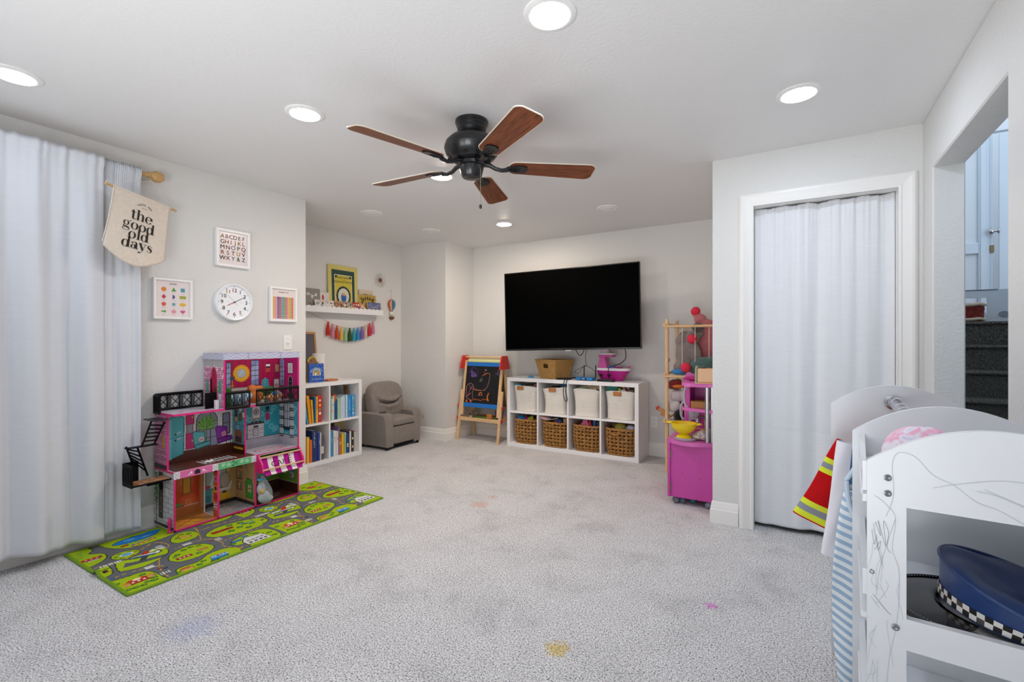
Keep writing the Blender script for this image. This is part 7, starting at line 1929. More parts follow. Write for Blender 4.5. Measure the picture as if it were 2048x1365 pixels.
back_print('fascia_print', xa, Z4 - FZ, DW - xa + .003, FZ, p_zig, Y0 - .0047); left_print('fascia_print', xa - .0067, 0, Z4 - FZ, DD, FZ, p_zig)
CE = .0024
# --- black lattice railings
def railing(name, p0, p1, z0, z1, panels=3, solid_=False):
    d = Vector((p1[0] - p0[0], p1[1] - p0[1], 0)); Ln = d.length; d.normalize(); nn = Vector((-d.y, d.x, 0))
    def pt(s, z): return Vector((p0[0], p0[1], 0)) + d * s + Vector((0, 0, z))
    def bar(mb, a, b, w): mb.tube([pt(*a), pt(*b)], w, 4, flat=.8)
    fr = MB(); hb = .010
    for z in (z0 + hb * .5, z1 - hb * .5): bar(fr, (0, z), (Ln, z), hb)
    for s in (0, Ln): bar(fr, (s, z0), (s, z1), .006)
    o = fr.build(name, MDB, DH, 0)
    lt = MB(); h = z1 - z0; pw = Ln / panels
    for k in range(panels):
        s0 = k * pw; n = 3
        for q in range(3): bar(lt, (s0 + .004 + q * .008, z0), (s0 + .004 + q * .008, z1), .0027)
        a0, a1 = s0 + .026, s0 + pw - .002
        rows = max(2, int(h / .04)); cols = max(1, int((a1 - a0) / .026))
        for i in range(cols):
            for j in range(rows * 1):
                xm0, xm1 = a0 + (a1 - a0) * i / cols, a0 + (a1 - a0) * (i + 1) / cols; zm0, zm1 = z0 + h * (.06 + .88 * j / rows), z0 + h * (.06 + .88 * (j + 1) / rows)
                xc_, zc_ = (xm0 + xm1) / 2, (zm0 + zm1) / 2
                for aa, bb in (((xm0, zc_), (xc_, zm1)), ((xc_, zm1), (xm1, zc_)), ((xm1, zc_), (xc_, zm0)), ((xc_, zm0), (xm0, zc_))): bar(lt, aa, bb, .0024)
        bar(lt, (a1, z0), (a1, z1), .0027)
    lt.build('lattice', MDB, o, 0)
    if solid_: MB().add([pt(0, z0), pt(Ln, z0), pt(Ln, z1), pt(0, z1)], [(0, 1, 2, 3)]).build('backing', MDB, o, 0)
    return o
railing('railing', (xa + .012, Y0 - .006), (xa + .172, Y0 - .006), Z3 - .006, Z3 + .108, 3)
railing('railing', (xa + .222, Y0 - .006), (DW - .010, Y0 - .006), Z3 - .006, Z3 + .108, 5)
railing('railing', (.0, -.004), (.285, -.004), Z3 + .002, Z3 + .112, 4)
railing('railing', (-.004, -.004), (-.004, -.085), Z3 - .008, Z3 + .108, 1, True)
rp = dpan('terrace_screen', .228, -.165, Z3, .30, -.157, Z3 + .108, MDB)
for k in range(3): MB().ell((.245 + .02 * k, -.166, Z3 + .055), (.006, .003, .04), 8, 6).build('moulding', MDB, rp)
dpan('planter', .262, -.225, Z3 + .001, .285, -.205, Z3 + .06, M('planter_white', '#d9d6d8', .4))
# --- fire escape
fe = dpan('balcony_floor', -.205, -.235, Z2 - .046, -.002, -.112, Z2 - .036, MDB)
rb_ = Ras(.20, .121, CE, '#b07a44'); rb_.bricks(0, 0, .2, .121, .03, .012, .002, '#2a1a18', '#c08a5a', .3); rb_.build('balcony_print', PGLOSS, fe, (-.204, -.234, Z2 - .0355), ux, uy)
for (a, b) in (((-.205, -.075), (-.205, -.235)),):
    rl = MB().box(-.210, -.238, Z2 - .05, -.203, -.110, Z2 + .085, .002).build('balcony_side', MDB, DH)
    for k in range(4): MB().ell((-.211, -.22 + .032 * k, Z2 + .018), (.003, .008, .05), 8, 6).build('moulding', MDB, rl)
MB().box(-.205, -.118, Z2 - .05, -.13, -.111, Z2 + .085, .002).build('balcony_back', MDB, DH)
MB().box(-.08, -.10, Z2 - .09, -.004, -.092, Z2 - .046).prism([(-.03, 0), (0, 0), (0, -.08), (-.012, -.08)], 0, .01, T=Matrix.Translation((-.002, -.11, Z2 - .046)) @ RX90).build('balcony_bracket', MDB, DH)
def ladder(b0, b1, t0, t1, n, y):
    o = MB().tube([(b0[0], y, b0[1]), (t0[0], y, t0[1])], .0055, 4).tube([(b1[0], y, b1[1]), (t1[0], y, t1[1])], .0055, 4).build('stair_stringer', MDB, DH, 0)
    for k in range(1, n + 1):
        f = k / (n + 1); MB().tube([(b0[0] + (t0[0] - b0[0]) * f, y, b0[1] + (t0[1] - b0[1]) * f), (b1[0] + (t1[0] - b1[0]) * f, y, b1[1] + (t1[1] - b1[1]) * f)], .0042, 4, flat=2.2).build('stair_tread', MDB, o, 0)
ladder((-.175, .46), (-.095, .36), (-.205, .56), (-.15, .55), 5, -.15)
MB().box(-.207, -.17, .545, -.05, -.13, .551).build('stair_landing', MDB, DH, 0)
ladder((-.125, .552), (-.06, .552), (-.075, .695), (-.005, .68), 5, -.15)
dpan('top_landing', -.085, Y0 + .06, Z3 - .036, -.003, -.06, Z3 - .030, M('landing_dark', '#2a2430', .4))
# --- cafe awning
for x in (.530, DW - .012):
    MB().prism([(-.01, .0), (-.01, .12), (-.03, .118), (-.075, .055), (-.085, .0), (-.06, -.008)], -.006, .006, T=Matrix.Translation((x, Y0 + .008, Z2 - .122)) @ Matrix(((0, 0, 1, 0), (1, 0, 0, 0), (0, 1, 0, 0), (0, 0, 0, 1)))).build('awning_bracket', MDP, DH, 0)
for (y, z) in ((-.285, Z2 - .024), (-.325, Z2 - .105)): MB().cyl((.525, y, z), (DW - .004, y, z), .0055, n=10).build('awning_dowel', MPINEX, DH)
aw0, aw1, ah = .548, DW - .020, .135
ra2 = Ras(aw1 - aw0, ah, .0016, '#e6e0dc'); sw_ = (aw1 - aw0) / 7
for k in range(0, 7, 2): ra2.rect(sw_ * k, 0, sw_ * (k + 1), ah, '#b01f8c')
ra2.text('CAF', (aw1 - aw0) * .42, .058, .056, '#15121a', 1.15); ra2.text('E', (aw1 - aw0) * .72, .058, .056, '#15121a', 1.15); ra2.line([((aw1 - aw0) * .715, .104), ((aw1 - aw0) * .745, .113)], .006, '#15121a')
m_ = ra2.text
TA = Vector((0, -.045, -.09)).normalized()
Va = (0, .048 / ah, .100 / ah)
vl = math.hypot(Va[1], Va[2]); Va = (0, Va[1] / vl, Va[2] / vl)
ra2.build('awning_cloth', PFAB, DH, (aw0, -.333, Z2 - .147), ux, Va, lambda x, y: -.010 * np.sin(PI * np.clip(y / ah, 0, 1)) + .002 * np.sin(46 * x) * (1 - y / ah))
# --- things lying in the house
fd = thing('doll_blanket', 'pale blue doll bedding bundled behind the upper dollhouse railing', 'doll bedding', (-3.564 + .15, 1.418 + .425, .0145 + Z3 + .0015), PI / 2)
blob('bundle', [((0, 0, .045), (.10, .055, .045)), ((.06, -.02, .06), (.06, .04, .035)), ((-.06, .0, .075), (.05, .04, .03)), ((.02, -.04, .04), (.05, .03, .035))], M('blue_bedding', '#9db6c8', .9, bump=.4, bscale=90), fd, .008)
fo = thing('doll_bag', 'orange brown doll bag behind the upper dollhouse railing', 'doll accessory', (-3.564 + .13, 1.418 + .585, .0145 + Z3 + .0015), PI / 2)
blob('bag', [((0, 0, .05), (.06, .04, .05)), ((-.02, 0, .10), (.035, .03, .035)), ((.03, .0, .105), (.035, .028, .02))], M('orange_bag', '#c46a24', .6), fo, .007)
fq = thing('doll', 'small doll in blue lying behind the upper dollhouse railing', 'doll', (-3.564 + .16, 1.418 + .71, .0145 + Z3 + .0015), PI / 2)
blob('body', [((0, 0, .03), (.05, .022, .028)), ((.05, -.01, .04), (.03, .02, .022)), ((-.05, 0, .032), (.035, .016, .014)), ((.02, -.02, .05), (.012, .012, .04))], M('doll_skin', '#c98a5a', .55), fq, .005, 2)
MB().ell((.02, -.004, .052), (.036, .026, .026), 16, 10).build('blue_dress', M('doll_blue', '#3f7fb8', .7), fq)
bgp = thing('bag_of_toys', 'clear plastic bag of doll things leaning in the dollhouse cafe', 'plastic bag', (-3.564 + .262, 1.418 + .575, .0245), PI / 2)
blob('contents', [((0, 0, .05), (.045, .03, .045)), ((-.02, .0, .11), (.032, .026, .05)), ((.035, .0, .03), (.035, .026, .026))], M('bag_contents', '#b4bdc4', .7, var=.25, vscale=25), bgp, .006)
MB().ell((-.022, -.012, .10), (.022, .02, .026), 14, 9).build('yellow_piece', M('bag_yellow', '#d0b06a', .6), bgp)
MB().box(-.05, -.02, .175, -.005, .01, .19, .004).build('blue_cap', M('bag_blue', '#4fa8cc', .5), bgp)
def bagf(u, v):
    a = 2 * PI * u; k = math.sin(PI * min(.98, max(.04, v)) ** .8) ** .45
    return (-.012 * v + (.062 - .03 * v) * k * math.cos(a) * (1 + .08 * math.sin(5 * a + 7 * v)) + .02 * (1 - v) , (.042 - .012 * v) * k * math.sin(a) * (1 + .1 * math.sin(4 * a + 5 * v)), .001 + .205 * v)
MB().grid(bagf, 40, 22, cu=True).build('bag', M('clear_bag', '#dfe8ee', .12, alpha=.28, spec=.6), bgp, 180)
# ================================================================== PINK PLAY KITCHEN
MKP = M('kitchen_pink', '#c0449c', .35, spec=.45); MKD = M('kitchen_pink_deep', '#b5308e', .4); MKL = M('kitchen_top', '#cf68b0', .35, spec=.45)
MGREY = M('toy_grey', '#a8a9b4', .45); MSTEEL = M('toy_chrome', '#b9bac0', .25, .9); MCST = M('caster_grey', '#70757f', .5)
kt = thing('play_kitchen', 'pink wooden play kitchen on grey casters beside closet wall', 'play kitchen', (-.812, 3.575, 0), 0)
KWd, KDp = .318, .50       # visible side width (x), length (y)
MB().box(0, 0, .055, .018, KDp, .452, .002).build('front_panel', MKP, kt)
MB().box(.018, .012, .055, KWd, .028, .452, .002).build('side_door', MKP, kt)
MB().box(.018, KDp - .018, .055, KWd, KDp, .452, .002).build('rear_panel', MKP, kt)
MB().box(.018, .028, .055, KWd, KDp - .018, .07, .002).build('base_panel', MKP, kt)
top = [(-.012, .02), (.0, -.004)] + [(.02 + (KWd - .02) * k / 12, .004 - .062 * math.sin(PI * (k / 12) ** .9)) for k in range(13)] + [(KWd, KDp), (-.012, KDp)]
MB().prism(top, .452, .478).build('counter_top', MKL, kt, 40)
for z in (.37, .13):
    hg = MB().box(.006, .006, z - .03, .014, .012, z + .03).box(.019, .006, z - .028, .026, .013, z + .028).cyl((.0165, .006, z - .03), (.0165, .006, z + .03), .004, n=8).build('hinge', M('hinge_brass', '#8a7a64', .4, .8), kt)
for (x, z) in ((.10, .235), (.225, .215), (.03, .066), (.20, .06)): MB().lathe([(0, 0), (.0045, 0), (.003, .002), (0, .002)], 10, T=Matrix.Translation((x, .012, z)) @ TW).build('screw', M('screw_pink', '#8f3a78', .4), kt)
for (x, y) in ((.05, .05), (.28, .03), (.05, KDp - .05), (.28, KDp - .05)):
    w_ = MB().ell((x, y, .026), (.026, .021, .026), 16, 10).build('caster', MCST, kt)
    MB().cyl((x, y, .04), (x, y, .058), .008, n=10).build('caster_stem', MSTEEL, w_)
# tall back unit with rounded top, oven box and shelves
ty = .30
bp_ = [(.06, .478), (.06, .885)] + [(.06 + .035 * (1 - math.cos(a)), .885 + .075 * math.sin(a)) for a in [PI / 2 * k / 8 for k in range(1, 9)]] + [(.13, .945), (KWd, .945), (KWd, .478)]
MB().prism(bp_, -(ty + .02), -ty, T=RX90).build('back_panel', MKP, kt)
MB().box(.105, .05, .865, KWd, ty, .89, .002).build('oven_top', MKL, kt)
shp = lambda k0: [(.085, ty), (.085, .08)] + [(.085 + (KWd - .085) * k / 10, .08 - .07 * math.sin(PI / 2 * k / 10)) for k in range(1, 11)] + [(KWd, ty)]
MB().prism(shp(0), .872, .895).build('upper_shelf', MKL, kt, 40)
MB().prism(shp(0), .690, .710).build('lower_shelf', MKL, kt, 40)
MB().box(.125, .10, .71, .14, ty, .872, .001).build('oven_side', MKD, kt)
MB().box(.14, ty - .012, .71, KWd, ty, .872, .001).build('oven_back', MKD, kt)
for z in (.825, .775):
    MB().cyl((.165, ty - .014, z), (.165, ty - .011, z), .003, n=8).build('peg_hole', M('peg_dark', '#6a1c54', .6), kt)
MB().cyl((.272, .012, .478), (.272, .012, .872), .0145, n=18).build('post', MSTEEL, kt)
MB().cyl((.302, .03, .478), (.302, .03, .872), .012, n=16).build('post', MSTEEL, kt)
def handle(x, y, z0, z1, par):
    zc = (z0 + z1) / 2; h = (z1 - z0) / 2
    out = [(.0, -h), (.0, -h - .012), (-.018, -h - .012), (-.034, -h * .6), (-.036, 0), (-.034, h * .6), (-.018, h + .012), (.0, h + .012), (.0, h), (-.008, h), (-.022, h * .55), (-.024, 0), (-.022, -h * .55), (-.008, -h)]
    MB().prism(out, -.008, .008, T=Matrix.Translation((x, y, zc)) @ RX90).build('handle', MGREY, par)
handle(.125, .11, .72, .86, kt); handle(.06, ty + .01, .595, .715, kt)
MB().prism([(-.04, -.05), (-.022, -.042), (.0, -.032), (.022, -.042), (.042, -.05), (.036, 0), (.042, .05), (.02, .042), (0, .034), (-.02, .042), (-.04, .05), (-.036, 0)], 0, .012, T=Matrix.Translation((.135, ty, .625)) @ RX90).build('hook_plate', MGREY, kt)
for dz in (-.012, .014): MB().cyl((.135, ty - .015, .625 + dz), (.135, ty - .012, .625 + dz), .003, n=8).build('screw', M('screw_dark', '#4a4a50', .4), kt)
MB().tube(bez([(.235, .2, .478), (.235, .2, .585), (.225, .18, .63), (.20, .15, .64), (.188, .13, .62), (.186, .125, .575)], 6), .0105, 10).build('faucet', MSTEEL, kt)
# things on and in the kitchen
KO = (-.812, 3.575)
tp = thing('toy_toaster', 'pale wooden toy toaster with sage sides on the top shelf', 'toy', (KO[0] + .253, KO[1] + .09, .8955), 0)
MB().box(-.052, -.06, .008, .06, .06, .108, .006).build('body', M('toaster_beige', '#d9b08a', .5), tp)
for x in (-.06,): MB().prism([(-.062, 0), (.062, 0), (.062, .10), (.04, .125), (-.04, .125), (-.062, .10)], -.006, .006, T=Matrix.Translation((x, 0, 0)) @ Matrix(((0, 0, 1, 0), (1, 0, 0, 0), (0, 1, 0, 0), (0, 0, 0, 1)))).build('sage_side', M('sage', '#9aa286', .5), tp)
MB().box(-.066, -.066, 0, .062, .066, .008, .002).build('base', M('toaster_beige', '#d9b08a', .5), tp)
MB().lathe([(0, 0), (.016, 0), (.018, .008), (.012, .016), (0, .018)], 16, c=(-.02, 0, .108)).build('knob', M('toaster_knob', '#4f5a58', .4), tp)
solid('rolling_pin', 'magenta toy rolling pin lying on top of the kitchen', 'toy', MB().lathe([(0, -.09), (.008, -.088), (.010, -.06), (.008, -.05), (.016, -.045), (.016, .045), (.008, .05), (.010, .06), (.008, .088), (0, .09)], 14), toyM('#b81f7a'), (KO[0] + .155, KO[1] + .25, .912), rot=(0, PI / 2, .15))
tw = thing('wooden_tray', 'brown wooden toy tray inside the pink kitchen oven', 'tray', (KO[0] + .235, KO[1] + .13, .7105), 0)
MB().box(-.085, -.06, 0, .08, .06, .006, .001).build('tray_floor', M('tray_wood', '#a06a34', .5), tw)
for (a, b, c1, d) in ((-.085, -.06, .08, -.05), (-.085, .05, .08, .06), (-.085, -.05, -.077, .05), (.072, -.05, .08, .05)): MB().box(a, b, .006, c1, d, .05, .001).build('tray_side', M('tray_wood', '#a06a34', .5), tw)
bn = thing('toy_burner', 'clear grey round toy burner plate under the yellow colander', 'toy', (KO[0] + .118, KO[1] + .045, .4785), 0)
MB().lathe([(0, 0), (.076, 0), (.08, .006), (.08, .018), (.072, .022), (.066, .012), (0, .012)], 36).build('plate', M('burner_grey', '#b7a9b2', .2, alpha=.75, spec=.6), bn)
co_ = thing('colander', 'bright yellow toy colander with two lugs on pink counter', 'colander', (KO[0] + .108, KO[1] + .045, .4915), 0)
MY = M('colander_yellow', '#e6c813', .35, spec=.5)
MB().lathe([(.0, .022), (.052, .0), (.055, .0), (.056, .008), (.03, .03), (.05, .04), (.075, .06), (.088, .09), (.09, .104), (.096, .106), (.096, .11), (.086, .11), (.084, .094), (.07, .066), (.045, .046), (.0, .04)], 40).build('bowl', MY, co_, 40)
for s in (-1, 1): MB().tube([(s * .09, -.02, .106), (s * .115, -.014, .108), (s * .122, 0, .109), (s * .115, .014, .108), (s * .09, .02, .106)], .006, 8).build('lug', MY, co_)
for k in range(14):
    a = PI + PI * (k + .5) / 14
    MB().cyl((.077 * math.cos(a), .077 * math.sin(a), .078), (.082 * math.cos(a), .082 * math.sin(a), .077), .0028, n=6).build('hole', M('colander_hole', '#9a8410', .6), co_)
ht = thing('floral_hat', 'crumpled floral fabric with orange trim beside the steel post', 'fabric', (KO[0] + .23, KO[1] + .08, .479), 0)
MFLO = M('floral', '#c9bcb4', .9, bump=.5, bscale=60, var=.5, vscale=55)
blob('bundle', [((0, 0, .035), (.06, .045, .036)), ((.03, .02, .06), (.045, .035, .03)), ((-.04, .0, .025), (.04, .04, .026)), ((.0, -.02, .05), (.03, .025, .03))], MFLO, ht, .006, 2)
MB().tube([(-.02 + .052 * math.cos(a), -.036 - .008 * math.cos(2 * a), .05 + .04 * math.sin(a)) for a in [PI * (.05 + .9 * k / 16) for k in range(17)]], .0035, 6).build('trim', M('orange_trim', '#d0924a', .8), ht)
solid('toy_food', 'small red toy tomato beside the floral fabric on the counter', 'toy', MB().ell((0, 0, .018), (.022, .02, .018), 14, 9), toyM('#b83a34'), (KO[0] + .185, KO[1] + .15, .479))
solid('toy_food', 'yellow toy cup behind the steel post on the counter', 'toy', MB().lathe([(.0, 0), (.018, 0), (.022, .05), (.02, .05), (.016, .004), (0, .004)], 16), toyM('#d9b83a'), (KO[0] + .29, KO[1] + .13, .479))
solid('toy_ball', 'teal toy ball lying under the play kitchen', 'toy', MB().ell((0, 0, .022), .022, 14, 9), toyM('#2f7f8c'), (KO[0] + .16, KO[1] + .1, 0))
solid('toy_ball', 'grey blue toy ball under the kitchen near the left caster', 'toy', MB().ell((0, 0, .024), .024, 14, 9), toyM('#5f6f84'), (KO[0] + .095, KO[1] + .07, 0))

# ================================================================== SOFT TOY ZOO (dowel rack)
zo = thing('plush_rack', 'pine dowel rack with elastic cords caging soft toys', 'toy rack', (-1.008, 4.42, 0), 0)
ZX, ZY = .50, .42
for (x, y) in ((0, 0), (ZX, 0), (.0, ZY), (ZX, ZY)): MB().cyl((x, y, 0), (x, y, 1.40), .0165, n=16).build('post', MPINE, zo)
for z in (.46, .88, 1.335):
    for (a, b) in (((-.03, -.018, z), (ZX + .03, -.018, z)), ((-.03, ZY + .018, z), (ZX + .03, ZY + .018, z))): MB().cyl(a, b, .0115, n=12).build('rail', MPINEX, zo)
    for x in (-.018, ZX + .018): MB().cyl((x, -.03, z + .02), (x, ZY + .03, z + .02), .0115, n=12).build('rail', MPINE, zo)
    if z < 1.3: MB().box(.01, .0, z + .012, ZX - .01, ZY, z + .018).build('shelf_mat', M('zoo_mat', '#cfc6b8', .9), zo)
for i, x in enumerate((.135, .245, .36, .45)):
    for z0 in (.48, .90): MB().cyl((x, -.012, z0 - .01), (x, -.012, z0 + .44 - .0), .0024, n=6).build('elastic_cord', M('cord_white'), zo)
for y in (.1, .2, .3):
    MB().cyl((-.012, y, .90), (-.012, y, 1.35), .0024, n=6).build('elastic_cord', M('cord_white'), zo)
def fur(name, col, var=.08): return M(name, col, .95, bump=.8, bscale=240, spec=.05, var=var, vscale=25, bdist=.006, sheen=.3)
def plush(label, at, parts, mat, vox=.009, grp='soft toys in the dowel rack'):
    t = thing('plush_toy', label, 'plush toy', (-1.008 + at[0], 4.42 + at[1], at[2]), 0, grp)
    blob('body', parts, mat, t, vox)
    return t
MGF = fur('plush_grey', '#8a7f7c'); MPF = fur('plush_pink', '#bf7276'); MTF = fur('plush_teal', '#4f6a68'); MRF = M('plush_coral', '#d8304a', .9, bump=.5, bscale=300)
e_ = plush('long grey plush elephant squeezed in upper left of rack', (.155, .10, .90), [((-.02, .02, .19), (.085, .07, .19)), ((.05, -.005, .33), (.06, .055, .075), (0, .4, 0)), ((-.045, .0, .32), (.05, .05, .08), (0, .5, 0)), ((.07, -.03, .21), (.055, .03, .12), (0, -.35, 0)), ((.085, -.02, .13), (.03, .028, .07), (0, -.3, 0)), ((-.05, -.01, .06), (.07, .05, .06)), ((.02, -.02, .07), (.04, .04, .06)), ((.09, .02, .36), (.04, .04, .06), (0, .9, 0))], MGF)
MB().ell((.10, -.035, .425), (.055, .035, .04), 16, 10).build('dark_cap', fur('plush_dark', '#5f5654'), e_)
p_ = plush('pink plush with pointed hat and coral pompom leaning on upper rail', (.275, .20, .80), [((.05, .0, .33), (.150, .08, .17)), ((.03, .0, .23), (.13, .08, .10)), ((.06, .0, .43), (.115, .07, .10)), ((.03, .0, .53), (.09, .06, .07), (0, -.3, 0)), ((-.02, -.005, .60), (.06, .045, .055), (0, .6, 0)), ((-.055, -.01, .645), (.035, .032, .03))], MPF)
for c_, r_, nm in (((-.06, -.015, .675), .043, 'pompom'), ((-.06, -.19, .42), .042, 'pompom'), ((-.105, -.235, .165), .044, 'pompom')): MB().ell(c_, (r_, r_ * .9, r_), 18, 12).build(nm, MRF, p_)
t_ = plush('teal plush dinosaur lying in lower part of the upper rack', (.36, .035, .90), [((-.02, .0, .085), (.145, .085, .08)), ((.08, .0, .12), (.09, .08, .085)), ((-.12, .0, .06), (.06, .06, .055)), ((.10, -.05, .17), (.04, .04, .04)), ((.09, .01, .04), (.08, .07, .04))], MTF)
MB().tube([(.045, -.085, .145), (.075, -.105, .125), (.105, -.10, .15), (.11, -.092, .20)], .012, 8).build('tan_horn', fur('plush_tan', '#b5a892'), t_)
plush('shiny bright blue plush piece under the grey elephant', (.10, -.0, .895), [((0, 0, .028), (.065, .035, .026)), ((.03, .01, .045), (.04, .03, .02))], M('plush_blue', '#2f78b0', .5, bump=.6, bscale=60), .006)
for k, (lb, at, r_, col) in enumerate((('dusty rose plush paw poking left through the rack cords', (-.03, .15, 1.02), (.022, .03, .024), '#9a7478'),
    ('dark red plush in the lower rack, top left', (.06, .06, .80), (.07, .07, .05), '#7c2422'), ('orange plush strip under the upper rack rail', (.10, .0, .79), (.055, .03, .016), '#d06a1c'),
    ('white plush with pink tint in the lower rack', (.085, .06, .70), (.075, .06, .055), '#c9bdc0'), ('pale grey white plush behind the rack post', (.05, .05, .60), (.06, .05, .055), '#cfc9c9'),
    ('red plush in the middle of the lower rack', (.12, .10, .56), (.06, .06, .10), '#8a221e'), ('black plush in the lower rack above the orange one', (.10, .03, .52), (.05, .05, .06), '#1c1918'),
    ('tan orange plush at the bottom of the rack', (.10, .04, .43), (.06, .05, .06), '#a8703a'), ('dark red plush lying on the rack floor level', (.10, .06, .32), (.08, .06, .05), '#8c1f20'), ('brown red plush beneath the rack by the counter', (.02, .02, .22), (.04, .04, .07), '#7a2a20'))):
    x, y, z = at
    plush(lb, (x, y, z), [((0, 0, 0), r_), ((r_[0] * .5, -.01, r_[2] * .4), (r_[0] * .5, r_[1] * .6, r_[2] * .7)), ((-r_[0] * .5, 0, -r_[2] * .3), (r_[0] * .45, r_[1] * .6, r_[2] * .6))], fur('plush_%d' % k, col), .007)
sh = thing('toy_doll_leg', 'wooden toy peg with red tip sticking out left of the rack', 'toy', (-1.09, 4.44, .575), 0)
MB().cyl((0, 0, 0), (.075, .02, -.045), .017, .02, n=14).build('peg', M('peg_tan', '#b98a5a', .6), sh); MB().ell((-.006, 0, .004), (.02, .018, .02), 14, 9).build('red_tip', toyM('#b82a34'), sh)
MB().cyl((.02, .01, -.045), (.095, .02, -.07), .016, .018, n=14).build('peg', M('peg_tan', '#b98a5a', .6), sh)

# ================================================================== DRESS-UP RACK (near right)
MRW = M('rack_white', '#d9dce0', .3, spec=.5)
rk = thing('dress_up_rack', 'white wooden dress up rack with arched panels and scribbles', 'clothes rack', (.117, 2.19, 0), math.radians(-4.487))
RW_, Z0_, RISE = .386, .967, .079
def arch_pts(x0, w, z0=Z0_, rise=RISE, n=28):
    out = []
    for k in range(n + 1):
        q = k / n; u_ = 2 * q - 1
        out.append((x0 + w * q, z0 + rise * (1 - u_ * u_)))
    return out
def panel(name, y, x0, w, zb, th=.016, cut=None, mat=None):
    top = arch_pts(x0, w)
    if not cut:
        poly = [(x0 + w, zb), (x0, zb)] + top
        return MB().prism(poly, -(y + th), -y, T=RX90).build(name, mat or MRW, rk, 25)
    # frame with windows: strips between the cut-outs
    xa_, xb_, bands = cut
    mb = MB(); n = 28
    def quad_strip(xs, zlo, zhi):
        for a, b in zip(xs[:-1], xs[1:]):
            v = [(a, y, zlo(a)), (b, y, zlo(b)), (b, y, zhi(b)), (a, y, zhi(a)), (a, y + th, zlo(a)), (b, y + th, zlo(b)), (b, y + th, zhi(b)), (a, y + th, zhi(a))]
            mb.add(v, [(0, 1, 2, 3), (7, 6, 5, 4), (3, 2, 6, 7), (0, 4, 5, 1), (0, 3, 7, 4), (1, 5, 6, 2)])
    tp = lambda x: Z0_ + RISE * (1 - (2 * (x - x0) / w - 1) ** 2)
    xs = lambda a, b, m: [a + (b - a) * k / m for k in range(m + 1)]
    zt = bands[0][1]
    quad_strip(xs(x0, x0 + w, 30), lambda x: zt, tp)
    for (a, b) in ((x0, xa_), (xb_, x0 + w)): quad_strip([a, b], lambda x: zb, lambda x: zt)
    zz = [b for b in bands]
    for (lo0, hi0), (lo1, hi1) in zip(zz[:-1], zz[1:]): quad_strip([xa_, xb_], lambda x: hi1, lambda x: lo0)
    quad_strip([xa_, xb_], lambda x: zb, lambda x: zz[-1][0])
    bm = bmesh.new()
    o = mb.build(name, mat or MRW, rk, 0)
    bm.from_mesh(o.data); bmesh.ops.remove_doubles(bm, verts=bm.verts, dist=1e-5); bm.to_mesh(o.data); bm.free()
    return o
panel('end_panel', 0, 0, RW_, .03)
panel('partition_panel', -.634, .063, RW_, .03)
SX = .085
sp = panel('side_panel', -1.0, SX, RW_, .03, .016, (SX + .0615, SX + RW_ - .0615, [(.667, .884), (.35, .606), (.08, .31)]))
for (x, y) in ((.0, 0), (RW_ - .05, 0), (.063, -.634), (RW_ + .013, -.634), (SX, -1.0), (SX + RW_ - .05, -1.0)): MB().box(x, y, 0, x + .05, y + .016, .03, .002).build('foot', MRW, rk)
# bin floor, shelves, lips
def rbox(name, x0, y0, z0, x1, y1, z1, b=.002): return MB().box(x0, y0, z0, x1, y1, z1, b).build(name, MRW, rk)
rbox('bin_floor', .075, -.984, .893, RW_ + .07, -.634, .905)
for z in (.652, .385, .06): rbox('shelf', .075, -.984, z - .012, RW_ + .07, -.634, z)
for k, (zt_, zb_) in enumerate(((.963, .88), (.742, .69), (.47, .42), (.13, .09))):
    # front lips dip in the middle
    pts = [(-.984, zb_), (-.984, zt_)] + [(-.984 + .35 * q, zt_ - .05 * math.sin(PI * q) ** .8 * (1 if k == 0 else .6)) for q in [j / 14 for j in range(1, 14)]] + [(-.634, zt_), (-.634, zb_)]
    MB().prism(pts, .078, .090, T=Matrix(((0, 0, 1, 0), (1, 0, 0, 0), (0, 1, 0, 0), (0, 0, 0, 1)))).build('bin_lip' if k == 0 else 'shelf_lip', MRW, rk, 25)
rbox('rear_panel', RW_ + .05, -.984, .06, RW_ + .062, -.634, .93)
rbox('base_shelf', .04, -.618, .06, RW_ + .02, 0, .074)
rbox('base_lip', .03, -.618, .074, .042, 0, .13)
MB().cyl((.186, -.625, .987), (.186, 0, .985), .0135, n=20).build('hanging_rail', MSTEEL, rk)
MB().lathe([(.0, 0), (.026, 0), (.026, .006), (.019, .010), (.0165, .03), (.0135, .03)], 24, T=Matrix.Translation((.186, -.0005, .985)) @ TW).build('rail_flange', MSTEEL, rk)
for (x, z) in ((.033, .938), (.033, .907), (.045, .646)):
    s_ = MB().lathe([(0, 0), (.0062, 0), (.0062, .0022), (.004, .003), (0, .0018)], 16, T=Matrix.Translation((SX + x, -1.0, z)) @ TW).build('screw', M('screw_steel', '#8d9096', .3, .9), sp)
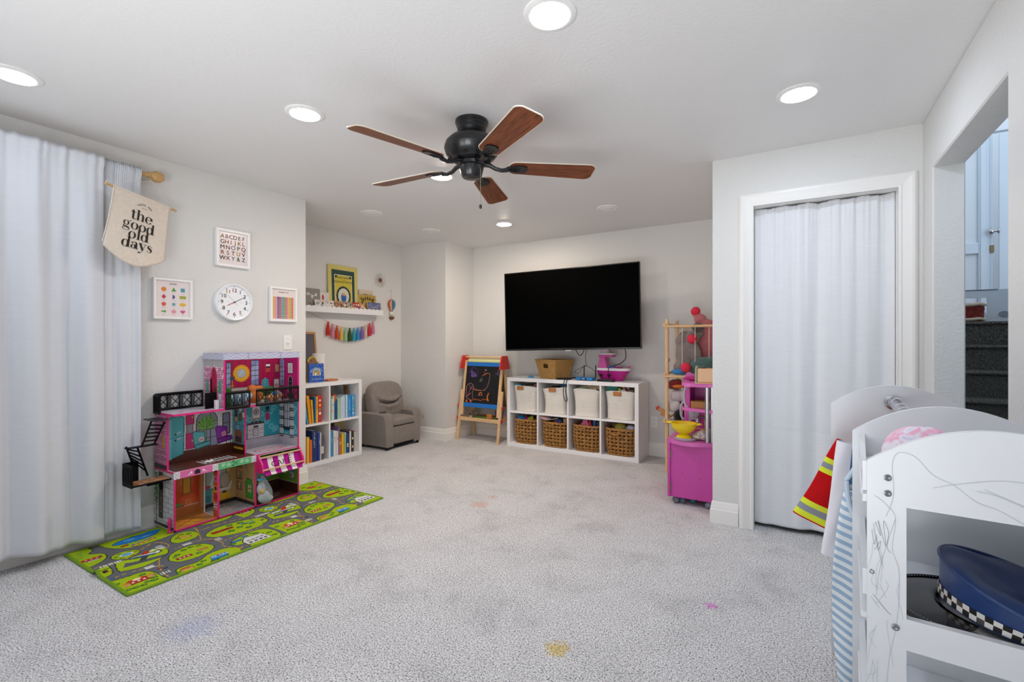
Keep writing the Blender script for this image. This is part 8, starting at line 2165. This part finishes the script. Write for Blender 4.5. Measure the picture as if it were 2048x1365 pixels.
# pencil scribbles on the side panel
cs = Canvas(); r = random.Random(12); PC = '#c3c6cb'
def pen_l(pts, w=.0011, col=PC): cs.line([(p[0], p[1]) for p in bez([(a, b, 0) for a, b in pts], 6)], w, col, 1)
pen_l([(.03, .86), (.042, .905), (.04, .965), (.05, .99), (.075, .985), (.10, .955), (.13, .94), (.16, .915), (.19, .905), (.24, .875)])
pen_l([(.10, .93), (.14, .945), (.20, .96), (.26, .955), (.30, .94)]); pen_l([(.16, .935), (.19, .93), (.25, .905), (.29, .895), (.23, .915), (.17, .94)], .0013)
pen_l([(.012, .90), (.03, .885), (.045, .86), (.04, .80), (.05, .76), (.05, .70), (.045, .64), (.035, .58), (.03, .50)]); pen_l([(.045, .86), (.03, .80), (.02, .75), (.015, .70)])
pen_l([(.014, .845), (.022, .82), (.018, .85), (.03, .80), (.026, .85), (.034, .83), (.032, .80), (.038, .79)], .0012, '#b3b6bc'); pen_l([(.008, .83), (.012, .80), (.015, .82), (.018, .79), (.022, .81), (.012, .79)], .0012, '#b3b6bc')
for k in range(16):
    x, z = r.uniform(.008, .052), r.uniform(.45, .88); pen_l([(x, z), (x + r.uniform(-.012, .012), z - r.uniform(.01, .04)), (x + r.uniform(-.016, .016), z - r.uniform(.03, .09))], .0008)
for k in range(12):
    a = r.uniform(0, 6.28); pen_l([(.008 + .004 * math.cos(a), .745 + .005 * math.sin(a)), (.008 + .005 * math.cos(a + 2), .745 + .005 * math.sin(a + 2))], .001, '#a9acb3')
pen_l([(.01, .70), (.03, .675), (.038, .668)], .0014, '#a9acb3'); pen_l([(.006, .695), (.02, .675)]); pen_l([(.02, .725), (.03, .70)])
cs.build('pencil_scribble', M('print_pencil', '#ffffff', .6, attr=True, spec=.2), sp, (SX, -1.0004, 0), (1, 0, 0), (0, 0, 1))
# ------------------------------------------------------------------ garments on the rail
def rack_pt(x, y, z):
    a = math.radians(-4.487); return (.117 + x * math.cos(a) - y * math.sin(a), 2.19 + x * math.sin(a) + y * math.cos(a), z)
def garment(name, label, y, parts, hang=True):
    t = thing(name, label, 'clothing', rack_pt(0, y, 0), math.radians(-4.487), 'dress up clothes on the rail')
    if hang:
        mbh = MB().tube(bez([(.186, 0, .972), (.196, 0, .985), (.203, 0, 1.0), (.196, 0, 1.012), (.184, 0, 1.012), (.174, 0, 1.004)], 6), .0018, 6)
        mbh.tube([(.186, 0, .972), (.186, 0, .93)], .0018, 6).tube([(.085, 0, .86), (.186, 0, .93), (.29, 0, .86)], .006, 8)
        mbh.build('hanger', M('hanger_plastic', '#d9d9dc', .4), t)
    for (nm, mat, fn, nu, nv, cu) in parts:
        o = MB().grid(fn, nu, nv, cu=cu).build(nm, mat, t, 180)
        if not cu: o.modifiers.new('thick', 'SOLIDIFY').thickness = .003
    return t
def body_fn(xl, xr, zt, zb, dep, ph, flare=1.08, neck=.05):
    def fn(u, v):
        a = 2 * PI * u
        cx = (xl + xr) / 2; w = (xr - xl) / 2 * (.92 + (flare - .92) * v)
        z = zt + (zb - zt) * v
        px = math.copysign(abs(math.cos(a)) ** .6, math.cos(a))
        dz = -.055 * (abs(px) ** 1.4) * (1 - v) ** 3 + (.03 * (1 - v) ** 6)
        d = dep * (.5 + .5 * min(1, v * 4)) * (1 + .18 * math.sin(5 * a + ph + 2 * v) * v)
        return (cx + px * w, d * math.sin(a) + .006 * math.sin(3 * a + 4 * v + ph) * v, z + dz)
    return fn
def sleeve_fn(p0, p1, r0, r1, flat, ph):
    p0, p1 = Vector(p0), Vector(p1); d = (p1 - p0).normalized(); side = d.cross(Vector((0, 1, 0))).normalized()
    def fn(u, v):
        a = 2 * PI * u; r_ = r0 + (r1 - r0) * v
        c = p0 + (p1 - p0) * v
        return tuple(c + side * (r_ * math.cos(a) * (1 + .05 * math.sin(7 * v + ph))) + Vector((0, 1, 0)) * (r_ * flat * math.sin(a) * (1 + .15 * math.sin(9 * v + 3 * a + ph))))
    return fn
def stripes_mat(name, base, bands, axis_p, axis_d, L_):
    """bands of colour across a sleeve or skirt: (from, to, colour) in metres along the direction axis_d from axis_p"""
    m = M(name, base, .85, spec=.15); nt = m.node_tree; N = nt.nodes; L = nt.links; b = N['Principled BSDF']
    tc = N.new('ShaderNodeTexCoord'); s_ = N.new('ShaderNodeVectorMath'); s_.operation = 'SUBTRACT'; s_.inputs[1].default_value = axis_p; L.new(tc.outputs['Object'], s_.inputs[0])
    d = N.new('ShaderNodeVectorMath'); d.operation = 'DOT_PRODUCT'; d.inputs[1].default_value = Vector(axis_d).normalized(); L.new(s_.outputs[0], d.inputs[0])
    mr = N.new('ShaderNodeMapRange'); mr.inputs['From Max'].default_value = L_; L.new(d.outputs['Value'], mr.inputs['Value'])
    rp_ = N.new('ShaderNodeValToRGB'); rp_.color_ramp.interpolation = 'CONSTANT'; e = rp_.color_ramp.elements; e[0].color = (*C(base), 1); e[0].position = 0; e[1].position = .9999; e[1].color = (*C(base), 1)
    for (a, bb, c) in bands:
        q = e.new(a / L_); q.color = (*C(c), 1)
        if bb is not None: q = e.new(bb / L_); q.color = (*C(base), 1)
    L.new(mr.outputs[0], rp_.inputs[0]); L.new(rp_.outputs[0], b.inputs['Base Color']); return m
HV, GRS, FR = '#d5e03a', '#8b8f96', '#b80f14'
s0, s1 = Vector((.055, 0, .845)), Vector((-.055, 0, .545))
Ls = (s1 - s0).length
def stripe_bands(a): return [(a, None, HV), (a + .020, None, GRS), (a + .042, None, HV), (a + .062, a + .0621, HV)]
msl = stripes_mat('fire_sleeve', FR, [(.075, None, HV), (.094, None, GRS), (.113, None, HV), (.132, None, FR), (.248, None, HV), (.268, None, GRS), (.292, None, HV), (.314, None, FR)], tuple(s0), tuple(s1 - s0), .34)
mfb = stripes_mat('fire_body', FR, [(.30, None, HV), (.32, None, GRS), (.345, None, HV), (.365, None, FR)], (0, 0, .93), (0, 0, -1), .5)
garment('firefighter_jacket', 'red dress up firefighter jacket with yellow and grey stripes', -.14, [('jacket_body', mfb, body_fn(.05, .33, .865, .50, .024, .4), 48, 30, True), ('sleeve', msl, sleeve_fn(s0, s1, .036, .062, .30, .5), 28, 30, True), ('sleeve', msl, sleeve_fn((.315, 0, .845), (.41, 0, .545), .036, .055, .30, 1.5), 28, 30, True)])
MCOAT = M('coat_white', '#e6e4ea', .85, bump=.2, bscale=500, spec=.15); MNAVY = M('vest_blue', '#34587f', .8, bump=.25, bscale=400, spec=.15)
garment('doctor_coat', 'white dress up coat with long sleeves hanging on the rack', -.30, [('coat_body', MCOAT, body_fn(.07, .32, .885, .42, .024, 2.0), 48, 30, True), ('sleeve', MCOAT, sleeve_fn((.058, 0, .875), (.006, 0, .492), .034, .026, .5, .9), 26, 30, True), ('sleeve', MCOAT, sleeve_fn((.315, 0, .875), (.37, 0, .50), .034, .027, .5, 2.2), 26, 30, True)])
garment('blue_vest', 'dark blue dress up vest between white coat and striped apron', -.40, [('vest_body', MNAVY, body_fn(.052, .33, .90, .60, .024, 1.1), 48, 26, True)])
mst = M('apron_stripe', '#dfe5ea', .85, spec=.15, bump=.2, bscale=500)
def apron_mat():
    m = mst; nt = m.node_tree; N = nt.nodes; L = nt.links; b = N['Principled BSDF']
    tc = N.new('ShaderNodeTexCoord'); w = N.new('ShaderNodeTexWave'); w.wave_type = 'BANDS'; w.bands_direction = 'Z'; w.inputs['Scale'].default_value = 13; w.inputs['Distortion'].default_value = 1.2; w.inputs['Detail'].default_value = 1; w.inputs['Detail Scale'].default_value = .6
    r_ = N.new('ShaderNodeValToRGB'); r_.color_ramp.elements[0].position = .44; r_.color_ramp.elements[1].position = .52; r_.color_ramp.elements[0].color = (*C('#9db7d0'), 1); r_.color_ramp.elements[1].color = (*C('#e2e8ec'), 1)
    mp = N.new('ShaderNodeMapping'); mp.inputs['Rotation'].default_value = (0, -.3, 0); L.new(tc.outputs['Object'], mp.inputs[0]); L.new(mp.outputs[0], w.inputs[0]); L.new(w.outputs['Fac'], r_.inputs[0]); L.new(r_.outputs[0], b.inputs['Base Color']); return m
MAP = apron_mat()
def ap(u, v):
    a = 2 * PI * u; px = math.copysign(abs(math.cos(a)) ** .6, math.cos(a))
    z = .80 - .66 * v
    xl = .045 - .030 * math.sin(PI * min(1, v * 1.1)) ** .8 + .06 * max(0, v - .75) ** 1.5
    xl = .048 - .034 * math.sin(PI * min(1, v * .95)) ** .7
    xr = .34
    return ((xl + xr) / 2 + px * (xr - xl) / 2, .022 * math.sin(a) * (1 + .3 * math.sin(4 * a + 6 * v)) + .01 * math.sin(8 * v + a) * v, z + .012 * math.sin(a + 5 * v) - .02 * abs(px) * (1 - v))
at_ = garment('striped_apron', 'pale blue and white striped apron hanging nearest on the rack', -.50, [('apron_skirt', MAP, ap, 56, 50, True)])
MB().tube(bez([(.05, -.02, .80), (.056, -.026, .74), (.075, -.03, .69), (.10, -.03, .67)], 6), .006, 8).tube([(.05, 0, .80), (.10, 0, .90), (.186, 0, .945)], .006, 8).build('piping', M('apron_trim', '#c3d5e2', .85), at_)
# ------------------------------------------------------------------ in the top bin and on the shelf
td = thing('tie_dye_cloth', 'pastel pink and lavender tie dye fabric bunched in top bin', 'fabric', rack_pt(.20, -.82, .9055), math.radians(-4))
def tie_mat():
    m = M('tie_dye', '#e3cfd8', .9, bump=.3, bscale=120, spec=.1); nt = m.node_tree; N = nt.nodes; L = nt.links; b = N['Principled BSDF']
    tc = N.new('ShaderNodeTexCoord'); n = N.new('ShaderNodeTexNoise'); n.inputs['Scale'].default_value = 14; n.inputs['Detail'].default_value = 3; n.inputs['Distortion'].default_value = 1
    r_ = N.new('ShaderNodeValToRGB'); e = r_.color_ramp.elements; e[0].position = .3; e[0].color = (*C('#c9bfe0'), 1); e[1].position = .7; e[1].color = (*C('#ecdcb8'), 1)
    for p_c, c_ in ((.42, '#e6e2ea'), (.5, '#e6a9c6'), (.6, '#ead9e2')): q = e.new(p_c); q.color = (*C(c_), 1)
    L.new(tc.outputs['Object'], n.inputs['Vector']); L.new(n.outputs['Fac'], r_.inputs[0]); L.new(r_.outputs[0], b.inputs['Base Color']); return m
blob('bundle', [((-.02, 0, .05), (.065, .06, .065)), ((.03, .0, .045), (.06, .06, .045)), ((-.045, -.01, .03), (.04, .05, .035)), ((.0, -.0, .085), (.035, .04, .03))], tie_mat(), td, .006)
# police style cap: peak to the left, crown rising behind
cp = thing('peaked_cap', 'blue dress up peaked cap with black visor and checked band', 'cap', rack_pt(.318, -.868, .6525), 0, rot=Euler((0, 0, math.radians(-12)), 'XYZ'))
MCB = M('cap_blue', '#1f3a6e', .42, spec=.5, coat=.15, bump=.15, bscale=60)
def capring(a, t):
    """t 0 band bottom .. 1 crown edge .. 2 top"""
    ca, sa = math.cos(a), math.sin(a)
    fr = (1 - ca) / 2                     # 1 at the peak side (-x)
    fl_ = .046 - .036 * fr ** 1.5; zc = .036 + .048 * fr
    if t <= 1:
        R = .108 + fl_ * t ** 1.4
        return (R * 1.04 * ca, R * .98 * sa, .012 + zc * t)
    k = t - 1; R = (.108 + fl_) * max(0, 1 - k) ** .55
    z = .012 + zc - (.040 * fr) * k * 1.0 + .016 * math.sin(PI * min(1, k * .9))
    return (R * 1.04 * ca, R * .98 * sa, z + .004 * math.sin(5 * a + 6 * k) * (1 - k))
TC = Matrix.Rotation(math.radians(8), 4, 'Y')
MB().grid(lambda u, v: capring(2 * PI * u, .25 + .75 * v), 72, 10, cu=True, T=TC).grid(lambda u, v: capring(2 * PI * u, 1 + v), 72, 14, cu=True, T=TC).build('crown', MCB, cp, 60)
MB().tube([tuple(TC @ Vector(capring(2 * PI * k / 72, 1.0))) for k in range(72)], .0035, 8, closed=True).build('crown_piping', MCB, cp)
rb2 = MB()
nck = 60
for k in range(nck):
    for j in range(2):
        q = []
        for (du_, dv_) in ((0, 0), (1, 0), (1, 1), (0, 1)):
            a_ = 2 * PI * (k + du_) / nck; p = Vector(capring(a_, (.003 + .0112 * (j + dv_)) / (.036 + .048 * (1 - math.cos(a_)) / 2))); n_ = Vector((p.x, p.y, 0)).normalized() * .0015; q.append(TC @ (p + n_))
        rb2.add(q, [(0, 1, 2, 3)], '#d9d6d2' if (k + j) % 2 else ('#1c1a1b' if (k * 7 + j) % 5 else '#4a4644'))
rb2.build('checked_band', M('print_band', '#ffffff', .6, attr=True), cp, 0)
MB().grid(lambda u, v: capring(2 * PI * u, .0 + .10 * v), 72, 3, cu=True, T=TC).build('band_edge', MCB, cp, 60)
def vis(u, v):
    a = PI + (u - .5) * 2.2
    R = .108 + (.078 * math.cos((u - .5) * 2.2) ** .8 + .004) * v
    x = R * 1.05 * math.cos(a); y = R * 1.0 * math.sin(a)
    return (x, y, .018 - .012 * v + .010 * (1 - abs(2 * u - 1)) * 0)
vo = MB().grid(vis, 40, 10, T=None).build('visor', M('visor_black', '#0b0b0d', .18, spec=.6, coat=.5), cp, 60); vo.modifiers.new('thick', 'SOLIDIFY').thickness = .004
MB().tube([(lambda p: (p[0], p[1], p[2] + .002))(vis(k / 40, .985)) for k in range(41)], .0028, 6).build('visor_edge', M('visor_black'), vo)
cst = Canvas()
for k in range(1, 60):
    p, q = vis(k / 60, .90), vis((k + .5) / 60, .90); cst.line([(p[0], p[1]), (q[0], q[1])], .0013, '#b9babd', 1)
so = cst.build('stitching', PRINT, vo, (0, 0, 0), (1, 0, 0), (0, 1, 0))
for v in so.data.vertices: v.co.z = .018 - .012 * .9 + .0028

# ================================================================== AT THE TOP OF THE STAIRS
gt = thing('baby_gate', 'white panel with slot and oval hole at top of the stairs', 'gate', (0, 5.74, 1.362), 0)
mb = MB(); gx0, gx1 = .80, 1.68
for (a, b, c1, d) in ((gx0, 0, gx1, .055), (gx0, .225, gx1, .295), (gx0, .055, 1.0, .225), (1.455, .055, gx1, .225)): mb.box(a, 0, b, c1, .022, d)
go = mb.build('panel', M('gate_white', '#d3dae0', .4), gt, 0)
MB().prism([(1.0, .055), (1.455, .055), (1.44, .10), (1.01, .10)], -.022, 0, T=RX90).build('panel_ledge', M('gate_white'), gt)
MB().prism([(1.56 + .038 * math.cos(2 * PI * k / 24), .075 + .028 * math.sin(2 * PI * k / 24)) for k in range(24)], .0, .003, T=RX90).build('oval_recess', M('gate_hole', '#8d979f', .6), gt)
MB().box(gx0, -.004, .290, 1.52, .0, .297).build('seam', M('gate_seam', '#5f6a72', .6), gt)
bk2 = thing('bin_of_cloth', 'dark red and cream patterned woven basket on the stair landing', 'basket', (1.26, 5.55, 1.366), 0)
def rbk(u, v):
    a = 2 * PI * u; return (.115 * math.copysign(abs(math.cos(a)) ** .6, math.cos(a)) * (1 + .06 * v), .09 * math.copysign(abs(math.sin(a)) ** .6, math.sin(a)), .16 * v)
MB().grid(rbk, 32, 10, cu=True).prism([rbk(k / 24, .96)[:2] for k in range(24)], .10, .12).build('woven_body', M('basket_red', '#7a2a22', .9, bump=1, bscale=70, var=.35, vscale=40), bk2)
for z in (.022, .148): MB().tube([(lambda p: (p[0] * 1.02, p[1] * 1.02, z + .004 * math.sin(k)))(rbk(k / 40, z / .16)) for k in range(40)], .014, 8, closed=True).build('cream_band', M('basket_cream', '#cbb9a0', .9, bump=1, bscale=90), bk2)
